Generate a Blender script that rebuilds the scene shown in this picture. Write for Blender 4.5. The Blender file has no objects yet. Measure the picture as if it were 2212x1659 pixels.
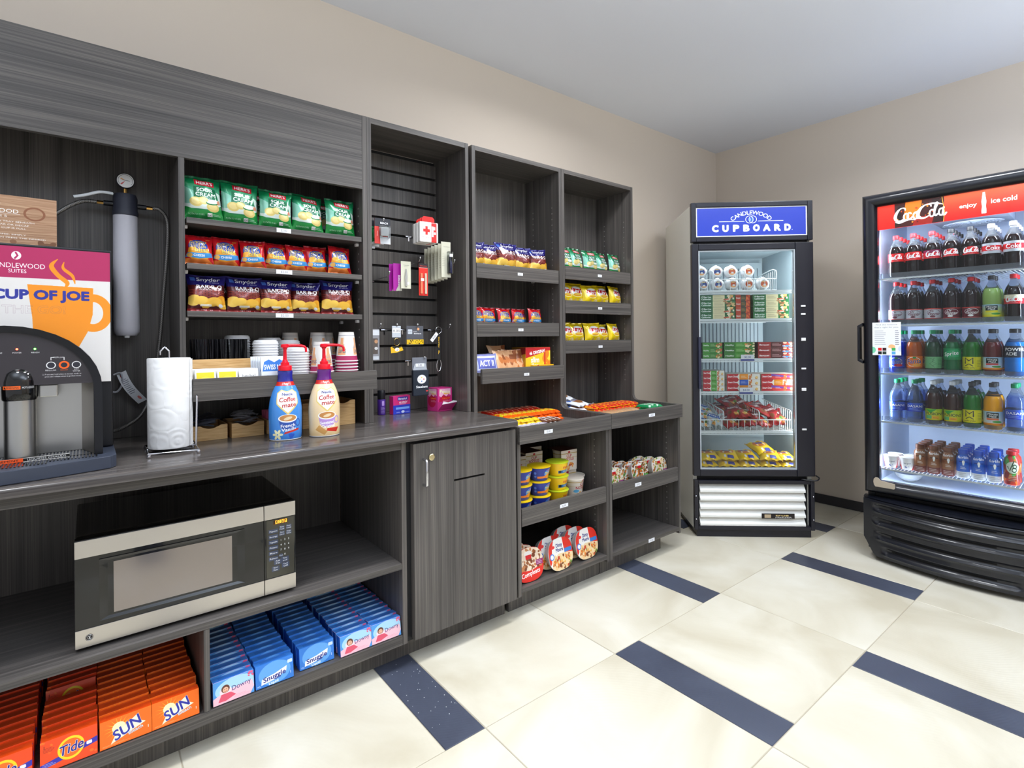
import bpy, bmesh, math, random
import numpy as np
from mathutils import Matrix, Vector
from math import sin, cos, pi, radians, sqrt, atan2
random.seed(7)
SC = bpy.context.scene
COL = SC.collection
D = bpy.data

# ------------------------------------------------------------------ camera
cd = D.cameras.new('camera'); cam = D.objects.new('camera', cd); COL.objects.link(cam)
YAW, ROLL = 0.895606, -0.00983
fw = Vector((cos(YAW), sin(YAW), 0)); rt = Vector((sin(YAW), -cos(YAW), 0)); up = Vector((0, 0, 1))
r2 = rt*cos(ROLL)+up*sin(ROLL); u2 = -rt*sin(ROLL)+up*cos(ROLL)
M = Matrix((( r2.x, u2.x, -fw.x, 0), (r2.y, u2.y, -fw.y, 0), (r2.z, u2.z, -fw.z, 1.215), (0, 0, 0, 1)))
cam.matrix_world = M
cd.sensor_width = 36; cd.lens = 1148.0/2212*36; cd.shift_y = -97.6/2212; cd.clip_start = 0.02
SC.camera = cam
# ------------------------------------------------------------------ world, exposure, ceiling lights
w = D.worlds.new('room_air'); SC.world = w; w.use_nodes = True
w.node_tree.nodes['Background'].inputs[0].default_value = (0.93, 0.95, 1, 1)
w.node_tree.nodes['Background'].inputs[1].default_value = 0.5
SC.view_settings.view_transform = 'Standard'; SC.view_settings.look = 'None'
SC.view_settings.gamma = 1; SC.view_settings.exposure = 0.42; SC.view_settings.use_curve_mapping = False
SC.cycles.max_bounces = 7; SC.cycles.diffuse_bounces = 4; SC.cycles.glossy_bounces = 3
SC.cycles.transmission_bounces = 5; SC.cycles.transparent_max_bounces = 10
SC.cycles.caustics_reflective = False; SC.cycles.caustics_refractive = False
SC.cycles.sample_clamp_indirect = 4; SC.cycles.use_adaptive_sampling = True; SC.cycles.adaptive_threshold = 0.02
SC.cycles.use_denoising = True
def area(x, y, z, sx, sy, power, col=(1, 1, 1), rot=(0, 0, 0), parent=None, name='ceiling_lamp'):
    l = D.lights.new(name, 'AREA'); l.shape = 'RECTANGLE'; l.size = sx; l.size_y = sy; l.energy = power; l.color = col
    o = D.objects.new(name, l); COL.objects.link(o); o.location = (x, y, z); o.rotation_euler = rot; o.parent = parent
    return o
CW = (.93, 0.96, 1.0)
for lx, ly, p, sp in ((-.4, 1.2, 6, 100), (.85, 1.4, 8, 100), (1.95, 1.38, 17, 160), (2.95, .65, 11, 150), (2.8, -1.1, 5, 150)):
    area(lx, ly, 2.755, .4, .4, p, CW).data.spread = radians(sp)
# unseen fill lamps added to brighten the ceiling, no fixtures of the place
for lx, ly, p in ((2.8, -1.2, 40), (1.2, -.7, 42), (-.9, .3, 26)):
    area(lx, ly, 2.0, 1.2, .6, p, (.80, .90, 1), (pi, 0, 0), None, 'ceiling_fill')

# ------------------------------------------------------------------ colour and materials
def lin(c):
    return tuple(((v/255)/12.92 if v/255 <= .04045 else ((v/255+.055)/1.055)**2.4) for v in c)
MATS = {}
def mat(name, col, rough=.5, metal=0, coat=0, trans=0, emit=0, ecol=None, ior=1.45, alpha=1, spec=.5):
    if name in MATS: return MATS[name]
    m = D.materials.new(name); m.use_nodes = True; b = m.node_tree.nodes['Principled BSDF']
    b.inputs['Base Color'].default_value = (*lin(col), 1); b.inputs['Roughness'].default_value = rough
    b.inputs['Metallic'].default_value = metal; b.inputs['Coat Weight'].default_value = coat
    b.inputs['Transmission Weight'].default_value = trans; b.inputs['IOR'].default_value = ior
    b.inputs['Alpha'].default_value = alpha; b.inputs['Specular IOR Level'].default_value = spec
    if emit: b.inputs['Emission Color'].default_value = (*lin(ecol or col), 1); b.inputs['Emission Strength'].default_value = emit
    MATS[name] = m; return m
def nodes(name, **k):
    m = mat(name, (128, 128, 128), **k); return m, m.node_tree.nodes, m.node_tree.links, m.node_tree.nodes['Principled BSDF']
def ramp(n, stops):
    r = n.new('ShaderNodeValToRGB'); e = r.color_ramp.elements
    while len(e) < len(stops): e.new(.5)
    for el, (p, c) in zip(e, stops): el.position = p; el.color = (*lin(c), 1)
    return r
def laminate(name, axis, dark=(60, 57, 56), mid=(87, 83, 80), light=(122, 115, 110), rough=.36):
    m, n, l, b = nodes(name, rough=rough, spec=.45)
    tc = n.new('ShaderNodeTexCoord'); mp = n.new('ShaderNodeMapping')
    sc = {'x': (2.2, 330, 330), 'z': (330, 330, 2.2), 'y': (330, 2.2, 330)}[axis]
    mp.inputs['Scale'].default_value = sc; l.new(tc.outputs['Object'], mp.inputs['Vector'])
    a = n.new('ShaderNodeTexNoise'); a.inputs['Scale'].default_value = 1; a.inputs['Detail'].default_value = 5; a.inputs['Distortion'].default_value = .25
    l.new(mp.outputs[0], a.inputs['Vector'])
    m2 = n.new('ShaderNodeMapping'); m2.inputs['Scale'].default_value = tuple(v*.14+.3 for v in sc); l.new(tc.outputs['Object'], m2.inputs['Vector'])
    c = n.new('ShaderNodeTexNoise'); c.inputs['Scale'].default_value = 1; c.inputs['Detail'].default_value = 3; l.new(m2.outputs[0], c.inputs['Vector'])
    mx = n.new('ShaderNodeMath'); mx.operation = 'MULTIPLY_ADD'; l.new(c.outputs[0], mx.inputs[0]); mx.inputs[1].default_value = .45
    sb = n.new('ShaderNodeMath'); sb.operation = 'MULTIPLY'; sb.inputs[1].default_value = .62; l.new(a.outputs[0], sb.inputs[0]); l.new(sb.outputs[0], mx.inputs[2])
    r = ramp(n, [(.34, dark), (.54, mid), (.78, light)]); l.new(mx.outputs[0], r.inputs[0]); l.new(r.outputs[0], b.inputs['Base Color'])
    bp = n.new('ShaderNodeBump'); bp.inputs['Strength'].default_value = .15; bp.inputs['Distance'].default_value = .001
    l.new(a.outputs[0], bp.inputs['Height']); l.new(bp.outputs[0], b.inputs['Normal'])
    return m
LX = laminate('laminate_grain_across', 'x'); LZ = laminate('laminate_grain_upright', 'z'); LY = laminate('laminate_grain_deep', 'y')
LTOP = laminate('worktop_laminate', 'x', (54, 50, 49), (82, 77, 74), (116, 109, 104), rough=.17)
def paint(name, col, bump=.05):
    m, n, l, b = nodes(name, rough=.75)
    b.inputs['Base Color'].default_value = (*lin(col), 1)
    a = n.new('ShaderNodeTexNoise'); a.inputs['Scale'].default_value = 260; tc = n.new('ShaderNodeTexCoord'); l.new(tc.outputs['Object'], a.inputs['Vector'])
    bp = n.new('ShaderNodeBump'); bp.inputs['Strength'].default_value = bump; bp.inputs['Distance'].default_value = .001
    l.new(a.outputs[0], bp.inputs['Height']); l.new(bp.outputs[0], b.inputs['Normal']); return m
WALL = paint('beige_wall_paint', (214, 201, 186)); CEIL = paint('white_ceiling_paint', (232, 235, 243), .08)
def tile(name, stops, rough, ring):
    m, n, l, b = nodes(name, rough=rough, spec=.4)
    tc = n.new('ShaderNodeTexCoord'); oi = n.new('ShaderNodeObjectInfo'); ad = n.new('ShaderNodeVectorMath'); ad.operation = 'ADD'
    cx = n.new('ShaderNodeCombineXYZ'); mu = n.new('ShaderNodeMath'); mu.operation = 'MULTIPLY'; mu.inputs[1].default_value = 40
    l.new(oi.outputs['Random'], mu.inputs[0]); l.new(mu.outputs[0], cx.inputs[0]); l.new(mu.outputs[0], cx.inputs[2])
    l.new(tc.outputs['Object'], ad.inputs[0]); l.new(cx.outputs[0], ad.inputs[1])
    a = n.new('ShaderNodeTexNoise'); a.inputs['Scale'].default_value = 2.2; a.inputs['Detail'].default_value = 6; a.inputs['Distortion'].default_value = .8
    l.new(ad.outputs[0], a.inputs['Vector'])
    r = ramp(n, stops); l.new(a.outputs[0], r.inputs[0]); l.new(r.outputs[0], b.inputs['Base Color'])
    # growth-ring relief round a centre that differs from tile to tile
    wv = n.new('ShaderNodeTexWave'); wv.wave_type = 'RINGS'; wv.rings_direction = 'Z'
    off = n.new('ShaderNodeVectorMath'); off.operation = 'ADD'; sx = n.new('ShaderNodeCombineXYZ')
    m1 = n.new('ShaderNodeMath'); m1.operation = 'MULTIPLY_ADD'; m1.inputs[1].default_value = .5; m1.inputs[2].default_value = -.25; l.new(oi.outputs['Random'], m1.inputs[0])
    l.new(m1.outputs[0], sx.inputs[0]); l.new(m1.outputs[0], sx.inputs[1]); l.new(tc.outputs['Object'], off.inputs[0]); l.new(sx.outputs[0], off.inputs[1])
    l.new(off.outputs[0], wv.inputs['Vector']); wv.inputs['Scale'].default_value = ring; wv.inputs['Distortion'].default_value = 5; wv.inputs['Detail'].default_value = 2; wv.inputs['Detail Scale'].default_value = .6
    bp = n.new('ShaderNodeBump'); bp.inputs['Strength'].default_value = .1; bp.inputs['Distance'].default_value = .001
    l.new(wv.outputs[1], bp.inputs['Height']); l.new(bp.outputs[0], b.inputs['Normal']); return m
TILE = tile('cream_floor_tile', [(.3, (196, 187, 165)), (.5, (210, 203, 184)), (.7, (221, 216, 201))], .34, 22)
STRIP = tile('slate_strip_tile', [(.3, (58, 61, 74)), (.7, (80, 86, 102))], .36, 30)
GROUT = mat('grout', (176, 166, 146), .9)
CHROME = mat('chrome', (220, 220, 225), .12, 1); STEEL = mat('steel', (190, 190, 188), .3, 1)
BLACK = mat('black_plastic', (20, 21, 26), .28); BLACKG = mat('black_gloss', (12, 12, 13), .08, coat=.5); BLACKM = mat('black_matt', (28, 28, 30), .6)
WHITE = mat('white_plastic', (235, 235, 235), .4); WHITEM = mat('white_enamel', (232, 232, 228), .35)
CLEAR = mat('clear_blister', (235, 240, 245), .08, trans=.9, ior=1.1)
def bamboo():
    m, n, l, b = nodes('bamboo', rough=.45); tc = n.new('ShaderNodeTexCoord'); mp = n.new('ShaderNodeMapping'); mp.inputs['Scale'].default_value = (14, 14, 160)
    l.new(tc.outputs['Object'], mp.inputs[0]); a = n.new('ShaderNodeTexNoise'); a.inputs['Scale'].default_value = 1; a.inputs['Detail'].default_value = 3; l.new(mp.outputs[0], a.inputs['Vector'])
    r = ramp(n, [(.3, (196, 150, 92)), (.7, (228, 190, 134))]); l.new(a.outputs[0], r.inputs[0]); l.new(r.outputs[0], b.inputs['Base Color']); return m
BAMBOO = bamboo()
def brushed():
    m, n, l, b = nodes('brushed_steel', rough=.3, metal=1); b.inputs['Base Color'].default_value = (*lin((205, 200, 194)), 1)
    tc = n.new('ShaderNodeTexCoord'); mp = n.new('ShaderNodeMapping'); mp.inputs['Scale'].default_value = (4, 200, 600); l.new(tc.outputs['Object'], mp.inputs[0])
    a = n.new('ShaderNodeTexNoise'); a.inputs['Scale'].default_value = 1; l.new(mp.outputs[0], a.inputs['Vector'])
    bp = n.new('ShaderNodeBump'); bp.inputs['Strength'].default_value = .08; bp.inputs['Distance'].default_value = .001; l.new(a.outputs[0], bp.inputs['Height']); l.new(bp.outputs[0], b.inputs['Normal']); return m
BRUSH = brushed()
def braid():
    m, n, l, b = nodes('braided_hose', rough=.4, metal=.7); tc = n.new('ShaderNodeTexCoord')
    a = n.new('ShaderNodeTexChecker'); a.inputs['Scale'].default_value = 300; l.new(tc.outputs['Object'], a.inputs[0])
    a.inputs[1].default_value = (*lin((150, 146, 142)), 1); a.inputs[2].default_value = (*lin((96, 94, 92)), 1); l.new(a.outputs[0], b.inputs['Base Color']); return m
BRAID = braid()
def thinglass():
    m = D.materials.new('door_glass'); m.use_nodes = True; n = m.node_tree.nodes; l = m.node_tree.links; n.clear()
    o = n.new('ShaderNodeOutputMaterial'); t = n.new('ShaderNodeBsdfTransparent'); g = n.new('ShaderNodeBsdfGlossy'); g.inputs['Roughness'].default_value = .02
    t.inputs[0].default_value = (.96, .98, .98, 1); f = n.new('ShaderNodeFresnel'); f.inputs[0].default_value = 1.35; mx = n.new('ShaderNodeMixShader')
    l.new(f.outputs[0], mx.inputs[0]); l.new(t.outputs[0], mx.inputs[1]); l.new(g.outputs[0], mx.inputs[2]); l.new(mx.outputs[0], o.inputs[0]); return m
GLASS = thinglass()

# ------------------------------------------------------------------ mesh builder
class MB:
    def __init__(s): s.v = []; s.f = []; s.m = []; s.u = []
    def face(s, idx, m=0, uv=None): s.f.append(tuple(idx)); s.m.append(m); s.u.append(uv)
    def box(s, x0, y0, z0, x1, y1, z1, m=0, fm=None, fuv=None):
        b = len(s.v); s.v += [(x0, y0, z0), (x1, y0, z0), (x1, y1, z0), (x0, y1, z0), (x0, y0, z1), (x1, y0, z1), (x1, y1, z1), (x0, y1, z1)]
        for k, q in (('-y', (0, 1, 5, 4)), ('+x', (1, 2, 6, 5)), ('+y', (2, 3, 7, 6)), ('-x', (3, 0, 4, 7)), ('+z', (4, 5, 6, 7)), ('-z', (3, 2, 1, 0))):
            u = (fuv or {}).get(k)
            uv = None if u is None else ((u[0], u[1]), (u[2], u[1]), (u[2], u[3]), (u[0], u[3]))
            s.face([b+i for i in q], (fm or {}).get(k, m), uv)
        return s
    def prism(s, pts, ax, a, b, m=0, capm=None):
        n = len(pts); o = len(s.v)
        P = {'x': lambda p, t: (t, p[0], p[1]), 'y': lambda p, t: (p[0], t, p[1]), 'z': lambda p, t: (p[0], p[1], t)}[ax]
        s.v += [P(p, a) for p in pts]+[P(p, b) for p in pts]
        for i in range(n): j = (i+1) % n; s.face((o+i, o+j, o+n+j, o+n+i), m)
        s.face(range(o+n-1, o-1, -1), m if capm is None else capm); s.face(range(o+n, o+2*n), m if capm is None else capm); return s
    def lathe(s, prof, seg=20, c=(0, 0, 0), ms=None, span=None, sx=1, sy=1):
        # prof: (r, z) bottom to top; front is -Y; span in degrees maps the label art round the front
        o = len(s.v); n = len(prof); z0 = min(p[1] for p in prof); z1 = max(p[1] for p in prof)
        for r, z in prof:
            for k in range(seg):
                t = 2*pi*k/seg-pi; s.v.append((c[0]+r*sin(t)*sx, c[1]-r*cos(t)*sy, c[2]+z))
        for i in range(n-1):
            for k in range(seg):
                k2 = (k+1) % seg; uv = None
                if span:
                    a = (360*k/seg-180)/span+.5; b2 = (360*(k+1)/seg-180)/span+.5; va = (prof[i][1]-z0)/(z1-z0); vb = (prof[i+1][1]-z0)/(z1-z0)
                    uv = ((a, va), (b2, va), (b2, vb), (a, vb))
                s.face((o+i*seg+k, o+i*seg+k2, o+(i+1)*seg+k2, o+(i+1)*seg+k), ms[i] if ms else 0, uv)
        if prof[0][0] > 1e-5 and not span: s.face([o+k for k in range(seg-1, -1, -1)], ms[0] if ms else 0)
        if prof[-1][0] > 1e-5 and not span: s.face([o+(n-1)*seg+k for k in range(seg)], ms[-1] if ms else 0)
        return s
    def tube(s, pts, r, seg=8, m=0, closed=False):
        P = [Vector(p) for p in pts]; n = len(P); o = len(s.v); prev = None
        for i, p in enumerate(P):
            a = P[(i-1) % n] if (i > 0 or closed) else p; b = P[(i+1) % n] if (i < n-1 or closed) else p
            t = (b-a).normalized()
            if prev is None: q = Vector((0, 0, 1)) if abs(t.z) < .9 else Vector((1, 0, 0)); x = t.cross(q).normalized()
            else: x = (prev-t*prev.dot(t)).normalized()
            prev = x; y = t.cross(x); rr = r[i] if isinstance(r, (list, tuple)) else r
            for k in range(seg):
                an = 2*pi*k/seg; s.v.append(tuple(p+(x*cos(an)+y*sin(an))*rr))
        for i in range(n if closed else n-1):
            j = (i+1) % n
            for k in range(seg): k2 = (k+1) % seg; s.face((o+i*seg+k, o+i*seg+k2, o+j*seg+k2, o+j*seg+k), m)
        if not closed: s.face([o+k for k in range(seg-1, -1, -1)], m); s.face([o+(n-1)*seg+k for k in range(seg)], m)
        return s
    def grid(s, fn, nu, nv, m=0, uvf=None, flip=False):
        o = len(s.v)
        for j in range(nv+1):
            for i in range(nu+1): s.v.append(tuple(fn(i/nu, j/nv)))
        for j in range(nv):
            for i in range(nu):
                a = o+j*(nu+1)+i; q = [a, a+1, a+nu+2, a+nu+1]; uv = [(i/nu, j/nv), ((i+1)/nu, j/nv), ((i+1)/nu, (j+1)/nv), (i/nu, (j+1)/nv)]
                if uvf: uv = [uvf(*t) for t in uv]
                if flip: q.reverse(); uv.reverse()
                s.face(q, m, uv)
        return s
    def mesh(s, name, mats, smooth=None):
        me = D.meshes.new(name); me.from_pydata(s.v, [], s.f)
        for t in mats: me.materials.append(t)
        me.polygons.foreach_set('material_index', s.m)
        if any(u is not None for u in s.u):
            ul = me.uv_layers.new(name='uv'); fl = []
            for f, u in zip(s.f, s.u):
                for k in range(len(f)): fl += list(u[k]) if u is not None else [.02, .02]
            ul.data.foreach_set('uv', fl)
        if smooth is not None:
            me.shade_smooth(); me.set_sharp_from_angle(angle=radians(smooth))
        me.validate(); me.update(); return me
    def put(s, name, mats, parent=None, smooth=None, loc=None, rz=0, bevel=0):
        if not isinstance(mats, (list, tuple)): mats = [mats]
        me = s.mesh(name, mats, smooth)
        if bevel:
            bm = bmesh.new(); bm.from_mesh(me); bmesh.ops.bevel(bm, geom=[e for e in bm.edges if e.calc_face_angle(0) > .6], offset=bevel, segments=2, profile=.6, affect='EDGES', clamp_overlap=True)
            bm.to_mesh(me); bm.free()
        return place(me, name, parent, loc, rz)
def place(me, name, parent=None, loc=None, rz=0):
    o = D.objects.new(name, me); COL.objects.link(o); o.parent = parent
    if loc is not None: o.location = loc
    if rz: o.rotation_euler = (0, 0, rz)
    return o
def empty(name, loc=(0, 0, 0), rz=0):
    o = D.objects.new(name, None); COL.objects.link(o); o.location = loc; o.rotation_euler = (0, 0, rz); o.empty_display_size = .05; return o
def tag(o, label=None, cat=None, group=None, kind=None):
    if label: o['label'] = label
    if cat: o['category'] = cat
    if group: o['group'] = group
    if kind: o['kind'] = kind
    return o
def dup(o, loc=None, rz=None, label=None, group=None, tilt=None, sc=None):
    r = o.copy(); COL.objects.link(r)
    if loc is not None: r.location = loc
    if rz is not None or tilt is not None: r.rotation_euler = (tilt[0] if tilt else 0, tilt[1] if tilt else 0, rz or 0)
    if sc: r.scale = sc if isinstance(sc, tuple) else (sc, sc, sc)
    if label: r['label'] = label
    if group: r['group'] = group
    elif 'group' in r: del r['group']
    for ch in list(o.children):
        c = ch.copy(); COL.objects.link(c); c.parent = r
        for g in ch.children: d = g.copy(); COL.objects.link(d); d.parent = c
    return r
class Proto:
    """first call moves the prototype itself, later calls copy it"""
    def __init__(s, o): s.o = o; s.used = False
    def at(s, loc, rz=0, label=None, group=None, tilt=None, sc=None):
        if not s.used:
            s.used = True; o = s.o; o.location = loc; o.rotation_euler = (tilt[0] if tilt else 0, tilt[1] if tilt else 0, rz)
            if sc: o.scale = sc if isinstance(sc, tuple) else (sc, sc, sc)
            if label: o['label'] = label
            if group: o['group'] = group
            return o
        return dup(s.o, loc, rz, label, group, tilt or (0, 0), sc or (1, 1, 1))
FA, FL, FO = radians(-42), (2.8735, 1.8347, 0), None      # freezer frame: angle, front left foot
CA, CL = radians(-87.8), (3.345, 1.025, 0)                 # drinks cooler frame
def loc_in(frame_a, frame_l, x, y, z): return (frame_l[0]+x*cos(frame_a)-y*sin(frame_a), frame_l[1]+x*sin(frame_a)+y*cos(frame_a), z)
def FW(x, y, z): return loc_in(FA, FL, x, y, z)
def CWp(x, y, z): return loc_in(CA, CL, x, y, z)

# ------------------------------------------------------------------ printed art: glyphs and shapes drawn into generated images
GL = {}
def glyphs(chars):
    cu = D.curves.new('g', 'FONT'); ob = D.objects.new('g', cu); COL.objects.link(ob); cu.resolution_u = 3
    dg = bpy.context.evaluated_depsgraph_get
    def ev(t):
        cu.body = t; g = dg(); g.update(); e = ob.evaluated_get(g); me = e.to_mesh(); me.calc_loop_triangles()
        v = np.array([(a.co.x, a.co.y) for a in me.vertices]); t = np.array([tuple(q.vertices) for q in me.loop_triangles]); e.to_mesh_clear(); return v, t
    v, t = ev('|'); nb = len(v); lsb = v[:, 0].min(); v, t = ev('H'); H = v[:, 1].max()
    for c in chars:
        v, t = ev(c+'|'); order = np.argsort(v[:, 0]); bar = order[len(v)-nb:]
        keep = np.ones(len(v), bool); keep[bar] = False
        adv = (v[bar, 0].min()-lsb)/H; tt = t[keep[t].all(axis=1)]
        GL[c] = (v[tt]/H, adv)
    GL[' '] = (np.zeros((0, 3, 2)), .42)
    D.objects.remove(ob); D.curves.remove(cu)
glyphs("ABCDEFGHIJKLMNOPQRSTUVWXYZabcdefghijklmnopqrstuvwxyz0123456789$.,!&+-'=/:%#")
SS = 2
class Art:
    def __init__(s, name, w, h, bg=(255, 255, 255)):
        s.n = name; s.w = w; s.h = h; s.a = np.empty((h, w, 3), np.float32); s.a[:] = np.array(bg)/255
    def _blend(s, mask, x0, y0, col, al=1):
        hh, ww = mask.shape[0]//SS, mask.shape[1]//SS
        al = mask.reshape(hh, SS, ww, SS).mean(axis=(1, 3))[..., None]*al
        xa, ya = max(x0, 0), max(y0, 0); xb, yb = min(x0+ww, s.w), min(y0+hh, s.h)
        if xa >= xb or ya >= yb: return
        m = al[ya-y0:yb-y0, xa-x0:xb-x0]; r = s.a[ya:yb, xa:xb]; r[:] = r*(1-m)+np.array(col, np.float32)/255*m
    def _tris(s, T, col, bold=0, al=1, outline=0):
        if len(T) == 0: return s
        pad = bold+outline+2; x0 = int(np.floor(T[..., 0].min()))-pad; y0 = int(np.floor(T[..., 1].min()))-pad
        x1 = int(np.ceil(T[..., 0].max()))+pad; y1 = int(np.ceil(T[..., 1].max()))+pad
        if x1-x0 > 3000 or y1-y0 > 3000: return s
        mk = np.zeros(((y1-y0)*SS, (x1-x0)*SS), bool); Q = (T-np.array([x0, y0]))*SS
        for t in Q:
            a, b, c = t; ux, uy = int(t[:, 0].min()), int(t[:, 1].min()); vx, vy = int(t[:, 0].max())+2, int(t[:, 1].max())+2
            X = np.arange(ux, vx)[None, :]+.5; Y = np.arange(uy, vy)[:, None]+.5
            e = lambda p, q: (q[0]-p[0])*(Y-p[1])-(q[1]-p[1])*(X-p[0])
            e0, e1, e2 = e(a, b), e(b, c), e(c, a); i = ((e0 >= 0) & (e1 >= 0) & (e2 >= 0)) | ((e0 <= 0) & (e1 <= 0) & (e2 <= 0))
            mk[uy:vy, ux:vx] |= i[:mk[uy:vy, ux:vx].shape[0], :mk[uy:vy, ux:vx].shape[1]]
        def dil(m, r):
            o = m.copy()
            for dy in range(-r, r+1):
                for dx in range(-r, r+1):
                    if dx*dx+dy*dy <= r*r+1: o |= np.roll(np.roll(m, dy, 0), dx, 1)
            return o
        if bold: mk = dil(mk, bold)
        if outline: mk = dil(mk, outline) & ~mk
        s._blend(mk, x0, y0, col, al); return s
    def t(s, txt, cx, cy, h, c=(0, 0, 0), w=None, b=0, sh=0, rot=0, al=1, ol=0):
        P = []; x = 0
        for ch in txt:
            g, adv = GL[ch]
            if len(g): P.append(g+np.array([x, 0]))
            x += adv
        if not P: return s
        P = np.concatenate(P); H = h*s.h; sx = (w*s.w/x) if w else H
        P = (P-np.array([x/2, .5]))*np.array([sx, H]); P[..., 0] += P[..., 1]*sh
        ca, sa = cos(rot), sin(rot); P = np.stack([P[..., 0]*ca-P[..., 1]*sa, P[..., 0]*sa+P[..., 1]*ca], -1)+np.array([cx*s.w, cy*s.h])
        return s._tris(P, c, b, al, ol)
    def arct(s, txt, cx, cy, R, h, c, spread, b=0):
        # text along an arch; R and h relative to image height, spread in degrees
        adv = [GL[k][1] for k in txt]; tot = sum(adv); a = radians(90+spread/2); acc = 0
        for ch, ad in zip(txt, adv):
            t = a-radians(spread)*(acc+ad/2)/tot; acc += ad; g = GL[ch][0]
            if len(g):
                P = (g-np.array([ad/2, 0]))*h*s.h; r = t-pi/2; P = np.stack([P[..., 0]*cos(r)-P[..., 1]*sin(r), P[..., 0]*sin(r)+P[..., 1]*cos(r)], -1)
                s._tris(P+np.array([cx*s.w+cos(t)*R*s.h, cy*s.h+sin(t)*R*s.h]), c, b)
        return s
    def p(s, pts, c, al=1):
        Q = np.array(pts, float)*np.array([s.w, s.h]); x0, y0 = (np.floor(Q.min(0))-1).astype(int); x1, y1 = (np.ceil(Q.max(0))+1).astype(int)
        x0 = max(x0, -2); y0 = max(y0, -2); x1 = min(x1, s.w+2); y1 = min(y1, s.h+2)
        if x1 <= x0 or y1 <= y0: return s
        X = x0+(np.arange((x1-x0)*SS)+.5)/SS; Y = (y0+(np.arange((y1-y0)*SS)+.5)/SS)[:, None]; mk = np.zeros((len(Y), len(X)), bool)
        for (ax, ay), (bx, by) in zip(Q, np.roll(Q, -1, 0)):
            if ay == by: continue
            mk ^= ((ay > Y) != (by > Y)) & (X[None, :] < (bx-ax)*(Y-ay)/(by-ay)+ax)
        s._blend(mk, x0, y0, c, al); return s
    def r(s, x0, y0, x1, y1, c, al=1): return s.p([(x0, y0), (x1, y0), (x1, y1), (x0, y1)], c, al)
    def rr(s, x0, y0, x1, y1, c, q=.03):
        k = q*s.h/s.w; P = []
        for cx, cy, a0 in ((x1-k, y1-q, 0), (x0+k, y1-q, 90), (x0+k, y0+q, 180), (x1-k, y0+q, 270)):
            P += [(cx+k*cos(radians(a0+i*30)), cy+q*sin(radians(a0+i*30))) for i in range(4)]
        return s.p(P, c)
    def e(s, cx, cy, rx, ry, c, rot=0, a0=0, a1=360, al=1):
        P = []
        for i in range(33):
            t = radians(a0+(a1-a0)*i/32); X, Y = rx*s.w*cos(t), ry*s.h*sin(t); P.append((cx+(X*cos(rot)-Y*sin(rot))/s.w, cy+(X*sin(rot)+Y*cos(rot))/s.h))
        return s.p(P, c, al)
    def ln(s, pts, wd, c, al=1, sm=False):
        # stroke; wd in image heights, number or per-point list; sm smooths the line through its points
        W_ = wd if isinstance(wd, list) else [wd]*len(pts); Q = [Vector((x*s.w, y*s.h, k)) for (x, y), k in zip(pts, W_)]
        if sm and len(Q) > 2:
            R_ = []
            for i in range(len(Q)-1):
                a, b, c_, d = Q[max(i-1, 0)], Q[i], Q[i+1], Q[min(i+2, len(Q)-1)]
                for k in range(6): t = k/6; R_.append(.5*((2*b)+(-a+c_)*t+(2*a-5*b+4*c_-d)*t*t+(-a+3*b-3*c_+d)*t**3))
            Q = R_+[Q[-1]]
        n = len(Q); P = [Vector((q.x, q.y)) for q in Q]; Wd = [max(q.z, .001) for q in Q]; L = []; R = []
        for i in range(n):
            d = (P[min(i+1, n-1)]-P[max(i-1, 0)]); d = d.normalized() if d.length > 0 else Vector((1, 0)); k = Vector((-d.y, d.x))*Wd[i]*s.h/2
            L.append(P[i]+k); R.append(P[i]-k)
        for i in range(n-1): s.p([(q.x/s.w, q.y/s.h) for q in (L[i], L[i+1], R[i+1], R[i])], c, al)
        if n > 2 and al == 1:
            for i in range(n):
                r_ = Wd[i]*s.h/2*.97
                if r_ > .7: s.p([((P[i].x+r_*cos(t))/s.w, (P[i].y+r_*sin(t))/s.h) for t in [k*pi/5 for k in range(10)]], c)
        return s
    def ring(s, cx, cy, rx, ry, wd, c, a0=0, a1=360):
        return s.ln([(cx+rx*cos(radians(a0+(a1-a0)*i/28)), cy+ry*sin(radians(a0+(a1-a0)*i/28))) for i in range(29)], wd, c)
    def gr(s, x0, y0, x1, y1, c0, c1):
        a, b, c, d = int(x0*s.w), int(y0*s.h), int(x1*s.w), int(y1*s.h); t = np.linspace(0, 1, d-b)[:, None, None]
        s.a[b:d, a:c] = (np.array(c0)*(1-t)+np.array(c1)*t)/255; return s
    def blobs(s, x0, y0, x1, y1, n, pal, size, seed=0):
        q = random.Random(seed)
        for i in range(n):
            k = size*q.uniform(.6, 1.4); s.e(q.uniform(x0, x1), q.uniform(y0, y1), k*s.h/s.w, k*q.uniform(.6, 1), q.choice(pal), q.uniform(0, 3))
        return s
    def lines(s, x0, y0, x1, y1, n, c, th=.3, seed=1):
        q = random.Random(seed)
        for i in range(n):
            y = y1-(y1-y0)*(i+.5)/n; s.r(x0, y-(y1-y0)/n*th/2, x0+(x1-x0)*q.uniform(.7, 1), y+(y1-y0)/n*th/2, c, .8)
        return s
    def m(s, rough=.3, metal=0, coat=0, emit=0, noise=0):
        im = D.images.new(s.n, s.w, s.h); px = np.ones((s.h, s.w, 4), np.float32); px[..., :3] = np.clip(s.a, 0, 1); im.pixels.foreach_set(px.ravel()); im.pack()
        mt = D.materials.new(s.n); mt.use_nodes = True; n = mt.node_tree.nodes; b = n['Principled BSDF']; t = n.new('ShaderNodeTexImage'); t.image = im; t.extension = 'EXTEND'
        mt.node_tree.links.new(t.outputs[0], b.inputs['Base Color']); b.inputs['Roughness'].default_value = rough; b.inputs['Metallic'].default_value = metal; b.inputs['Coat Weight'].default_value = coat
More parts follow.
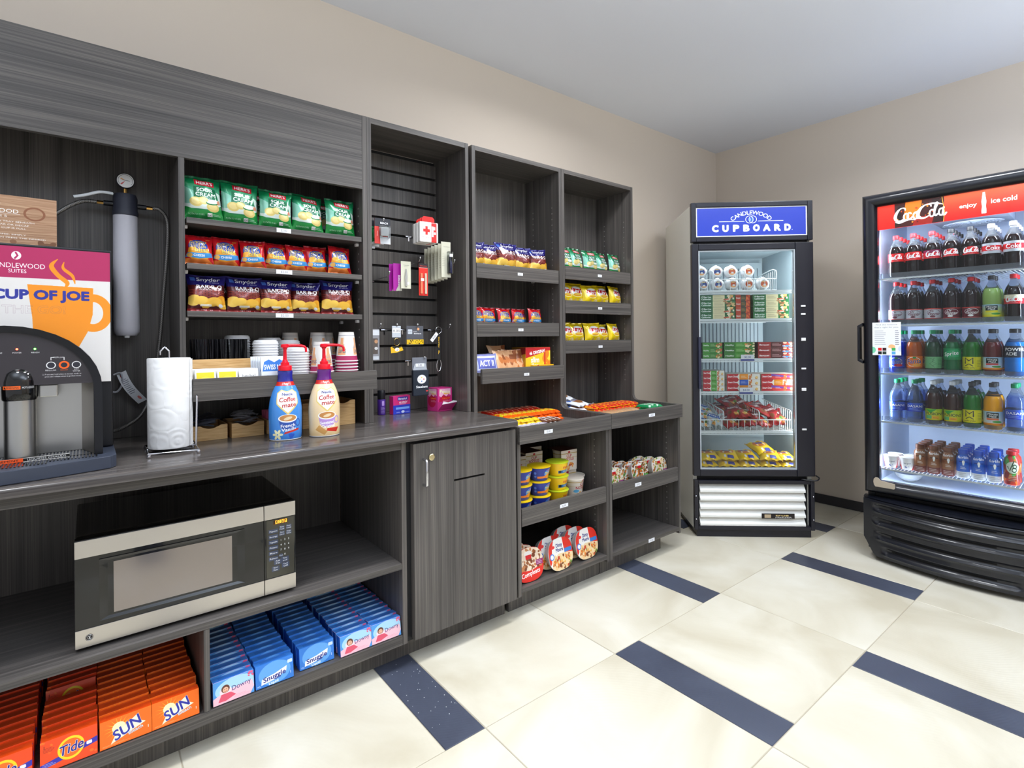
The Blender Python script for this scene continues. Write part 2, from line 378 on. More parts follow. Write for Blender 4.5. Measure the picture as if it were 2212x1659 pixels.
        if emit: mt.node_tree.links.new(t.outputs[0], b.inputs['Emission Color']); b.inputs['Emission Strength'].default_value = emit
        return mt
WH, BK, RD, YL, GN, BL = (255, 255, 255), (15, 15, 15), (214, 24, 32), (250, 208, 20), (20, 130, 62), (30, 60, 170)
# ------------------------------------------------------------------ the printed faces
CHIP = [(236, 206, 110), (244, 220, 140), (222, 184, 84), (250, 232, 170)]
FOOD = [(190, 110, 50), (226, 160, 84), (120, 66, 34), (240, 210, 150), (200, 70, 40), (96, 130, 50)]
def script(a, x, y, w, h, c, k=1):
    # flowing two-word script: big looped capitals, small letters, hyphen and swoosh
    s = lambda P, t: a.ln([(x+w*px, y+h*py) for px, py in P], [h*.13*k*v for v in t] if isinstance(t, list) else h*.13*k*t, c, sm=True)
    def C(ox, q): s([(ox+.20*q, .78), (ox+.19*q, .92), (ox+.13*q, .96), (ox+.06*q, .82), (ox+.01*q, .55), (ox, .30), (ox+.04*q, .12), (ox+.11*q, .10), (ox+.18*q, .24)], [.4, .7, .5, 1, 1.4, 1.4, 1.1, .8, .4])
    C(.02, 1); C(.47, 1.25); el = lambda ox, q: s([(ox+q*.035+.045*cos(t), .34+.22*sin(t)+.3*.045*cos(t)) for t in [k*pi/9 for k in range(19)]], .75)
    el(.20, 1)
    s([(.335, .52), (.30, .58), (.265, .44), (.27, .22), (.31, .14), (.35, .26)], .8); el(.39, 1); s([(.465, .60), (.445, .20), (.475, .14), (.50, .22)], .85)
    el(.70, 1); s([(.775, .2), (.80, .6), (.845, .92), (.82, .98), (.79, .7), (.785, .25), (.81, .14), (.84, .24)], .75); el(.875, 1); s([(.955, .62), (.935, .20), (.965, .12), (1.0, .24)], .85)
    s([(.415, .50), (.46, .53)], .8)
    s([(.02, .06), (.10, -.02), (.2, .08), (.3, .14), (.42, .04)], [.3, .8, 1.1, .9, .2]); s([(.60, .92), (.72, .98), (.85, .93), (.95, .80)], [.3, .7, .6, .3])
def sourcream():
    a = Art('green_chip_bag_print', 200, 270, (16, 120, 70)); a.gr(0, .3, 1, .82, (200, 226, 214), (28, 132, 84)); a.p([(0, .25), (0, .75), (.3, .62), (.75, .7), (1, .62), (1, .25)], (212, 226, 220))
    a.e(.1, .55, .2, .2, (60, 170, 130), al=.5); a.p([(0, 0), (0, .3), (.3, .22), (.7, .24), (1, .36), (1, 0)], (22, 138, 60)); a.p([(.24, .5), (.26, .76), (.84, .72), (.92, .47)], (16, 108, 70))
    a.p([(.3, .80), (.3, .93), (.82, .90), (.82, .77)], (200, 30, 50)); a.t("HERR'S", .56, .85, .07, WH, w=.44, b=1, rot=-.05); a.t('SOUR', .55, .685, .075, WH, w=.44, b=1, rot=-.04); a.t('CREAM', .57, .575, .08, WH, w=.56, b=1, rot=-.04); a.t('& ONION', .58, .505, .03, WH, w=.3)
    for x, y, r in ((.3, .4, .17), (.5, .44, .14), (.75, .30, .17)): a.e(x, y, r, r*.62, (222, 200, 120), -.2); a.e(x, y+.01, r*.7, r*.4, (236, 216, 144), -.2)
    a.e(.74, .40, .17, .05, (40, 120, 60)); a.e(.74, .415, .15, .035, (238, 240, 226)); a.e(.92, .42, .05, .05, (224, 140, 110))
    a.t('POTATO CHIPS', .32, .13, .035, (220, 240, 220), w=.4); a.r(.6, .09, .72, .17, WH); a.t('150', .66, .13, .05, BK, w=.1); a.lines(.74, .1, .95, .16, 2, (220, 235, 225)); a.r(0, .94, 1, 1, (12, 92, 52)); a.r(0, 0, 1, .04, (12, 92, 52)); return a.m(.22, .25, .4)
def crackers():
    a = Art('red_cracker_bag_print', 200, 230, (196, 18, 30)); a.e(.45, .62, .36, .22, (24, 60, 160)); a.p([(.05, .3), (.1, .55), (.3, .6), (.5, .5), (.8, .55), (.95, .3), (.6, .1), (.3, .12)], (232, 160, 40))
    a.t('RITZ', .44, .68, .2, (250, 216, 40), w=.6, b=7, sh=.1); a.t('RITZ', .44, .68, .2, (24, 50, 150), w=.6, b=1, sh=.1); a.t('bits', .52, .5, .14, (24, 50, 150), w=.42, b=6); a.t('bits', .52, .5, .14, (250, 216, 40), w=.42, b=2)
    a.p([(0, .24), (.05, .38), (.95, .40), (.98, .26), (.5, .2)], (60, 150, 220)); a.t('CHEESE', .48, .305, .07, WH, w=.42, b=1); a.p([(0, 0), (0, .2), (.4, .16), (.8, .2), (1, 0)], (228, 120, 40)); a.e(.14, .3, .1, .07, (236, 180, 90)); a.t('BABY', .82, .86, .04, (240, 200, 60), w=.16); a.r(0, .95, 1, 1, (150, 12, 22)); return a.m(.22, .2, .4)
def barbq():
    a = Art('maroon_chip_bag_print', 210, 260, (84, 26, 26)); a.r(0, .76, 1, 1, (36, 30, 110)); a.p([(0, .72), (0, .8), (.5, .76), (1, .84), (1, .74)], (36, 30, 110))
    for j in range(7):
        for i in range(6): a.r(.02+i*.17+(j % 2)*.08, .36+j*.035, .16+i*.17+(j % 2)*.08, .385+j*.035, (140, 52, 40))
    a.t('Snyder', .54, .89, .1, WH, w=.62, b=1, sh=.15); a.t('OF BERLIN', .68, .80, .028, WH, w=.28); a.r(.08, .84, .2, .94, (70, 110, 200)); a.t('BAR-B-Q', .55, .68, .1, WH, w=.72, b=1); a.t('POTATO CHIPS', .58, .6, .04, WH, w=.62)
    a.blobs(.1, .14, .95, .34, 14, [(238, 186, 60), (248, 208, 96), (226, 160, 44)], .11, 3); a.e(.3, .3, .2, .11, (244, 200, 84), .2); a.e(.68, .28, .2, .11, (240, 188, 66), -.1); a.rr(.3, .13, .6, .19, (240, 236, 220), .02); a.e(.84, .16, .06, .05, (220, 226, 236)); a.r(0, 0, 1, .08, (150, 30, 30)); a.t('NET WT', .5, .04, .025, WH, w=.3); return a.m(.2, .25, .4)
def lays():
    a = Art('yellow_chip_bag_print', 200, 240, (246, 214, 20)); a.e(.55, .62, .42, .26, (255, 240, 150)); a.e(.55, .64, .36, .22, WH); a.p([(.2, .62), (.25, .8), (.55, .74), (.88, .78), (.92, .56), (.6, .54)], (206, 26, 36)); a.t("Lay's", .56, .66, .19, WH, w=.62, b=3, sh=.15, rot=-.06); a.e(.55, .47, .26, .07, (240, 170, 40)); a.e(.55, .5, .22, .05, (250, 206, 80)); a.t('CLASSIC', .6, .3, .05, (160, 110, 20), w=.36); a.blobs(.2, .04, .9, .2, 7, CHIP, .1, 4); return a.m(.22, .15, .4)
def tag_art(s, name, grey=(120, 120, 126), right=False):
    a = Art(name, 128, 40, (236, 238, 244)); a.t(s, .5 if not right else .62, .5, .5, grey, w=.45 if s else .1); return a.m(.5)
def tide():
    a = Art('orange_detergent_print', 240, 150, (244, 74, 18)); a.blobs(0, 0, 1, 1, 14, [(250, 110, 30), (248, 92, 24)], .05, 8); a.p([(0, .10), (0, .26), (.5, .42), (1, .60), (1, .42), (.5, .25)], (50, 44, 170)); a.e(.53, .52, .235, .37, (250, 216, 30)); a.e(.53, .52, .19, .29, (246, 110, 24)); a.t('Tide', .54, .52, .3, WH, w=.44, b=5, sh=.2, rot=.1); a.t('Tide', .54, .52, .3, (34, 34, 140), w=.44, b=2, sh=.2, rot=.1)
    a.lines(.04, .15, .28, .28, 3, WH); a.lines(.05, .62, .25, .78, 4, (150, 30, 10)); a.rr(.8, .42, .9, .53, WH); a.t('1', .07, .8, .1, (90, 20, 10)); return a.m(.35, 0, .2)
def sun():
    a = Art('orange_sun_detergent_print', 240, 150, (250, 112, 20))
    for k in range(16):
        t = k*pi/8+.2; a.p([(.36+.04*cos(t-.2), .62+.06*sin(t-.2)), (.36+.30*cos(t), .62+.42*sin(t)), (.36+.04*cos(t+.2), .62+.06*sin(t+.2))], (255, 214, 60))
    a.e(.36, .62, .13, .2, (255, 244, 190)); a.p([(.2, .1), (.3, .42), (.74, .9), (.78, .6), (.88, .5), (.6, .34)], (240, 246, 214)); a.t('SUN', .52, .52, .36, WH, w=.58, b=5, sh=.15, rot=.42); a.t('SUN', .52, .52, .36, (44, 50, 160), w=.58, b=3, sh=.15, rot=.42); a.t('Bleach', .68, .33, .12, (190, 220, 240), w=.3, rot=.22, b=1); a.t('1', .93, .28, .1, WH); a.lines(.05, .05, .6, .12, 2, (255, 200, 150)); return a.m(.35, 0, .2)
def downy():
    a = Art('blue_softener_print_with_child', 240, 150, (80, 156, 226)); a.e(.55, .55, .5, .45, (170, 214, 244)); a.p([(0, 0), (0, .3), (.3, .5), (.6, .55), (.95, .6), (1, .3), (.9, 0)], (246, 196, 210)); a.e(.3, .5, .14, .2, (250, 220, 226)); a.p([(.12, .1), (.2, .4), (.42, .4), (.55, .22), (.3, .08)], (226, 84, 110))
    a.e(.3, .6, .1, .17, (96, 50, 36)); a.e(.3, .56, .07, .12, (232, 180, 150)); a.e(.275, .58, .008, .012, BK); a.e(.32, .59, .008, .012, BK); a.ln([(.27, .5), (.3, .48), (.33, .51)], .015, (180, 50, 60)); a.t('Downy', .68, .56, .2, (60, 40, 110), w=.48, rot=.12); a.blobs(.84, .8, .98, .96, 5, [(230, 90, 130)], .05, 2); a.lines(.5, .08, .9, .2, 2, (240, 160, 180)); return a.m(.35, 0, .2)
def snuggle():
    a = Art('blue_softener_print', 240, 150, (48, 124, 214)); a.e(.5, .5, .42, .5, (120, 184, 240), al=.7); a.p([(.14, .12), (.16, .36), (.5, .46), (.82, .62), (.8, .40), (.5, .2)], WH); a.t('Snuggle', .49, .36, .2, (40, 40, 130), w=.6, b=2, rot=.12, sh=.1); a.t('Liquid', .46, .1, .11, WH, w=.26, b=1, rot=.08); a.rr(.84, .7, .97, .85, (210, 228, 246)); a.t('1', .92, .28, .12, WH); a.lines(.04, .06, .14, .14, 2, WH); return a.m(.35, 0, .2)
def softtop():
    a = Art('softener_box_top_print', 160, 60, (60, 130, 220)); a.lines(.15, .2, .9, .8, 4, (20, 60, 150), .35, 5); return a.m(.35, 0, .2)
def creamer(base, base2, top, flav, mug, vanilla):
    a = Art('creamer_print_'+('blue' if vanilla else 'cream'), 300, 430, base); a.gr(0, 0, 1, .3, base2, base); a.r(0, .78, 1, .84, (208, 40, 30)); a.r(0, .84, 1, 1, top)
    a.t('1 Pump = 1', .5, .81, .035, WH, w=.3, b=1); a.p([(.5, .36), (.28, .52), (.26, .68), (.36, .73), (.5, .70), (.64, .73), (.74, .68), (.72, .52)], (232, 206, 120)); a.p([(.5, .39), (.30, .53), (.28, .67), (.37, .715), (.5, .685), (.63, .715), (.72, .67), (.70, .53)], (252, 250, 246))
    a.t('Nestlé'.replace('é', 'e'), .5, .66, .035, (30, 40, 120), w=.24, b=1); a.t('Coffee', .5, .585, .062, (180, 30, 30), w=.34, b=1, rot=.06, sh=.1); a.t('mate', .53, .505, .06, (180, 30, 30), w=.28, b=1, rot=.06, sh=.1); a.t('-', .7, .6, .04, (180, 30, 30))
    a.p([(.33, .30), (.36, .18), (.44, .14), (.56, .14), (.64, .18), (.68, .30)], mug); a.ring(.7, .24, .05, .05, .014, mug); a.e(.5, .31, .18, .06, WH); a.e(.5, .315, .155, .048, (206, 140, 74)); a.e(.5, .31, .08, .022, (240, 214, 170), .3)
    a.t(flav[0], .5, .205, .045, WH, w=.28, b=1, rot=.08, sh=.1); a.t(flav[1], .52, .15, .045, WH, w=.28, b=1, rot=.08, sh=.1)
    if vanilla:
        for k in range(6): t = k*1.05; a.e(.3+.06*cos(t), .08+.045*sin(t), .05, .018, (244, 240, 190), t)
        a.p([(.42, .08), (.44, .11), (.72, .16), (.72, .13)], (208, 50, 40)); a.blobs(.5, .03, .62, .07, 4, [(40, 90, 200)], .03, 3)
    else: a.p([(.26, .10), (.34, .17), (.5, .07), (.44, .02)], (214, 160, 90)); a.p([(.48, .08), (.5, .12), (.76, .12), (.7, .05)], (214, 50, 30))
    return a.m(.2, 0, .6)
def papercup():
    a = Art('paper_cup_print', 300, 240, (236, 232, 226)); a.r(0, .0, 1, .16, (176, 46, 96))
    for x in (.22, .72):
        a.p([(x-.12, .2), (x-.12, .42), (x-.05, .6), (x-.05, .8), (x+.06, .8), (x+.06, .6), (x+.13, .42), (x+.13, .2)], (232, 170, 120)); a.t('START', x+.02, .33, .11, (90, 100, 130), w=.24, rot=pi, b=1); a.t('JUMP', x-.02, .48, .1, (160, 160, 170), w=.22, rot=pi)
    a.r(0, .88, 1, .895, (150, 150, 160)); return a.m(.5)
def packet(name, bg, txt, c, bar=None):
    a = Art(name, 110, 80, bg)
    if bar: a.r(.08, .1, .92, .85, bar)
    a.e(.5, .4, .3, .25, (250, 226, 90) if bar == (248, 212, 30) else bg, al=.7); a.t(txt, .5, .62, .16, c, w=.7, b=0); a.lines(.15, .1, .85, .4, 3, (150, 150, 150)); return a.m(.5)
def cocoa():
    a = Art('cocoa_packet_print', 160, 120, (232, 238, 246)); a.p([(.05, .5), (.12, .82), (.3, .9), (.5, .8), (.7, .9), (.9, .8), (.97, .5)], (50, 120, 210)); a.t('SWISS MISS', .51, .64, .16, WH, w=.8, b=1); a.lines(.2, .12, .8, .4, 3, (150, 170, 200)); return a.m(.4)
def sign_big():
    a = Art('coffee_sign_print', 760, 620, (226, 222, 218)); MG = (176, 40, 92); OR = (244, 146, 28); a.r(0, .775, 1, 1, MG)
    X = lambda v: (v+.39)/.448; Z = lambda v: (v-1.105)/.378
    a.p([(X(-.128), Z(1.381)), (X(.018), Z(1.377)), (X(.016), Z(1.30)), (X(.004), Z(1.25)), (X(-.02), Z(1.2)), (X(-.03), Z(1.105)), (X(-.11), Z(1.105)), (X(-.118), Z(1.29))], OR)
    a.ring(X(.017), Z(1.305), .078, .115, .06, OR, -110, 110)
    a.ln([(X(-.062), Z(1.455)), (X(-.076), Z(1.435)), (X(-.062), Z(1.41)), (X(-.042), Z(1.39)), (X(-.045), Z(1.378))], [.004, .03, .03, .03, .012], OR, sm=True); a.ln([(X(-.048), Z(1.448)), (X(-.05), Z(1.43)), (X(-.03), Z(1.41)), (X(-.024), Z(1.388))], [.004, .02, .022, .006], OR, sm=True)
    a.t('CANDLEWOOD', X(-.148), Z(1.431), .034, WH, w=.263); a.t('SUITES', X(-.148), Z(1.416), .026, WH, w=.085); a.e(X(-.15), Z(1.458), .023, .03, WH); a.ln([(X(-.15)-.006, Z(1.458)-.02), (X(-.15)+.006, Z(1.458)), (X(-.15)-.002, Z(1.458)+.02)], .012, MG)
    a.t('A CUP OF JOE', X(-.115), Z(1.353), .062, (44, 52, 150), w=.55, b=6); a.t('ON THE GO!', X(-.145), Z(1.312), .055, (150, 110, 130), w=.45, b=1, ol=1); return a.m(.3, 0, .3)
def card():
    a = Art('instruction_card_print', 560, 330, (176, 136, 104)); q = random.Random(4)
    for k in range(60): y = q.random(); a.ln([(0, y), (.3, y+q.uniform(-.04, .04)), (.6, y+q.uniform(-.05, .05)), (1, y+q.uniform(-.06, .04))], q.uniform(.004, .02), q.choice([(160, 118, 86), (192, 152, 118), (150, 108, 78), (200, 164, 130)]), .6)
    a.ring(.84, .68, .07, .12, .03, (140, 88, 58)); a.blobs(.45, .84, .62, .98, 4, [(140, 100, 70)], .05, 4); a.blobs(.66, .02, .98, .14, 6, [(122, 80, 52), (140, 96, 66)], .05, 6)
    a.t('CANDLEWOOD', .52, .70, .07, WH, w=.42); a.t('S U I T E S', .55, .6, .04, WH, w=.2); a.ring(.545, .83, .025, .045, .012, WH); a.ring(.575, .83, .025, .045, .012, WH); a.r(.4, .645, .74, .65, WH)
    for i, (s_, w_) in enumerate((('PLACE CUP ON WHITE CIRCLE ON TRAY BENEATH', .72), ('PRESS AND HOLD THE REGULAR OR DECAF', .62), ('COFFEE BUTTON UNTIL THE CUP IS FULL', .6), ('AND ENJOY.', .18), ('FOR A BOLDER CUP OF COFFEE, SIMPLY', .6), ('USE THE BOLD SWITCH, THEN PRESS THE DESIRED', .74), ('OR DECAF COFFEE BUTTON.', .42))):
        a.t(s_, .12+w_/2+(.06 if i != 0 else 0), .5-i*.062, .026, WH, w=w_)
    return a.m(.5)
def microlabel():
    a = Art('microwave_panel_print', 220, 520, (58, 56, 46)); G = (62, 70, 92)
    for i, s_ in enumerate(('Popcorn', 'Beverage', 'Vegetable', 'Potato', 'Rice', 'Reheat')): y = .80-i*.095; a.rr(.08, y-.035, .42, y+.035, G, .008); a.t(s_, .25, y, .026, WH, w=.28)
    for i, (s1, s2) in enumerate((('Time', 'Cook'), ('Power', 'Level'), ('Time', 'Defrost'), ('Weight', 'Defrost'))): x = .56+(i % 2)*.25; y = .83-(i//2)*.095; a.rr(x-.1, y-.04, x+.1, y+.04, G, .008); a.t(s1, x, y+.018, .022, WH, w=.15); a.t(s2, x, y-.018, .022, WH, w=.17)
    for i in range(9): a.t(str(i+1), .52+(i % 3)*.14, .62-(i//3)*.085, .03, WH)
    a.t('0', .66, .36, .03, WH); a.rr(.44, .32, .6, .38, G); a.t('Clock', .52, .35, .02, WH, w=.14)
    for x, y, s1, s2 in ((.4, .25, 'Add', '30 Sec'), (.66, .27, 'Timer', 'on/off'), (.32, .14, 'Start', 'Pause'), (.68, .17, 'Cancel', 'Off')): a.rr(x-.14, y-.045, x+.14, y+.045, G, .008); a.t(s1, x, y+.02, .024, WH, w=.16); a.t(s2, x, y-.02, .024, WH, w=.16)
    a.r(.25, .905, .78, .985, (96, 60, 8)); a.t('8888', .56, .945, .05, (250, 190, 60), w=.36, b=1); return a.m(.15, 0, .3)
def candy(name, bg, c, txt, seed):
    a = Art(name, 160, 50, bg); a.blobs(0, 0, 1, 1, 6, [c, bg], .3, seed); a.t(txt, .5, .5, .5, WH, w=.6, b=2); a.t(txt, .5, .5, .5, c, w=.6, b=1); return a.m(.3, .1, .3)
def noodlecup():
    a = Art('noodle_cup_print', 220, 220, (236, 226, 212)); a.r(0, .82, 1, .86, (190, 160, 90)); a.r(0, .62, 1, .64, (214, 190, 130)); a.e(.5, .9, .07, .05, (200, 30, 40)); a.t('CUP', .5, .72, .14, (190, 30, 50), w=.32, b=1); a.t('NOODLES', .5, .56, .13, (190, 30, 50), w=.62, b=1); a.blobs(.2, .08, .85, .34, 14, [(232, 150, 70), (240, 190, 110), (200, 90, 50)], .07, 5); a.e(.22, .4, .1, .08, (100, 180, 220)); return a.m(.45)
def maccup(kind):
    if kind: a = Art('blue_macaroni_cup_print', 220, 150, (38, 56, 150)); a.e(.62, .55, .2, .32, (80, 150, 220)); a.t('KRAFT', .62, .76, .1, (210, 40, 50), w=.2, b=1); a.t('MACARONI', .62, .6, .12, (250, 210, 40), w=.34, b=1); a.e(.6, .34, .16, .18, (244, 160, 40)); a.p([(.2, .2), (.2, .36), (.5, .38), (.5, .22)], (240, 130, 40)); a.e(.14, .6, .04, .1, (90, 130, 220)); a.e(.14, .34, .04, .08, (90, 130, 220))
    else: a = Art('yellow_cheese_cup_print', 220, 150, (248, 198, 20)); a.t('Velveeta', .64, .68, .2, (214, 40, 40), w=.44, b=1, sh=.2, rot=.1); a.p([(.28, .2), (.28, .44), (.84, .46), (.78, .24)], (40, 110, 180)); a.t('Original', .6, .34, .12, WH, w=.3); a.e(.34, .33, .05, .1, BK)
    return a.m(.4, 0, .2)
def bowl(kind):
    cb = {'stew': (244, 242, 238), 'red': (224, 40, 30)}.get(kind, (240, 234, 224)); a = Art('meal_bowl_print_'+kind, 200, 170, cb)
    if kind == 'stew':
        a.p([(.62, 1), (.66, .5), (1, .44), (1, 1)], (226, 50, 36)); a.p([(0, .2), (.02, .95), (.26, .98), (.16, .7), (.1, .3)], (226, 50, 36)); a.p([(.08, 0), (.14, .38), (.4, .52), (.7, .5), (1, .44), (1, 0)], (240, 214, 170)); a.blobs(.14, .06, .92, .46, 70, FOOD+[(226, 120, 40), (236, 180, 90), (240, 200, 140)], .045, 3); a.t('Dinty', .46, .78, .11, (30, 40, 120), w=.26, b=1); a.t('Moore', .46, .64, .11, (30, 40, 120), w=.3, b=1); a.r(.66, .5, .97, .62, (60, 130, 210)); a.e(.13, .48, .09, .1, (70, 130, 220)); a.e(.13, .48, .06, .07, WH); a.e(.2, .76, .08, .05, (230, 60, 60))
    elif kind == 'red':
        a.e(.5, .66, .5, .34, (236, 214, 190)); a.blobs(.08, .38, .92, .95, 70, [(150, 84, 44), (200, 130, 80), (246, 226, 200), (120, 60, 34)], .055, 9); a.e(.5, .82, .14, .08, (240, 236, 230)); a.r(.4, .66, .6, .78, RD); a.t('Compleats', .52, .24, .13, WH, w=.66, b=1, rot=.1); a.r(.74, .42, .98, .58, (150, 40, 110)); a.lines(.76, .44, .96, .56, 3, WH); a.e(.1, .3, .08, .1, (140, 60, 150))
    else:
        pal = {'chicken': [(214, 150, 80), (240, 214, 160), (250, 236, 214), (180, 100, 50), (120, 160, 60)], 'beef': [(110, 60, 36), (146, 84, 50), (200, 130, 70), (90, 140, 50), (226, 130, 40)]}[kind]; a.blobs(.05, .02, .97, .97, 130, pal, .055, 11); a.e(.5, .84, .15, .08, (244, 240, 236)); a.r(.4, .66, .6, .79, RD); a.r(.7, .14, 1, .3, (150, 40, 120) if kind == 'chicken' else (60, 180, 60)); a.lines(.73, .17, .97, .27, 2, WH)
    return a.m(.35, 0, .2)
def firstaid():
    a = Art('first_aid_print', 200, 190, (234, 232, 228)); a.r(.62, 0, .9, 1, (222, 34, 30)); a.r(.3, .36, .42, .78, (222, 34, 30)); a.r(.18, .5, .54, .64, (222, 34, 30)); a.t('FIRST AID KIT', .33, .24, .05, (226, 120, 120), w=.44); a.lines(.2, .1, .5, .18, 2, (220, 190, 190)); a.r(.7, .62, .84, .78, (240, 200, 200)); a.r(.64, .28, .74, .8, (244, 220, 220)); a.r(.76, .4, .86, .52, WH); return a.m(.35)
def blister(kind):
    if kind == 'floss': a = Art('floss_card_print', 120, 190, (230, 232, 236)); a.r(0, .68, 1, 1, (40, 42, 50)); a.t('REACH', .6, .82, .07, WH, w=.5, b=1); a.p([(0, 0), (0, .68), (.3, .68), (.36, 0)], (226, 60, 50)); a.t('REACH', .68, .38, .06, (110, 110, 120), w=.5); a.r(.5, .28, .84, .31, RD); a.t('Cleanburst', .17, .4, .05, WH, w=.3, rot=pi/2)
    elif kind == 'tweezer': a = Art('tweezer_card_print', 100, 260, (216, 214, 192)); a.t('Tweezer', .55, .86, .035, (120, 118, 100), w=.6); a.lines(.3, .78, .8, .82, 1, (170, 168, 150))
    elif kind == 'purple': a = Art('purple_card_print', 100, 260, (176, 20, 160)); a.t('SLANT TIP TWEEZERS', .7, .35, .1, WH, w=1.2, rot=pi/2, b=1); a.p([(0, 0), (.3, 0), (1, .5), (1, 0)], (206, 206, 190))
    elif kind == 'file': a = Art('nail_file_card_print', 100, 330, (222, 40, 26)); a.r(0, .88, 1, 1, (30, 30, 34)); a.t('REVLON', .5, .925, .035, (200, 40, 30), w=.8, b=1); a.r(0, .865, 1, .872, WH)
    elif kind == 'polish': a = Art('beige_card_print', 100, 260, (206, 204, 184)); a.t('TWEEZERMAN', .55, .86, .03, (150, 148, 130), w=.7); a.lines(.1, .3, .4, .7, 8, (170, 168, 150), .2)
    return a.m(.4)
def koozie():
    a = Art('can_cooler_print', 180, 300, (24, 34, 48)); a.e(.54, .64, .3, .18, (150, 150, 156)); a.e(.54, .64, .28, .168, WH)
    for x, y, c in ((.53, .71, (240, 190, 30)), (.67, .64, (206, 40, 50)), (.53, .56, (30, 90, 170))): a.p([(x, y+.045), (x+.02, y+.012), (x+.075, y), (x+.02, y-.012), (x, y-.045), (x-.02, y-.012), (x-.075, y), (x-.02, y+.012)], c)
    a.t('Steelers', .39, .64, .02, (60, 60, 60), w=.18); a.t('Steelers', .54, .35, .085, WH, w=.74, b=2); a.p([(.78, .2), (.86, .13), (.98, .2)], (220, 60, 60)); return a.m(.7)
def keycard(txt, name):
    a = Art(name, 100, 110, (200, 206, 214)); a.r(.02, .4, .95, .78, WH); a.t(txt, .5, .58, .2, (90, 90, 96), w=.8); return a.m(.4)
def keych():
    a = Art('keychain_print', 140, 90, (40, 40, 30)); a.p([(0, 0), (0, 1), (.3, .6), (1, .9), (1, .4), (.5, .1)], (244, 190, 30)); a.e(.5, .5, .18, .26, WH); a.e(.5, .6, .03, .05, YL); a.e(.56, .5, .03, .05, RD); a.e(.5, .4, .03, .05, BL); return a.m(.25, 0, .5)
def wristc():
    a = Art('wristband_card_print', 180, 180, (84, 86, 94)); a.t('TEAM', .5, .7, .05, WH, w=.2); a.t('Bulk Bandz', .66, .6, .05, WH, w=.44, b=1); a.rr(.08, .58, .34, .82, (200, 208, 216)); a.t('5.00', .2, .7, .06, (130, 130, 140), w=.2); a.e(.7, .84, .07, .07, (236, 170, 120)); return a.m(.4)
def wrist():
    a = Art('wristband_print', 200, 60, (244, 196, 24)); a.blobs(.04, .1, .4, .9, 14, [(60, 50, 20)], .09, 3); a.blobs(.62, .1, .96, .9, 14, [(60, 50, 20)], .09, 5); a.e(.52, .5, .09, .34, (60, 54, 20)); a.e(.52, .5, .07, .26, (244, 196, 24)); return a.m(.4)
def lanyard():
    a = Art('lanyard_print', 40, 200, (18, 18, 20)); a.t('PIRATES', .5, .68, .35*.2, (244, 190, 30), w=2.0, rot=pi/2, b=1); a.t('P', .5, .3, .13, (244, 190, 30), b=1); return a.m(.6)
def benadryl():
    a = Art('pink_allergy_box_print', 200, 170, (214, 40, 120)); a.r(0, 0, 1, .5, (40, 60, 190)); a.rr(.25, .74, .86, .94, (60, 50, 160), .05); a.t('Benadryl', .55, .84, .11, WH, w=.5, b=1); a.t('ALLERGY', .58, .64, .1, WH, w=.48, b=1, sh=.1); a.t('Ultratabs', .55, .55, .05, WH, w=.4); a.rr(.15, .26, .94, .38, (120, 170, 240), .02); a.e(.56, .12, .1, .07, (210, 224, 250)); a.t('25 MG', .28, .1, .05, WH, w=.2); a.t('24 tablets', .82, .1, .05, WH, w=.24); return a.m(.35)
def pepto(side):
    a = Art('pink_stomach_box_print_'+str(side), 150, 190, (206, 52, 130)); a.e(.45, .42, .36, .26, (190, 24, 70)); a.p([(.1, .66), (.12, .96), (.9, .96), (.9, .66), (.75, .72), (.6, .62), (.4, .72), (.25, .6)], (244, 180, 210)); a.t('Pepto', .5, .84, .14, (250, 244, 200), w=.72, b=2, rot=-.06); a.t('Bismol', .62, .75, .06, (250, 190, 30), w=.4, b=1); a.r(.3, .5, .86, .6, (214, 30, 40)); a.t('5 Symptom', .58, .55, .04, (250, 220, 90), w=.5); a.lines(.35, .38, .85, .48, 3, (250, 200, 220)); return a.m(.35)
def spray():
    a = Art('purple_spray_print', 120, 130, (76, 40, 140)); a.rr(.4, .6, .62, .9, (170, 140, 210)); a.lines(.3, .1, .72, .52, 6, (210, 200, 236)); return a.m(.3, .2)
def candlesign():
    a = Art('freezer_sign_print', 640, 192, (14, 50, 178)); W2 = (244, 246, 250); a.r(0, 0, 1, .03, WH); a.r(0, .97, 1, 1, WH); a.r(0, 0, .009, 1, WH); a.r(.991, 0, 1, 1, WH)
    a.arct('CANDLEWOOD', .5, -.06, .80, .13, W2, 88, 1); a.ring(.485, .57, .034, .12, .02, W2); a.ring(.515, .57, .034, .12, .02, W2); a.e(.5, .57, .02, .08, (130, 170, 240)); a.ln([(.497, .49), (.506, .56), (.495, .66)], .03, (20, 60, 190)); a.r(.21, .5, .44, .52, W2); a.r(.56, .5, .79, .52, W2)
    for i, ch in enumerate('CUPBOARD'): a.t(ch, .175+i*.093, .28, .20, W2, w=.056, b=8)
    a.e(.868, .2, .004, .012, W2); return a.m(.35, 0, .3, emit=.06)
def sandwich(k):
    a = Art('sandwich_label_print_%d' % k, 120, 120, (234, 234, 232)); c = [(30, 70, 140), (196, 84, 40)][k]; a.e(.5, .5, .4, .38, (190, 40, 30)); a.e(.5, .5, .37, .35, c); a.p([(.2, .3), (.5, .42), (.84, .34), (.7, .14), (.4, .12)], (232, 170, 110)); a.r(.42, .3, .68, .5, (226, 228, 232)); a.r(.3, .72, .66, .82, (240, 220, 150)); return a.m(.4)
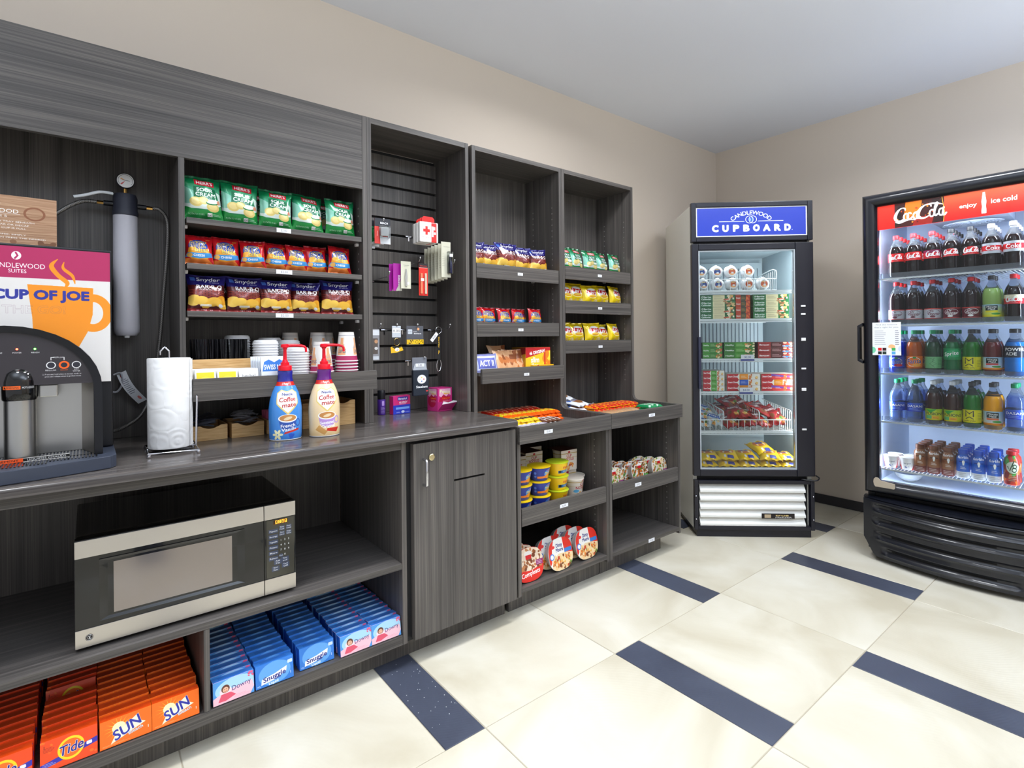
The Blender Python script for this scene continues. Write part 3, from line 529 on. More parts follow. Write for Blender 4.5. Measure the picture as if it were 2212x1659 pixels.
def meal(name, bg, brand, panel, ptxt, pal, seed, c2=None):
    a = Art(name, 240, 64, bg); a.r(.36, 0, .7, 1, panel); a.blobs(.7, .05, .98, .95, 16, pal, .16, seed); a.t(brand[0], .18, .66 if brand[1] else .5, .26, WH, w=.28, b=1, sh=.1)
    if brand[1]: a.t(brand[1], .18, .3, .26, WH, w=.28, b=1, sh=.1)
    a.lines(.4, .25, .66, .75, 3, ptxt); return a.m(.35, 0, .2)
def pouch_art(name, bg, blk, txt, seed, tc=WH):
    a = Art(name, 120, 160, bg); a.p([(0, .6), (.3, .9), (1, .8), (1, .5), (.4, .45)], blk); a.t(txt, .5, .65, .12, tc, w=.7, b=1, rot=-.1); a.blobs(.2, .08, .9, .4, 10, FOOD, .08, seed); return a.m(.25, .1, .3)
def banner():
    a = Art('cooler_banner_print', 1100, 190, (236, 30, 20)); F = lambda x: (x-.0165)/.717; a.gr(.35, 0, 1, 1, (236, 20, 14), (250, 96, 48)); a.gr(0, 0, .1, 1, (236, 24, 16), (236, 50, 30)); a.r(F(.092), 0, F(.30), 1, (60, 14, 10)); a.p([(F(.13), .3), (F(.14), 1), (F(.21), 1), (F(.2), .3)], (236, 120, 20)); a.p([(F(.095), .1), (F(.105), .9), (F(.12), .9), (F(.12), .1)], (30, 10, 10)); a.p([(F(.17), 0), (F(.18), .35), (F(.26), .3), (F(.25), 0)], (150, 26, 14)); a.p([(F(.26), 0), (F(.25), 1), (F(.29), 1), (F(.295), 0)], (40, 14, 12)); a.blobs(F(.1), 0, F(.29), 1, 22, [(200, 70, 16), (90, 20, 12), (240, 140, 30)], .035, 6)
    script(a, F(.091), .2, F(.30)-F(.091)+.012, .62, WH, 1.0); a.ln([(F(.297), 0), (F(.302), .4), (F(.296), .75), (F(.292), 1)], .02, (250, 190, 60)); a.t('enjoy', F(.392), .5, .15, WH, w=F(.425)-F(.359), b=2)
    x0 = F(.4515); a.p([(x0-.013, .2), (x0-.012, .1), (x0+.012, .1), (x0+.013, .2), (x0+.010, .38), (x0+.013, .56), (x0+.009, .74), (x0+.006, .92), (x0-.006, .92), (x0-.009, .74), (x0-.013, .56), (x0-.010, .38)], WH); a.t('ice cold', F(.523), .54, .18, WH, w=F(.57)-F(.476), b=2); return a.m(.3, 0, 0, emit=1.0)
def poster():
    a = Art('price_poster_print', 260, 350, (238, 240, 244)); a.e(0, .16, .12, .1, (120, 214, 170)); a.e(.68, .26, .12, .07, (246, 190, 130)); a.e(1, .2, .1, .09, (210, 220, 250)); a.t('Find the balance', .5, .93, .034, (120, 130, 140), w=.76); a.t("that's right for you.", .5, .85, .034, (120, 130, 140), w=.86); a.lines(.08, .3, .5, .77, 8, (170, 174, 184), .28); a.lines(.8, .3, .94, .77, 8, (110, 114, 126), .34)
    for i, c in enumerate(((226, 30, 36), (60, 20, 24), (250, 240, 240), (60, 170, 90), BK, (40, 60, 50), (246, 246, 246), (90, 170, 220))): a.r(.2+(i % 4)*.16, .14-(i//4)*.11, .33+(i % 4)*.16, .225-(i//4)*.11, c)
    return a.m(.5)
def blabel(k):
    a = Art('bottle_label_'+k, 220, 130, WH)
    if k in ('cola', 'cherry', 'black', 'vanilla'):
        a.a[:] = np.array({'cola': (216, 24, 28), 'cherry': (130, 20, 70), 'black': (26, 22, 24), 'vanilla': (240, 232, 200)}[k])/255
        if k == 'black': a.e(.5, .5, .33, .45, (210, 24, 28)); a.r(.1, .05, .9, .2, (210, 24, 28))
        if k == 'vanilla': a.r(0, 0, 1, .6, (206, 24, 34))
        if k == 'cherry': a.r(0, 0, 1, .68, (200, 26, 40))
        script(a, .16, .24, .68, .62, WH, 1.1)
        a.lines(.2, .06, .8, .16, 1, (250, 200, 200))
    elif k == 'diet': a.a[:] = np.array((190, 196, 204))/255; a.r(0, .26, 1, .76, (206, 28, 36)); a.t('Coke', .5, .52, .4, WH, w=.62, b=3)
    elif k in ('pepper', 'pepperlight'):
        a.a[:] = np.array((110, 26, 44) if k == 'pepper' else (206, 208, 216))/255; c = WH if k == 'pepper' else (110, 40, 60); a.r(0, 0, 1, .08, (226, 70, 60)); a.r(0, .92, 1, 1, (226, 70, 60)); a.ring(.5, .6, .3, .27, .03, c); a.t('Dr', .42, .74, .2, c, w=.2, b=1, sh=.2); a.t('Pepper', .5, .52, .24, c, w=.52, b=1, sh=.2); a.e(.45, .22, .12, .09, c)
    elif k in ('lemonade', 'punch', 'orange'):
        a.gr(0, 0, 1, 1, {'lemonade': (236, 232, 40), 'punch': (230, 230, 240), 'orange': (240, 230, 220)}[k], (170, 214, 240)); a.r(.16, .52, .66, .92, (24, 44, 40)); a.t('Minute', .41, .8, .14, WH, w=.42, b=1); a.t('Maid', .41, .63, .14, WH, w=.3, b=1); a.r(.16, .36, .66, .5, {'lemonade': (240, 226, 30), 'punch': (220, 70, 60), 'orange': (240, 120, 60)}[k]); a.r(0, 0, 1, .14, (250, 150, 20) if k != 'lemonade' else (240, 230, 20)); a.e(.6, .24, .2, .08, (70, 160, 60))
    elif k in ('fanta', 'fantablue'): a.a[:] = np.array((246, 120, 16) if k == 'fanta' else (40, 80, 210))/255; a.ring(.45, .5, .34, .4, .05, WH); a.t('Fanta', .48, .55, .36, WH, w=.7, b=4, rot=.06); a.t('Fanta', .48, .55, .36, (30, 40, 130), w=.7, b=1, rot=.06); a.e(.5, .86, .08, .1, (50, 160, 60)); a.e(.6, .2, .2, .14, (250, 170, 60) if k == 'fanta' else (220, 30, 60))
    elif k == 'ginger': a.a[:] = np.array((120, 190, 130))/255; a.ln([(.3, .9), (.5, .7), (.3, .4), (.5, .1)], .03, (60, 120, 80)); a.ln([(.5, .9), (.4, .6), (.6, .4), (.4, .2)], .03, (60, 120, 80)); a.lines(.65, .15, .9, .85, 6, (40, 100, 60))
    elif k == 'sprite': a.a[:] = np.array((10, 150, 84))/255; a.p([(.1, .2), (.2, .7), (.75, .95), (.9, .7), (.8, .25)], (40, 180, 110)); a.t('Sprite', .48, .55, .32, WH, w=.66, b=2, rot=.16, sh=.15)
    elif k == 'mello': a.a[:] = np.array((240, 230, 20))/255; a.ln([(.2, .5), (.2, .9), (.36, .7), (.52, .9), (.52, .5)], .09, (50, 50, 40)); a.ln([(.2, .3), (.36, .45), (.52, .3)], .06, (80, 80, 60)); a.t('mello yello', .36, .16, .1, (60, 60, 40), w=.5); a.lines(.7, .2, .95, .8, 5, (150, 150, 30))
    elif k == 'power': a.a[:] = np.array((28, 40, 60))/255; a.t('POWER', .5, .7, .26, WH, w=.8, b=2); a.t('ADE', .36, .32, .26, WH, w=.44, b=2)
    elif k == 'water': a.gr(0, 0, 1, 1, (30, 60, 190), (60, 100, 220)); a.t('DASANI', .5, .62, .26, WH, w=.8, b=1); a.lines(.2, .1, .8, .4, 2, (160, 190, 250))
    elif k == 'fuze': a.gr(0, 0, 1, 1, (240, 220, 20), (180, 214, 20)); a.p([(.1, .9), (.6, .98), (.3, .6)], (60, 180, 60)); a.t('FUSIONS', .5, .56, .22, (50, 60, 50), w=.84, b=1); a.r(.36, .1, .7, .36, (250, 190, 20)); a.r(.08, .1, .36, .4, (100, 190, 120)); a.lines(.42, .14, .66, .3, 2, (200, 60, 30))
    elif k in ('choc', 'milk'):
        a = Art('bottle_label_'+k, 150, 220, (150, 92, 58) if k == 'choc' else (40, 104, 214)); a.r(0, 0, 1, .28, (110, 40, 40) if k == 'choc' else (226, 228, 234)); a.t('fairlife', .5, .88, .1, WH, w=.8, b=1); c = (80, 44, 30) if k == 'choc' else (24, 60, 150); a.r(.2, .68, .8, .72, c); a.e(.5, .68, .09, .08, WH); a.e(.5, .6, .06, .05, WH); a.lines(.3, .38, .7, .5, 2, WH); a.lines(.15, .05, .85, .24, 3, (230, 220, 220) if k == 'choc' else (150, 154, 170))
    elif k == 'veg': a = Art('bottle_label_veg', 160, 220, (170, 50, 30)); a.blobs(0, 0, 1, 1, 40, [(200, 50, 30), (60, 150, 50), (230, 120, 40), (140, 30, 30)], .1, 3); a.e(.5, .6, .34, .2, (226, 236, 220)); a.ln([(.26, .62), (.36, .5), (.56, .82)], .04, (20, 70, 40)); a.ring(.6, .64, .09, .06, .035, (20, 70, 40)); a.ring(.58, .52, .11, .07, .035, (20, 70, 40)); a.lines(.3, .14, .7, .36, 4, (200, 214, 190))
    elif k == 'yogurt': a = Art('bottle_label_yogurt', 200, 120, (238, 236, 238)); a.p([(0, 0), (0, .9), (.1, .5), (.2, 0)], (214, 40, 44)); a.p([(1, 0), (1, .9), (.9, .5), (.78, 0)], (214, 40, 44)); a.t('two good', .5, .6, .13, (60, 60, 90), w=.36); a.blobs(.4, .2, .6, .34, 5, [(90, 100, 170)], .05, 1)
    return a.m(.3, 0, .2)
ART = {}
def art(k, f, *a):
    if k not in ART: ART[k] = f(*a)
    return ART[k]
# ------------------------------------------------------------------ the room
WX, WY, CZ = 4.162, 2.42, 2.762
def struct(name, mb, m, **k): return tag(mb.put(name, m, **k), kind='structure')
floor = struct('floor', MB().box(-3, -2.6, -.1, WX+.1, WY+.1, -.0025), GROUT)
P, T, S, g = 1.3725, .6135, .1455, .0015
TM = {}
def tile_piece(x0, x1, y0, y1, m, nm):
    if x1 < -2.95 or x0 > WX or y0 > WY: return
    x0, x1, y1 = max(x0, -2.98), min(x1, WX), min(y1, WY)
    if x1-x0 < .01 or y1-y0 < .01: return
    cx, cy = (x0+x1)/2, (y0+y1)/2; k = (round(x1-x0, 3), round(y1-y0, 3), nm)
    if k not in TM:
        a, b = (x1-x0)/2-g, (y1-y0)/2-g; e = .0015; mb = MB()
        mb.box(-a, -b, -.008, a, b, -e); o = len(mb.v); mb.f.pop(4); mb.m.pop(4); mb.u.pop(4)
        mb.v += [(-a+e, -b+e, 0), (a-e, -b+e, 0), (a-e, b-e, 0), (-a+e, b-e, 0)]
        for i in range(4): mb.face((4+i, 4+(i+1) % 4, o+(i+1) % 4, o+i))
        mb.face((o, o+1, o+2, o+3)); TM[k] = mb.mesh(nm, [m])
    place(TM[k], nm, floor, (cx, cy, 0))
for r in range(-5, 3):
    y0 = 1.3566+.6027*r; off = 2.1915 if r % 2 == 0 else 1.578
    for k in range(-4, 3):
        x = off+P*k; tile_piece(x, x+S, y0, y0+.6027, STRIP, 'strip_tile'); tile_piece(x+S, x+S+T, y0, y0+.6027, TILE, 'tile'); tile_piece(x+S+T, x+P, y0, y0+.6027, TILE, 'tile')
struct('wall_left', MB().box(-3, WY, 0, WX+.1, WY+.1, CZ+.1), WALL)
struct('wall_right', MB().box(WX, -2.6, 0, WX+.1, WY, CZ+.1), WALL)
# back wall omitted and near wall cut short, letting world light in as fill
struct('wall_near', MB().box(1.2, -2.7, 0, WX+.1, -2.6, CZ+.1), WALL)
struct('ceiling', MB().box(-3, -2.6, CZ, WX, WY, CZ+.1), CEIL)
BBM = mat('slate_baseboard', (52, 50, 54), .45)
for nm, mk in (('baseboard_right', 1), ('baseboard_left', 0)):
    bb = struct(nm, MB().box(WX-.004, -2.6, 0, WX, WY, .064) if mk else MB().box(2.7, WY-.004, 0, WX-.02, WY, .064), GROUT)
    if mk:
        for i in range(8):
            y1 = 2.41-i*.62+.02; MB().box(WX-.012, max(y1-.612, -2.6), .001, WX-.004, min(y1-.003, WY-.015), .0665).put('tile', BBM, bb, bevel=.001)
    else:
        for i in range(3): x0 = 2.7+i*.5; MB().box(x0+.002, WY-.012, .001, min(x0+.497, WX-.02), WY-.004, .0665).put('tile', BBM, bb, bevel=.001)

# ------------------------------------------------------------------ joinery
BF, UF, TOPZ = 1.789, 2.114, 2.152
PRICE = {}
def price(parent, x, y, z, s='$2.00', wd=.05, ht=.016, rz=0):
    k = 'price_tag_'+s.replace('$', '').replace('.', '_')
    me = D.meshes.get('price_tag'+s+str(wd))
    if me is None:
        m = art(k, tag_art, s, k); me = MB().box(-wd/2, -.0008, -ht/2, wd/2, 0, ht/2, 0, fuv={'-y': (0, 0, 1, 1)}).mesh('price_tag'+s+str(wd), [m])
    return place(me, 'price_tag', parent, (x, y-.0006, z), rz)
def box_part(parent, name, m, *b, bevel=.0006): return MB().box(*b).put(name, m, parent, bevel=bevel)
def pegs(parent, xs, y0s, z0, z1, side):
    mb = MB()
    for x in xs:
        for y in y0s:
            z = z0
            while z < z1: mb.box(x-(.0012 if side > 0 else 0), y-.003, z-.003, x+(0 if side > 0 else .0012), y+.003, z+.003); z += .032
    return tag(mb.put('peg_holes', mat('peg_sleeve', (150, 146, 142), .4, .5), parent), kind='stuff')
def pins(parent, x, y, z, s=1): return MB().box(x, y-.009, z-.012, x+.012*s, y+.009, z, 0).put('shelf_pin', WHITE, parent, bevel=.002)

# worktop with a rounded nose
wt = tag(empty('worktop', (.3, 2.1, .868)), 'long dark wood-grain worktop with rounded front edge', 'worktop')
nose = [(2.42, .842), (2.42, .868)]+[(1.768-.012*sin(radians(a)), .856+.012*cos(radians(a))) for a in range(0, 91, 15)]+[(1.756, .842)]
def rel(o, mb): mb.v = [(x-o.location.x, y-o.location.y, z-o.location.z) for x, y, z in mb.v]; return mb
rel(wt, MB().prism(nose, 'x', -.9, 1.434)).put('slab', LTOP, wt, smooth=40)
rel(wt, MB().box(-.9, 1.772, .838, 1.434, 1.785, .8419)).put('edge_strip', LX, wt)

# open base unit under the worktop
bu = tag(empty('base_cabinet', (0, 2.1, 0)), 'low open dark wood-grain cabinet holding the microwave and detergent boxes', 'cabinet')
def B(name, m, *b, **k):
    mb = MB().box(*b); return rel(bu, mb).put(name, m, bu, bevel=.0008, **k)
B('toe_kick', LZ, -.9, 1.862, 0, 1.434, 1.88, .088)
B('side_panel', LZ, .9041, BF, .089, .9225, 2.40, .835); B('side_panel', LZ, -.9, BF, .089, -.88, 2.40, .835)
B('top_rail', LX, -.879, BF+.001, .809, .903, 1.90, .8345)
B('shelf', LX, -.879, BF, .368, .903, 2.399, .389); B('shelf', LX, -.879, BF, .089, .903, 2.399, .124)
B('divider', LZ, .262, BF+.001, .125, .278, 2.398, .367)
B('back_panel', LZ, -.879, 2.40, .09, .903, 2.412, .835)
# cupboard with the hinged door
cb = tag(empty('base_cupboard', (1.19, 2.1, 0)), 'low dark wood-grain cupboard with closed door, lock and a bar handle', 'cupboard')
rel(cb, MB().box(.928, 1.80, .089, 1.434, 2.41, .835)).put('body', BLACKM, cb)
def slotdoor():
    mb = MB(); x0, x1, z0, z1, a, b, c, d = .945, 1.445, .098, .826, 1.121, 1.268, .658, .666
    mb.box(x0, 1.772, z0, a, 1.799, z1); mb.box(b, 1.772, z0, x1-.012, 1.799, z1); mb.box(a, 1.772, z0, b, 1.799, c); mb.box(a, 1.772, d, b, 1.799, z1); return mb
door = rel(cb, slotdoor()).put('door', LZ, cb)
hd = rel(cb, MB().tube([(.985, 1.772, .765), (.985, 1.748, .765), (.985, 1.744, .760), (.985, 1.743, .72), (.985, 1.744, .674), (.985, 1.748, .669), (.985, 1.772, .669)], .0055, 10)).put('handle', CHROME, door, smooth=50)
mb = MB().lathe([(0.0001, 0), (.013, 0), (.013, .006), (.010, .008), (0.0001, .008)], 20); mb.v = [(x+1.020, 1.772-z, .769+y) for x, y, z in mb.v]
lk = rel(cb, mb).put('lock', mat('brass_lock', (214, 200, 160), .25, 1), door, smooth=30)

# wall cabinet over the coffee corner with snack shelves
sc = tag(empty('wall_cabinet', (.3, 2.3, .87)), 'dark wood-grain wall cabinet with tall blank header above coffee corner and snack shelves', 'cabinet')
def W(par, name, m, *b, **k): return rel(par, MB().box(*b)).put(name, m, par, bevel=.0008, **k)
W(sc, 'header_panel', LX, -.9, UF, 1.845, .902, UF+.02, TOPZ)
W(sc, 'back_panel', LZ, -.9, 2.40, .8685, .902, 2.413, TOPZ)
W(sc, 'side_panel', LZ, .9023, UF-.001, .8685, .9215, 2.412, TOPZ); W(sc, 'side_panel', LZ, .2475, UF-.0005, .8685, .2655, 2.399, 1.8445)
W(sc, 'top_panel', LX, -.9, UF+.0205, 2.134, .902, 2.399, 2.151); W(sc, 'side_panel', LZ, -.92, UF, .8685, -.901, 2.412, TOPZ)
for i, z in enumerate((1.644, 1.487, 1.322)):
    s_ = W(sc, 'shelf', LX, .2705, UF+.001, z-.0195, .897, 2.395, z)
    price(s_, .588-.3, UF-2.3, z-.010-.87, '$2.00', .052+.006*i, .016)
    for y in (2.16, 2.34): pins(sc, .8995-.3, y-2.3, z-.021-.87, -1); pins(sc, .2665-.3, y-2.3, z-.021-.87, 1)
lg = W(sc, 'shelf', LX, .2665, 1.995, 1.036, .897, 2.395, 1.054); rel(sc, MB().box(.2665, 1.978, 1.022, .897, 1.994, 1.095)).put('shelf_lip', LX, lg, bevel=.0008)
pegs(sc, (.9018-.3,), (2.16-2.3, ), 1.10-.87, 1.80-.87, 1)

# slat wall bay
sw = tag(empty('slatwall_bay', (1.17, 2.3, .87)), 'tall dark bay with grooved slat wall and chrome hooks above the worktop', 'display bay')
W(sw, 'side_panel', LZ, .9225, UF-.001, .8685, .9418, 2.412, TOPZ); W(sw, 'side_panel', LZ, 1.4162, UF-.001, .8685, 1.4345, 2.412, TOPZ)
W(sw, 'top_panel', LX, .942, UF, 2.128, 1.416, 2.399, TOPZ)
W(sw, 'back_board', BLACKM, .9422, 2.403, .8686, 1.416, 2.413, 2.1275)
z = .8690
gz = [.8690]+[.954+.0773*i for i in range(16)]
for i in range(len(gz)):
    z0 = gz[i]+(.006 if i else 0); z1 = (gz[i+1]-.006) if i+1 < len(gz) else 2.127
    if z1 > 2.127: z1 = 2.127
    if z1-z0 > .01: W(sw, 'slat', LZ, .9425, 2.385, z0, 1.4155, 2.4025, z1)

# two tall open display units, upper part shallow, lower part deep
def tall(x0, x1, label, ups, mid, botshelf, tags, name='display_unit'):
    t = tag(empty(name, ((x0+x1)/2, 2.2, 0)), label, 'display unit')
    def side(xa, xb):
        pts = [(2.41, .089), (2.41, TOPZ), (UF, TOPZ), (UF, .90)]+[(UF-.035+.035*cos(radians(a)), .866-.035*sin(radians(a))+.0) for a in range(0, 91, 15)]+[(BF+.001, .831), (BF+.001, .089)]
        return rel(t, MB().prism(pts, 'x', xa, xb)).put('side_panel', LZ, t)
    side(x0, x0+.0195); side(x1-.0195, x1)
    a, b = x0+.0198, x1-.0198
    W(t, 'top_panel', LX, a, UF, 2.130, b, 2.398, TOPZ); W(t, 'back_panel', LZ, a, 2.3985, .09, b, 2.41, TOPZ)
    W(t, 'toe_kick', LZ, x0+.001, 1.862, 0, x1-.095 if x1 > 2.5 else x1-.001, 1.88, .088)
    tr = W(t, 'candy_tray', LX, a, BF+.019, .772, b, 2.398, .788); rel(t, MB().box(x0 if x0 < 1.5 else x0, BF-.018, .757, x1, BF-.0005, .831)).put('tray_lip', LX, tr, bevel=.0008)
    price(tr, (x0+x1)/2-t.location.x+tags[0], BF-.018-2.2, .796, tags[1], .052, .018)
    for z, yf, tg in ups:
        s_ = W(t, 'shelf', LX, a+.003, yf+.017, z-.035, b-.003, 2.397, z-.018)
        rel(t, MB().box(a+.004 if yf > 2.1 else a+.01, yf, z-.072, b-.004, yf+.016, z)).put('shelf_lip', LX, s_, bevel=.0008)
        price(s_, tg[0], yf-2.2, z-.038, tg[1], .034, .014)
        for y in (2.17, 2.33): pins(t, b-t.location.x, y-2.2, z-.037, -1)
    s_ = W(t, 'shelf', LX, a+.003, BF+.017, .402, b-.003, 2.397, .418); rel(t, MB().box(a+.004, BF, mid-.077, b-.004, BF+.016, mid)).put('shelf_lip', LX, s_, bevel=.0008)
    price(s_, tags[2], BF-2.2, mid-.034, tags[3], .052, .018)
    s_ = W(t, 'shelf', LX, a, BF, .104, b, 2.397, .124)
    if tags[4]: price(s_, tags[4], BF-2.2, .113, '$3.00', .052, .018)
    pegs(t, (b-t.location.x,), (2.17-2.2, 2.33-2.2), .95, 1.95, 1); pegs(t, (b-t.location.x,), (BF+.08-2.2,), .15, .72, 1)
    return t
tall(1.4552, 2.0510, 'tall dark display unit next to the slat wall bay, red cracker bags inside',
     ((1.586, UF+.002, (.0, '$2.00')), (1.299, UF+.002, (.0, '$1.00')), (1.070, 2.085, (.01, '$2.00'))), .469, 1, (-.13, '$2.00', -.02, '$2.00', 0))
tall(2.0535, 2.6670, 'tall dark display unit at the far right end, yellow chip bags inside',
     ((1.618, UF+.002, (.0, '$2.00')), (1.427, UF+.002, (.0, '$2.00')), (1.202, UF+.002, (.0, '$2.00'))), .470, 1, (.02, '$2.00', -.08, '$3.00', .03))
# ------------------------------------------------------------------ bags of snacks
ORD = 'first second third fourth fifth sixth seventh eighth ninth tenth eleventh twelfth thirteenth fourteenth fifteenth sixteenth seventeenth eighteenth'.split()
def bag(name, cat, w, h, d, mt, seed=1, lean=.18, seal=None):
    q = random.Random(seed); a1, a2, a3, ph = q.uniform(-1, 1), q.uniform(-1, 1), q.uniform(.5, 1), q.uniform(0, 6); s0 = .055
    def sh(u, v, side):
        U = 2*u-1; vv = min(max((v-s0)/(1-2*s0), 0), 1); hw = w/2*(1-.09*sin(pi*vv)**.7)*(1+.02*a1*sin(3*v+ph))
        t = d/2*(max(0, 1-abs(U)**3.2)**.6)*(sin(pi*vv)**.62)
        t *= 1+.16*a3*sin(5*U+ph)*sin(7*vv+ph*2)
        am = .004*min(1, (h/.11)**2); wr = am*exp_(vv*9)*sin(U*9+ph)+am*exp_((1-vv)*9)*sin(U*8+ph*1.7)
        x = U*hw; z = h*v-.006*abs(U)**3*(1 if v < .5 else -1)*(.6+.4*a2)*abs(2*v-1)**2
        y = -side*(t+.0006)+wr+am*2.5*a1*U*vv+(-.012*a2*max(0, v-.85)*8*h)
        return (x, y+z*lean, z)
    mb = MB(); v0, v1 = s0*.8, 1-s0*.8
    mb.grid(lambda u, v: sh(u, v0+(v1-v0)*v, 1), 14, 16, 0, lambda u, v: (u, v0+(v1-v0)*v)); mb.grid(lambda u, v: sh(u, v0+(v1-v0)*v, -1), 10, 12, 0, lambda u, v: (1-u, v0+(v1-v0)*v), flip=True)
    zmin = 0; o = mb.put(name, mt, None, smooth=60); tag(o, None, cat)
    for nm, a, b in (('bottom_seal', 0, v0), ('top_seal', v1, 1)):
        m2 = MB(); m2.grid(lambda u, v: (lambda p: (p[0], p[1]-.0012+.0012*sin(u*60), p[2]))(sh(u, a+(b-a)*v, 1)), 24, 2, 0, lambda u, v: (u, a+(b-a)*v)); m2.grid(lambda u, v: (lambda p: (p[0], p[1]+.0012+.0012*sin(u*60), p[2]))(sh(u, a+(b-a)*v, -1)), 24, 2, 0, lambda u, v: (1-u, a+(b-a)*v), flip=True); m2.put(nm, mt, o, smooth=60)
    return o
def exp_(x): return math.exp(-x)
def bagrow(name, f, key, size, items, z, labelf, group, front=2.155, lean=.18, seeds=3, var=.16):
    """items: (x centre, scale, y offset, back row?)"""
    m = art(key, f); pr = [Proto(bag(name, 'snack bag', *size, m, seed=11+7*i+len(key), lean=lean)) for i in range(seeds)]; q = random.Random(len(items)*3+int(z*10))
    nf = 0; nb_ = 0; out = []
    for i, it in enumerate(items):
        x, s_, yo, bk = it; yo += .012*(i % 2)
        lab = labelf(nb_ if bk else nf, bk); nf += 0 if bk else 1; nb_ += 1 if bk else 0
        out.append(pr[i % seeds].at((x, front+yo, z+.0015), q.uniform(-var, var), lab, None if not bk else group+', back row', (q.uniform(-.02, .06), q.uniform(-.035, .035)), s_))
        if not bk: out[-1]['group'] = group
    return out
def frontlab(base, where, n):
    def f(i, bk):
        if bk: return base+', '+ORD[i]+' in the back row of '+where
        pos = 'at the left end of ' if i == 0 else ('at the right end of ' if i == n-1 else ORD[i]+' from the left on ')
        return base+' '+pos+where
    return f
bagrow('chip_bag', sourcream, 'herr', (.125, .156, .055), [(.328, 1, 0, 0), (.447, 1.02, 0, 0), (.569, .96, 0, 0), (.694, 1.0, 0, 0), (.822, .97, 0, 0), (.52, 1.0, .09, 1), (.385, 1.0, .09, 1), (.79, 1.0, .09, 1)], 1.644,
       frontlab('green and white chip bag', 'the top snack shelf', 5), 'green chip bags on the top snack shelf')
bagrow('cracker_bag', crackers, 'ritz', (.094, .108, .045), [(.314, .95, 0, 0), (.402, .98, 0, 0), (.49, .94, 0, 0), (.574, .96, 0, 0), (.649, .93, .005, 0), (.73, .98, 0, 0), (.818, 1.05, 0, 0), (.36, 1.04, .07, 1), (.53, 1.04, .07, 1), (.70, 1.03, .07, 1), (.80, 1.02, .075, 1)], 1.487,
       frontlab('small red cracker bag', 'the middle snack shelf', 7), 'red cracker bags on the middle snack shelf')
bagrow('chip_bag', barbq, 'bbq', (.125, .128, .05), [(.337, 1, 0, 0), (.463, 1.0, 0, 0), (.572, .97, 0, 0), (.68, .96, 0, 0), (.807, 1.05, 0, 0), (.405, 1.0, .075, 1), (.52, .98, .075, 1), (.745, 1.0, .075, 1)], 1.322,
       frontlab('maroon and blue chip bag', 'the third snack shelf', 5), 'maroon chip bags on the third snack shelf')
bagrow('chip_bag', barbq, 'bbq', (.125, .138, .05), [(1.525, .95, 0, 0), (1.615, .95, 0, 0), (1.715, 1.05, 0, 0), (1.825, .97, 0, 0), (1.94, .97, 0, 0)], 1.5685,
       frontlab('maroon chip bag', 'the top shelf of the nearer unit', 5), 'maroon chip bags in the display unit', front=2.18)
bagrow('cracker_bag', crackers, 'ritz', (.105, .098, .045), [(1.52, .95, 0, 0), (1.60, .95, 0, 0), (1.70, .92, 0, 0), (1.80, .92, 0, 0), (1.91, .95, 0, 0), (1.66, .98, .07, 1), (1.86, .98, .07, 1)], 1.2815,
       frontlab('red cracker bag', 'the second shelf of the nearer unit', 5), 'red cracker bags in the display unit', front=2.18)
bagrow('chip_bag', sourcream, 'herr', (.12, .142, .05), [(2.145, .95, 0, 0), (2.25, 1.0, 0, 0), (2.355, .95, 0, 0), (2.47, .93, 0, 0), (2.575, .93, 0, 0)], 1.600,
       frontlab('green chip bag', 'the top shelf of the far unit', 5), 'green chip bags in the far display unit', front=2.18)
bagrow('chip_bag', lays, 'lays', (.14, .124, .055), [(2.14, .93, 0, 0), (2.23, 1.0, 0, 0), (2.345, .93, 0, 0), (2.46, 1.0, 0, 0), (2.575, .98, 0, 0)], 1.409,
       frontlab('yellow chip bag', 'the second shelf of the far unit', 5), 'yellow chip bags on the second far shelf', front=2.18)
bagrow('chip_bag', lays, 'lays', (.138, .12, .055), [(2.145, .95, 0, 0), (2.24, .97, 0, 0), (2.365, .97, 0, 0), (2.46, .93, 0, 0), (2.56, .97, 0, 0), (2.2, 1.03, .07, 1)], 1.184,
       frontlab('yellow chip bag', 'the third shelf of the far unit', 5), 'yellow chip bags on the third far shelf', front=2.18)

# third shelf of the nearer display unit: popcorn packs, caramel packs, meat-stick box
def flatpack(name, cat, w, h, d, m, seed=1, lean=.3): return bag(name, cat, w, h, d, m, seed, lean)
a_ = Art('blue_popcorn_pack_print', 150, 110, (130, 134, 190)); a_.r(.06, .1, .94, .9, (200, 206, 234)); a_.r(.1, .2, .9, .8, (92, 100, 180)); a_.t('ACT II', .5, .5, .32, WH, w=.66, b=2)
pp = Proto(flatpack('popcorn_pack', 'snack pack', .14, .085, .02, a_.m(.35), 3))
for i in range(3): pp.at((1.545+.005*i, 2.125+.028*i, 1.0535), .05*i, 'flat blue popcorn pack, '+('front one' if i == 0 else ('middle one' if i == 1 else 'rear one'))+' of three behind the lowest lip', 'blue popcorn packs', (.02*i, 0))
a_ = Art('caramel_pack_print', 150, 120, (226, 170, 124)); a_.blobs(0, 0, 1, 1, 12, [(200, 120, 66), (240, 200, 160), (160, 90, 50)], .16, 3); a_.r(.5, .55, .95, .8, (150, 84, 50)); cm = a_.m(.35)
cp = Proto(flatpack('caramel_pack', 'snack pack', .13, .10, .016, cm, 5, .4))
for i, (x, y, rz, zz) in enumerate(((1.67, 2.14, .3, 0), (1.72, 2.15, .1, 0), (1.755, 2.165, -.1, .003), (1.70, 2.22, .1, .025))):
    cp.at((x, y, 1.0535+zz), rz, 'tan caramel snack pack, '+['leftmost of the leaning heap', 'middle of the leaning heap', 'rightmost of the leaning heap', 'upright one behind the heap'][i]+' beside the yellow box', 'tan snack packs')
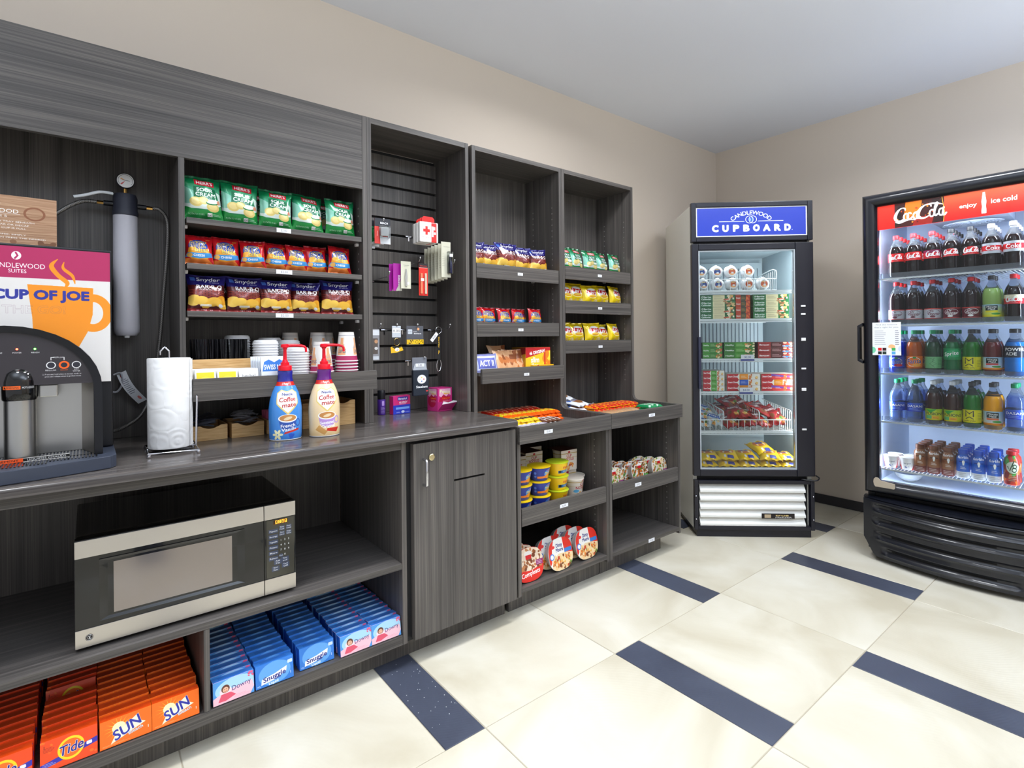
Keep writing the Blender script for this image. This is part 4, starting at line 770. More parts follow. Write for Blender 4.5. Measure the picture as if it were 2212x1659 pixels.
a_ = Art('meat_stick_box_print', 240, 130, (246, 200, 40)); a_.p([(0, .5), (0, 1), (1, 1), (1, .85)], (190, 26, 34)); a_.t('46 ORIGINAL', .48, .78, .14, WH, w=.66, b=2, rot=.12); a_.t('slim', .38, .42, .24, WH, w=.34, b=3); a_.t('jim', .38, .16, .2, WH, w=.3, b=3); a_.blobs(.7, .1, 1, .7, 6, [(230, 130, 30), (250, 220, 60)], .2, 2); a_.r(.75, .1, .8, .8, (200, 40, 30)); sj = a_.m(.35)
a_ = Art('meat_stick_box_side_print', 90, 130, (200, 150, 30)); a_.p([(0, .55), (0, .9), (1, 1), (1, .7)], (130, 20, 28)); a_.r(.5, .1, .8, .45, (60, 30, 20)); sjs = a_.m(.35)
mb_ = MB().box(-.085, -.02, 0, .075, .12, .115, 1, {'-y': 0, '-x': 1}, {'-y': (0, 0, 1, 1), '-x': (0, 0, 1, 1)})
tag(mb_.put('snack_box', [sj, sjs], None, loc=(1.90, 2.16, 1.0535), rz=-.12, bevel=.0008), 'yellow and red meat stick box on the lowest shelf of the nearer unit', 'snack box')
jk = Proto(tag(MB().box(-.075, -.012, 0, .075, .012, .007, 0, fuv={'+z': (0, 0, 1, 1), '-y': (0, 0, 1, .3)}).put('meat_stick', art('stick', candy, 'meat_stick_print', (246, 190, 30), (200, 40, 30), 'JIM', 4), None, bevel=.002), None, 'snack stick'))
for i in range(3): jk.at((1.91, 2.128, 1.0535+.0075*i), -.03+.02*i, 'yellow meat stick lying '+['lowest', 'in the middle', 'on top'][i]+' of three in front of the yellow box', 'loose meat sticks')

# ------------------------------------------------------------------ candy trays
def bar_proto(name, w, d, h, mt):
    mb = MB()
    def f(u, v): U = 2*u-1; V = 2*v-1; return (U*w/2, V*d/2, h*(.35+.65*(max(0, (1-abs(U)**6))*(max(0, 1-abs(V)**4)))**.5)+.0008*sin(u*40))
    mb.grid(f, 8, 5, 0); mb.grid(lambda u, v: ((2*u-1)*w/2, (2*v-1)*d/2, 0), 1, 1, 0, flip=True)
    n = 9
    for (x0, y0, x1, y1) in ((-w/2, -d/2, w/2, -d/2), (w/2, -d/2, w/2, d/2), (w/2, d/2, -w/2, d/2), (-w/2, d/2, -w/2, -d/2)):
        b = len(mb.v); mb.v += [(x0, y0, 0), (x1, y1, 0), (x1, y1, h*.35), (x0, y0, h*.35)]; mb.face((b, b+1, b+2, b+3), 0)
    o = mb.put(name, mt, None, smooth=50); return Proto(tag(o, None, 'candy bar'))
q = random.Random(5)
def candyrow(nm, mt, x0, x1, y, n, w, d, lab, grp, z=.7885, lay=2, h=.014, rz=pi/2):
    p = bar_proto(nm, w, d, h, mt)
    for L in range(lay):
        for i in range(n):
            p.at((x0+(x1-x0)*(i+.5)/n+q.uniform(-.003, .003), y+q.uniform(-.004, .004)+.012*L, z+(h+.001)*L), rz+q.uniform(-.08, .08), lab+', '+ORD[i]+' from the left'+(', on top' if L == lay-1 else (', bottom layer' if L == 0 else ', middle layer')), grp+(' top' if L == lay-1 else ' lower'))
candyrow('candy_bar', art('c1', candy, 'white_candy_print', (236, 236, 240), (90, 60, 160), 'MENTOS', 1), 1.49, 1.70, 1.855, 7, .10, .026, 'white candy bar at the front of the nearer tray', 'white candy bars')
candyrow('candy_bar', art('c2', candy, 'yellow_candy_print', (250, 206, 40), (90, 50, 30), 'PEANUT', 2), 1.48, 1.72, 1.965, 8, .11, .028, 'yellow candy bar in the nearer tray, second row', 'yellow candy bars', lay=3)
candyrow('candy_bar', art('c3', candy, 'orange_candy_print', (250, 100, 20), (250, 220, 30), "REESE'S", 3), 1.60, 1.97, 2.09, 12, .12, .029, 'orange peanut candy bar in the nearer tray', 'orange candy bars', lay=3, h=.015)
candyrow('candy_bar', art('c4', candy, 'red_candy_print', (206, 40, 24), (250, 190, 150), 'KITKAT', 4), 1.60, 1.95, 2.22, 10, .12, .032, 'red candy bar at the back of the nearer tray', 'red candy bars', lay=3, h=.016)
candyrow('candy_bar', art('c5', candy, 'brown_candy_print', (110, 70, 50), (236, 236, 236), 'SNICKERS', 5), 1.74, 1.86, 1.97, 4, .10, .028, 'brown candy bar in the nearer tray', 'brown candy bars', lay=2)
candyrow('candy_bar', art('c6', candy, 'tan_candy_print', (190, 150, 110), (230, 90, 40), 'TWIX', 6), 2.12, 2.44, 1.93, 10, .10, .028, 'tan candy bar in the far tray', 'tan candy bars')
candyrow('candy_bar', art('c7', candy, 'orange_fruit_candy_print', (250, 150, 20), (214, 30, 40), 'SKITTLES', 7), 2.20, 2.58, 2.06, 11, .13, .032, 'orange and red candy bar in the far tray', 'orange and red candy bars', lay=3)
candyrow('candy_bar', art('c8', candy, 'green_candy_print', (30, 150, 90), (210, 240, 220), 'GUM', 8), 2.52, 2.63, 1.92, 3, .11, .034, 'green gum pack in the far tray', 'green gum packs', h=.018)
a_ = Art('white_cookie_pack_print', 120, 100, (236, 238, 244)); a_.e(.5, .5, .3, .3, (150, 100, 60)); a_.r(.1, .6, .9, .85, (40, 90, 180)); a_.t('OREO', .5, .72, .14, WH, w=.4, b=1); ck = a_.m(.3, .1)
ckp = Proto(bag('cookie_pack', 'snack pack', .13, .12, .03, ck, 9, 0))
for i, (x, y, zz, rz) in enumerate(((2.17, 2.12, 0, .1), (2.29, 2.13, 0, -.15), (2.20, 2.14, .028, .2), (2.17, 2.26, 0, 0), (2.28, 2.25, .02, .3), (2.15, 2.23, .055, -.1))):
    ckp.at((x, y-.05, .7885+.018+zz), rz, 'cookie pack, '+['left one at the front', 'right one at the front', 'one lying on the front pair', 'left one at the back', 'right one at the back', 'topmost one'][i]+' of the heap in the far tray', 'white cookie packs', (-pi/2+.12, 0))

# ------------------------------------------------------------------ lids, cups, stirrers, tea, cocoa on the ledge
lidm = mat('lid_plastic', (232, 232, 234), .35)
def lid():
    mb = MB().lathe([(.046, 0), (.0465, .003), (.044, .004), (.0435, .012), (.040, .0125), (.0395, .016), (.033, .017), (.0001, .014)], 24); return mb.put('cup_lid', lidm, None, smooth=35)
lp = Proto(tag(lid(), None, 'cup lid'))
LZ0 = 1.0555
def stack(p, x, y, z, n, dz, lab, grp, rz=0, flip=False):
    for i in range(n): p.at((x, y, z+dz*i), rz+.15*(i % 3), lab+', '+ORD[i]+' from below', grp, None)
stack(lp, .455, 2.27, LZ0, 18, .0098, 'white cup lid in the tall stack behind the black stirrers', 'lids behind the stirrers')
stack(lp, .53, 2.16, LZ0, 16, .0098, 'white cup lid in the stack right of the stirrers', 'lids right of the stirrers')
stack(lp, .575, 2.28, LZ0, 17, .0098, 'white cup lid in the rear stack between cocoa packets and cups', 'lids in the rear stack')
stack(lp, .635, 2.24, LZ0, 16, .0098, 'white cup lid in the stack beside the paper cups', 'lids beside the cups')
stack(lp, .635, 2.125, LZ0, 13, .0098, 'white cup lid in the front stack behind the blue creamer pump', 'lids in the front stack')
def pcup():
    m = art('cup', papercup); H = .118; mb = MB()
    mb.lathe([(.043, .004), (.029, H)], 28, span=200); mb.u = mb.u
    o = mb.put('paper_cup', m, None, smooth=60)
    MB().lathe([(.0001, H-.004), (.0275, H-.004), (.0295, H), (.030, H+.001)], 28).put('cup_base', mat('cup_paper', (236, 232, 226), .6), o, smooth=40)
    MB().lathe([(.0432, .0045), (.0452, .004), (.0457, .002), (.0452, 0), (.0428, .0005)], 28).put('rim', WHITE, o, smooth=60); return tag(o, None, 'paper cup')
pc = Proto(pcup())
for (x, y, n, lab) in ((.72, 2.095, 4, 'front stack behind the cream creamer pump'), (.828, 2.115, 7, 'right front stack'), (.665, 2.315, 7, 'left rear stack'), (.765, 2.27, 7, 'middle rear stack'), (.82, 2.33, 7, 'right rear stack')):
    n0 = n
    for i in range(n): pc.at((x, y, LZ0+.0125*i), -.35+.4*(x > .8), 'upside-down paper cup at the top of the '+lab if i == n-1 else 'nested upside-down paper cup, '+ORD[i]+' from below in the '+lab, 'cups in the '+lab)
# stirrers: bamboo caddy with three bundles
st = tag(empty('stirrer_caddy', (.38, 2.12, LZ0)), 'bamboo caddy board standing behind the tea packets', 'caddy')
MB().box(-.105, -.008, 0, .105, 0, .098).put('front_board', BAMBOO, st, bevel=.001); MB().box(-.105, .085, 0, .105, .093, .06).put('back_board', BAMBOO, st); MB().box(-.105, .0, 0, -.098, .085, .06).put('side_board', BAMBOO, st); MB().box(.098, .0, 0, .105, .085, .06).put('side_board', BAMBOO, st)
q = random.Random(3)
sk = tag(MB().tube([(0, 0, 0), (0, 0, .168)], .0024, 6).put('stirrer', mat('stirrer_black', (14, 14, 18), .25), None), None, 'stirrer'); skp = Proto(sk)
for gI, (xa, xb) in enumerate(((.290, .335), (.345, .392), (.402, .462))):
    for i in range(44): skp.at((q.uniform(xa, xb), q.uniform(2.128, 2.195), LZ0+.001), 0, 'thin black drink stirrer in the '+['left', 'middle', 'right'][gI]+' bundle behind the bamboo board', ['left', 'middle', 'right'][gI]+' stirrer bundle', (q.uniform(-.05, .03), q.uniform(-.045, .045)))
def pk(nm, m, w, h, d, cat): return Proto(tag(MB().box(-w/2, -d/2, 0, w/2, d/2, h, 0, fuv={'-y': (0, 0, 1, 1)}).put(nm, m, None, bevel=.0006), None, cat))
tm = art('tea', packet, 'tea_packet_print', (236, 236, 236), '', (180, 30, 30), (248, 212, 30)); tm2 = art('tea2', packet, 'white_tea_packet_print', (236, 234, 232), 'herbal', (120, 120, 120))
for k, (p, x, lab) in enumerate(((pk('tea_packet', tm, .062, .068, .004, 'tea packet'), .311, 'yellow tea packet in the leftmost row'), (pk('tea_packet', tm, .062, .068, .004, 'tea packet'), .377, 'yellow tea packet in the second row'), (pk('tea_packet', tm2, .062, .066, .004, 'tea packet'), .443, 'plain white tea packet in the row left of the cocoa packets'))):
    for i in range(6): p.at((x-.012+.003*(5-i)*.6, 2.008+.013*i, LZ0+.0005), .02, lab+', '+ORD[i]+' from the front', lab+' row', (-.22, 0))
p = pk('cocoa_packet', art('cocoa', cocoa), .09, .105, .006, 'cocoa packet')
for i in range(5): p.at((.525-.005*i, 2.010+.014*i, LZ0+.0005), .02, ['front', 'second', 'third', 'fourth', 'rear'][i]+' blue and white cocoa packet in the row beside the tea', 'cocoa packets', (-.16, 0))

# ------------------------------------------------------------------ on the worktop
WZ = .8686
def basket(x0, x1, y0, y1, h, lab):
    t = tag(empty('sachet_tray', ((x0+x1)/2, (y0+y1)/2, WZ)), lab, 'bamboo tray'); w_, d_ = (x1-x0)/2, (y1-y0)/2
    MB().box(-w_, -d_, 0, w_, d_, .005).put('base', BAMBOO, t)
    n = 14; pts = [(-w_, .0055), (w_, .0055), (w_, h)]+[(w_*.62*(1-2*i/n), h-.012*sin(pi*i/n)) for i in range(n+1)]+[(-w_, h)]
    MB().prism(pts, 'y', -d_, -d_+.006).put('front_board', BAMBOO, t); MB().box(-w_, d_-.006, .0055, w_, d_, h).put('back_board', BAMBOO, t)
    MB().box(-w_, -d_+.0065, .0055, -w_+.006, d_-.0065, h).put('side_board', BAMBOO, t); MB().box(w_-.006, -d_+.0065, .0055, w_, d_-.0065, h).put('side_board', BAMBOO, t); return t
basket(.285, .392, 2.125, 2.28, .052, 'small bamboo tray of dark sachets right of the paper towels')
basket(.404, .512, 2.115, 2.28, .052, 'small bamboo tray heaped with white sachets behind the blue creamer')
basket(.524, .625, 2.115, 2.28, .052, 'bamboo tray of pink sachets behind the blue creamer bottle')
basket(.66, .76, 2.14, 2.30, .10, 'tall bamboo tray between the two creamer bottles'); basket(.772, .872, 2.14, 2.30, .10, 'tall bamboo tray against the side panel')
q = random.Random(8)
def sachets(x, y, n, m, lab, grp, w_=.06, h_=.038, z0=.03, sp=.03, up=False):
    p = Proto(tag(bag('sachet', 'sachet', w_, h_, .004, m, 4, 0), None, 'sachet'))
    for i in range(n): p.at((x+q.uniform(-sp, sp), y+q.uniform(-.05, .05), WZ+z0+.0035*i), q.uniform(-.5, .5), lab, grp, (-pi/2+q.uniform(-.25, .25) if not up else -.2, q.uniform(-.2, .2)))
sachets(.335, 2.19, 11, mat('silver_sachet', (160, 166, 184), .35, .3), 'crumpled silver and dark sachet in the tray beside the paper towels', 'dark sachets', z0=.040, sp=.022)
sachets(.458, 2.19, 13, mat('white_sachet', (226, 226, 232), .45), 'white sachet heaped in the second bamboo tray', 'white sachets', z0=.040, sp=.022)
p = Proto(tag(MB().box(-.034, -.0015, 0, .034, .0015, .07).put('sachet', mat('pink_sachet', (228, 110, 150), .5), None), None, 'sachet'))
for i in range(9): p.at((.574+q.uniform(-.008, .008), 2.14+.014*i, WZ+.006), q.uniform(-.06, .06), 'pink sachet standing in the tray behind the blue creamer', 'pink sachets', (-.15, 0))

# creamer bottles
def creamer_bottle(lab, m, topc, loc, rz):
    t = tag(empty('creamer_bottle', loc, rz), lab, 'creamer bottle')
    pr = [(.052, .003), (.054, .008), (.0545, .03), (.0555, .08), (.055, .11), (.051, .14), (.044, .165), (.036, .184), (.0295, .195), (.027, .205), (.024, .216), (.0245, .228), (.0255, .238), (.024, .242)]
    MB().lathe(pr, 40, span=190, sx=1.0, sy=.78).put('label', m, t, smooth=60)
    MB().lathe([(.0001, 0), (.050, 0), (.053, .003), (.052, .0045)], 32, sy=.78).put('base', WHITE, t, smooth=40)
    MB().lathe([(.0225, .2425), (.0225, .246), (.0225, .258), (.0215, .26), (.014, .261), (.0001, .261)], 28).put('collar', mat('pump_red', (226, 16, 40), .3), t, smooth=35)
    pm = MB().lathe([(.0145, .2615), (.0145, .270), (.010, .272), (.008, .280), (.0065, .281), (.0055, .315), (.009, .322), (.0135, .324), (.0135, .332), (.010, .335), (.0001, .335)], 20).put('pump', MATS['pump_red'], t, smooth=35)
    MB().tube([(0, 0, .3295), (.03, 0, .3305), (.055, 0, .329), (.066, 0, .326), (.071, 0, .320), (.072, 0, .306)], [.0065, .0055, .005, .0045, .0042, .004], 10).put('spout', MATS['pump_red'], pm, smooth=50)
    return t
creamer_bottle('blue vanilla creamer bottle with red pump at the worktop front', creamer((66, 142, 222), (60, 130, 214), (32, 36, 140), ('French', 'Vanilla'), (40, 80, 170), True), None, (.549, 1.975, WZ), -.08)
creamer_bottle('cream coloured creamer bottle with purple neck and red pump', creamer((244, 216, 170), (240, 206, 150), (96, 24, 120), ('Sweetened', 'Original'), (190, 150, 220), False), None, (.680, 1.955, WZ), -.1)

# paper towel roll and its wire stand
tr = tag(empty('paper_towel_stand', (.205, 2.0, WZ)), 'chrome wire stand holding the paper towel roll', 'paper towel stand')
fr = []
MB().tube([(-.064, -.085, .012), (.066, -.095, .012), (.075, .075, .012), (-.060, .085, .012)], .0028, 8, closed=True).put('base_ring', CHROME, tr, smooth=60)
for i, (x, y) in enumerate(((-.062, -.083), (.066, -.093), (.072, .075), (-.058, .083))): MB().lathe([(.0001, 0), (.005, .001), (.006, .006), (.005, .009), (.0001, .0092)], 12, (x, y, 0)).put('foot', CHROME, tr, smooth=60)
MB().tube([(.0665, -.04, .015), (.070, -.04, .16), (.070, -.04, .172), (.0715, -.028, .175), (.073, -.016, .172), (.073, -.016, .160), (.070, -.014, .015)], .0028, 8).put('side_arm', CHROME, tr, smooth=60)
MB().tube([(0, 0, .014), (0, 0, .30), (.0, 0, .318), (-.012, 0, .332), (-.024, 0, .318), (-.024, 0, .306)], .0028, 8).put('loop', CHROME, tr, smooth=60); MB().tube([(-.062, 0, .012), (.07, -.005, .012)], .0028, 8).put('cross_wire', CHROME, tr)
def towelmat():
    m, n, l, b = nodes('quilted_paper', rough=.9); b.inputs['Base Color'].default_value = (*lin((238, 238, 238)), 1); tc = n.new('ShaderNodeTexCoord'); v = n.new('ShaderNodeTexVoronoi'); v.inputs['Scale'].default_value = 17
    l.new(tc.outputs['Object'], v.inputs[0]); s_ = n.new('ShaderNodeMath'); s_.operation = 'MULTIPLY'; s_.inputs[1].default_value = 22; l.new(v.outputs[0], s_.inputs[0]); c = n.new('ShaderNodeMath'); c.operation = 'SINE'; l.new(s_.outputs[0], c.inputs[0])
    bp = n.new('ShaderNodeBump'); bp.inputs['Strength'].default_value = .16; bp.inputs['Distance'].default_value = .002; l.new(c.outputs[0], bp.inputs['Height']); l.new(bp.outputs[0], b.inputs['Normal']); return m
TW = towelmat()
ro = tag(MB().lathe([(.012, 0), (.058, 0), (.0595, .003), (.0595, .277), (.058, .28), (.012, .28), (.012, .1), (.012, 0)], 48, (0, 0, 0)).put('paper_towel_roll', TW, None, smooth=30, loc=(.205, 2.0, WZ+.016)), 'white quilted paper towel roll on a chrome stand', 'paper towel roll')
MB().grid(lambda u, v: ((.0605+.004*u)*sin(1.0+.75*u), -(.0605+.004*u)*cos(1.0+.75*u), .001+.276*v), 8, 1).put('loose_sheet', TW, ro, smooth=60)

# ------------------------------------------------------------------ microwave
mw = tag(empty('microwave', (.255, 2.03, .3895)), 'stainless and black microwave on the open base cabinet shelf', 'microwave')
def Mw(nm, m, *b, **k): return rel(mw, MB().box(*b)).put(nm, m, mw, **k)
for x in (0, .5):
    for y in (1.87, 2.2): Mw('foot', BLACKM, x, y, .3895, x+.03, y+.03, .398)
Mw('housing', BLACKG, -.028, 1.855, .3985, .536, 2.25, .6875, bevel=.004)
dr = Mw('door', BLACKG, -.030, 1.8295, .398, .4385, 1.8545, .688, bevel=.002)
for z0, z1 in ((.401, .449), (.640, .686)): rel(mw, MB().box(-.0295, 1.8265, z0, .438, 1.829, z1)).put('steel_band', BRUSH, dr, bevel=.0008)
# bevelled window surround and glass
def surround():
    mb = MB(); o = [(.022, .462), (.382, .462), (.382, .628), (.022, .628)]; i = [(.052, .4735), (.348, .4735), (.348, .616), (.052, .616)]
    for k in range(4):
        j = (k+1) % 4; b = len(mb.v); mb.v += [(o[k][0], 1.8255, o[k][1]), (o[j][0], 1.8255, o[j][1]), (i[j][0], 1.832, i[j][1]), (i[k][0], 1.832, i[k][1])]; mb.face((b, b+1, b+2, b+3))
        b = len(mb.v); mb.v += [(o[k][0], 1.829, o[k][1]), (o[j][0], 1.829, o[j][1]), (o[j][0], 1.8255, o[j][1]), (o[k][0], 1.8255, o[k][1])]; mb.face((b, b+1, b+2, b+3))
    return mb
rel(mw, surround()).put('window_frame', BLACKG, dr)
rel(mw, MB().box(.0535, 1.8280, .475, .3465, 1.8292, .6145)).put('window', mat('window_film', (150, 142, 138), .12, .75), dr)
pn = Mw('control_panel', BLACKG, .4395, 1.8295, .398, .536, 1.8545, .688, bevel=.002)
for z0, z1 in ((.401, .449), (.640, .686)): rel(mw, MB().box(.440, 1.8265, z0, .5355, 1.829, z1)).put('steel_band', BRUSH, pn, bevel=.0008)
rel(mw, MB().box(.446, 1.8278, .452, .531, 1.8292, .637, 0, fuv={'-y': (0, 0, 1, 1)})).put('keypad', art('keys', microlabel), pn)
rel(mw, MB().box(.4675, 1.8270, .6215, .5125, 1.8277, .6345)).put('clock_display', mat('amber_display', (60, 36, 4), .2, emit=.0), pn)
dg = MB(); SEG = {'8': ((0, 0, 1, 0), (0, .5, 1, .5), (0, 1, 1, 1), (0, 0, 0, .5), (1, 0, 1, .5), (0, .5, 0, 1), (1, .5, 1, 1))}
for i in range(4):
    for x0, z0, x1, z1 in SEG['8']:
        X = lambda a: .474+.0095*i+a*.0055; Z = lambda a: .6235+a*.009; dg.box(min(X(x0), X(x1))-.0005, 1.8265, min(Z(z0), Z(z1))-.0005, max(X(x0), X(x1))+.0005, 1.8269, max(Z(z0), Z(z1))+.0005)
rel(mw, dg).put('clock_digits', mat('amber_glow', (255, 190, 60), .5, emit=1.6), pn)
mb = MB().lathe([(.0001, 0), (.0085, 0), (.0085, .0006), (.0001, .0006)], 28); mb.v = [(.0-.0+x, -z, y) for x, y, z in mb.v]
bd = mb.put('badge', mat('badge_dark', (40, 38, 36), .3, .6), dr, loc=(.0-.255+.0, 1.8263-2.03, .4255-.3895))
mb = MB().tube([(cos(t)*.0072, -.0009, sin(t)*.0072) for t in [k*pi/12 for k in range(24)]], .0005, 6, closed=True)
mb.tube([(-.0015+cos(t)*.0026, -.0009, .0002+sin(t)*.0034) for t in [.6+k*.45 for k in range(11)]], .0005, 6); mb.tube([(.0022+cos(t)*.0022, -.0009, .0014+sin(t)*.0017) for t in [1+k*.45 for k in range(10)]], .0005, 6); mb.tube([(.0022+cos(t)*.0024, -.0009, -.0016+sin(t)*.0018) for t in [2.4+k*.45 for k in range(10)]], .0005, 6)
mb.tube([(-.0012, -.0009, -.0006), (.0008, -.0009, -.0002), (.0004, -.0009, -.0032), (-.0012, -.0009, -.0044)], .0005, 6)
mb.put('badge_letters', mat('badge_silver', (226, 224, 220), .2, .8), bd)

# ------------------------------------------------------------------ detergent boxes
def detbox(w_, d_, h_, m, side, topm=None):
    mb = MB().box(-w_/2, -d_/2, 0, w_/2, d_/2, h_, 1, {'-y': 0, '+z': 2}, {'-y': (0, 0, 1, 1), '+z': (0, 0, 1, 1)}); o = mb.put('detergent_box', [m, side, topm or side], None, bevel=.0009); return Proto(tag(o, None, 'detergent box'))
orange = mat('orange_card', (240, 66, 18), .4); orange2 = mat('bright_orange_card', (246, 96, 20), .4); bluec = mat('blue_card', (34, 104, 206), .4); blued = mat('blue_card_deep', (40, 110, 214), .4)
ttop = art('stop', softtop)
a_ = Art('orange_box_top_print', 160, 60, (242, 78, 20)); a_.lines(.12, .3, .9, .7, 3, (180, 40, 10), .3, 5); otop = a_.m(.35)
cols = [('t', -.172, 'the leftmost orange column'), ('t', -.0425, 'the orange column with the round emblem'), ('s', .077, 'the left sunburst column'), ('s', .193, 'the right sunburst column'),
        ('d', .3425, 'the leftmost blue child-print column'), ('n', .4605, 'the left white-swoosh column'), ('n', .5975, 'the right white-swoosh column'), ('d', .7295, 'the middle blue child-print column'), ('d', .8435, 'the rightmost blue child-print column')]
PB = {'t': detbox(.115, .034, .074, art('tide', tide), orange, otop), 's': detbox(.115, .034, .070, art('sun', sun), orange2, otop), 'd': detbox(.113, .034, .066, art('downy', downy), bluec, ttop), 'n': detbox(.114, .034, .068, art('snug', snuggle), blued, ttop)}
q = random.Random(12)
for k, x, lab in cols:
    base = 'orange powder detergent box' if k in 'ts' else 'blue fabric softener box'; n = 16 if k in 'ts' else 15; yy = 1.813+(.012 if k == 'n' and x > .5 else 0)
    for i in range(n):
        gap = .03 if (k == 't' and x > -.1 and i == 6) else 0
        yy += .0358+gap if i else 0
        if yy > 2.37: break
        PB[k].at((x+q.uniform(-.003, .003)*(i > 0), yy, .1245), q.uniform(-.012, .012), base+(' at the front of ' if i == 0 else ', '+ORD[i]+' from the front in ')+lab, 'boxes in '+lab, (-.13 if not gap else -.3, 0))

# ------------------------------------------------------------------ noodle cups, macaroni cups, meal bowls
nc = art('noodle', noodlecup); cardm = mat('cup_sleeve', (226, 212, 198), .6)
def ncup():
    o = MB().lathe([(.032, 0), (.035, .01), (.044, .088), (.0455, .092)], 28, span=150).put('noodle_cup', nc, None, smooth=60); tag(o, None, 'noodle cup')
    MB().lathe([(.0456, .092), (.0475, .093), (.0475, .096), (.044, .097), (.0001, .0965)], 28).put('lid', mat('cup_lid_tan', (216, 196, 180), .5), o, smooth=35)
    s_ = MB(); s_.prism([(-.047, .004), (.047, .004), (.050, .0985), (-.050, .0985)], 'y', -.052, -.051); s_.box(-.050, -.051, .0982, .050, .052, .0992, 1)
    s_.u = [None]*len(s_.f); k = 4; s_.u[4] = ((0, 1), (1, 1), (1, 0), (0, 0)); s_.u[5] = ((0, 0), (1, 0), (1, 1), (0, 1))
    s_.put('sleeve', [nc, mat('sleeve_top_brown', (96, 56, 44), .5)], o)
    return Proto(o)
nn = ncup(); SH = .4195
NCL = [(1.535, 2.16, 0), (1.66, 2.16, 0), (1.655, 2.27, 0), (1.77, 2.15, 0), (1.88, 2.13, 0), (1.96, 2.04, 0), (1.55, 2.27, 1), (1.64, 2.07, 1), (1.775, 2.10, 1), (1.86, 2.20, 1), (1.945, 2.02, 1), (1.545, 2.14, 1)]
NW = ['left end, bottom layer', 'second from the left at the back, bottom layer', 'behind the blue cups, bottom layer', 'behind the yellow cups, bottom layer', 'middle, bottom layer', 'right front, bottom layer', 'far left rear, top layer', 'second from the left, top layer', 'middle, top layer', 'second from the right, top layer', 'right end, top layer', 'left end, top layer']
for i, (x, y, L) in enumerate(NCL): nn.at((x, y, SH+.0995*L*1.1), .06*(-1)**i-.1, 'white sleeved noodle cup, '+NW[i], 'sleeved noodle cups', None, 1.1)
nc2 = Proto(tag(MB().lathe([(.032, 0), (.034, .01), (.040, .052), (.0425, .056), (.0435, .058), (.0425, .060), (.0001, .0595)], 28, span=200).put('noodle_cup', nc, None, smooth=60), None, 'noodle cup'))
nc2.at((1.905, 1.895, SH), .5, 'low white noodle cup at the front right behind the lip', 'low noodle cups', None, (1.2, 1.2, 1.62)); nc2.at((1.975, 1.955, SH), -.2, 'low white noodle cup tucked in at the right end', 'low noodle cups', None, (1.2, 1.2, 1.5))
def mcup(key, kind, lidc):
    o = MB().lathe([(.036, 0), (.038, .004), (.0475, .050), (.049, .056)], 30, span=190).put('macaroni_cup', art(key, maccup, kind), None, smooth=60); tag(o, None, 'macaroni cup')
    MB().lathe([(.0491, .0545), (.0515, .056), (.0515, .059), (.047, .0605), (.0001, .061)], 30).put('lid', lidc, o, smooth=35); return Proto(o)
mb1 = mcup('mac1', 1, mat('yellow_lid', (246, 206, 20), .35)); mb2 = mcup('mac2', 0, mat('lime_lid', (206, 222, 40), .35))
for L in range(3):
    lv = ['bottom', 'middle', 'top'][L]
    mb1.at((1.540, 1.875, SH+.0617*1.1*L), .15, 'blue macaroni cup, '+lv+' of the stack nearest the cupboard', 'blue cups, left stack', None, 1.1); mb1.at((1.655, 1.875, SH+.0617*1.1*L), .1, 'blue macaroni cup, '+lv+' of the second stack', 'blue cups, right stack', None, 1.1)
    mb2.at((1.782, 1.885, SH+.0617*1.1*L), .1, 'yellow cheese macaroni cup, '+lv+' of the front stack', 'yellow cups, front stack', None, 1.1)
    if L < 2: mb2.at((1.79, 2.00, SH+.0617*1.1*L), .1, 'yellow cheese macaroni cup, '+lv+' of the rear stack', 'yellow cups, rear stack', None, 1.1); mb1.at((1.67, 1.995, SH+.0617*1.1*L), .1, 'blue macaroni cup, '+lv+' of the rear stack', 'blue cups, rear stack', None, 1.1)
def mbowl(key, kind, w_=.16, h_=.145):
    pts = []
    for k in range(28):
        t = 2*pi*k/28; c, s = cos(t), sin(t); pts.append((abs(c)**.75*math.copysign(w_/2, c), h_/2+abs(s)**.75*math.copysign(h_/2, s)))
    m = art(key, bowl, kind); mb = MB(); n = 28; mb.v = [(x, -.004, z) for x, z in pts]+[(x, 0, z) for x, z in pts]; mb.face(range(n), 0, [(x/w_+.5, z/h_) for x, z in pts])
    for k in range(n): j = (k+1) % n; mb.face((k, n+k, n+j, j), 0, [(.02, .02)]*4)
    o = mb.put('meal_bowl', m, None); tag(o, None, 'meal bowl')
    ins = lambda f, y: [((x)*f, y, h_/2+(z-h_/2)*f) for x, z in pts]; b = MB(); rings = [(.97, .001), (.98, .004), (.90, .010), (.80, .036)]
    for f, y in rings: b.v += ins(f, y)
    for r in range(3):
        for k in range(n): j = (k+1) % n; b.face((r*n+k, r*n+j, (r+1)*n+j, (r+1)*n+k))
    b.face([3*n+k for k in range(n)]); bm_ = b.put('tray', mat('bowl_tray', (214, 210, 206), .4), o, smooth=40); return Proto(o)
bs = mbowl('stew', 'stew'); br = mbowl('redb', 'red'); bc = mbowl('chk', 'chicken', .145, .105); bb_ = mbowl('beef', 'beef', .15, .105)
LN = (-.2, 0)
for i in range(3): br.at((1.548-.01*i, 1.815+.042*i, .1262), -.05, ['front', 'middle', 'rear'][i]+' oval red meal tray leaning left on the bottom shelf', 'red meal trays', LN)
for i in range(2): bs.at((1.743-.03*i, 1.812+.042*i, .1262), .05, ['front', 'rear'][i]+' oval stew tray of the middle pair on the bottom shelf', 'middle stew trays', LN)
for i in range(3): bs.at((1.932-.033*i, 1.822+.045*i, .1262), .05, ['front', 'middle', 'rear'][i]+' oval stew tray of the right group on the bottom shelf', 'right stew trays', LN)
z = .4195
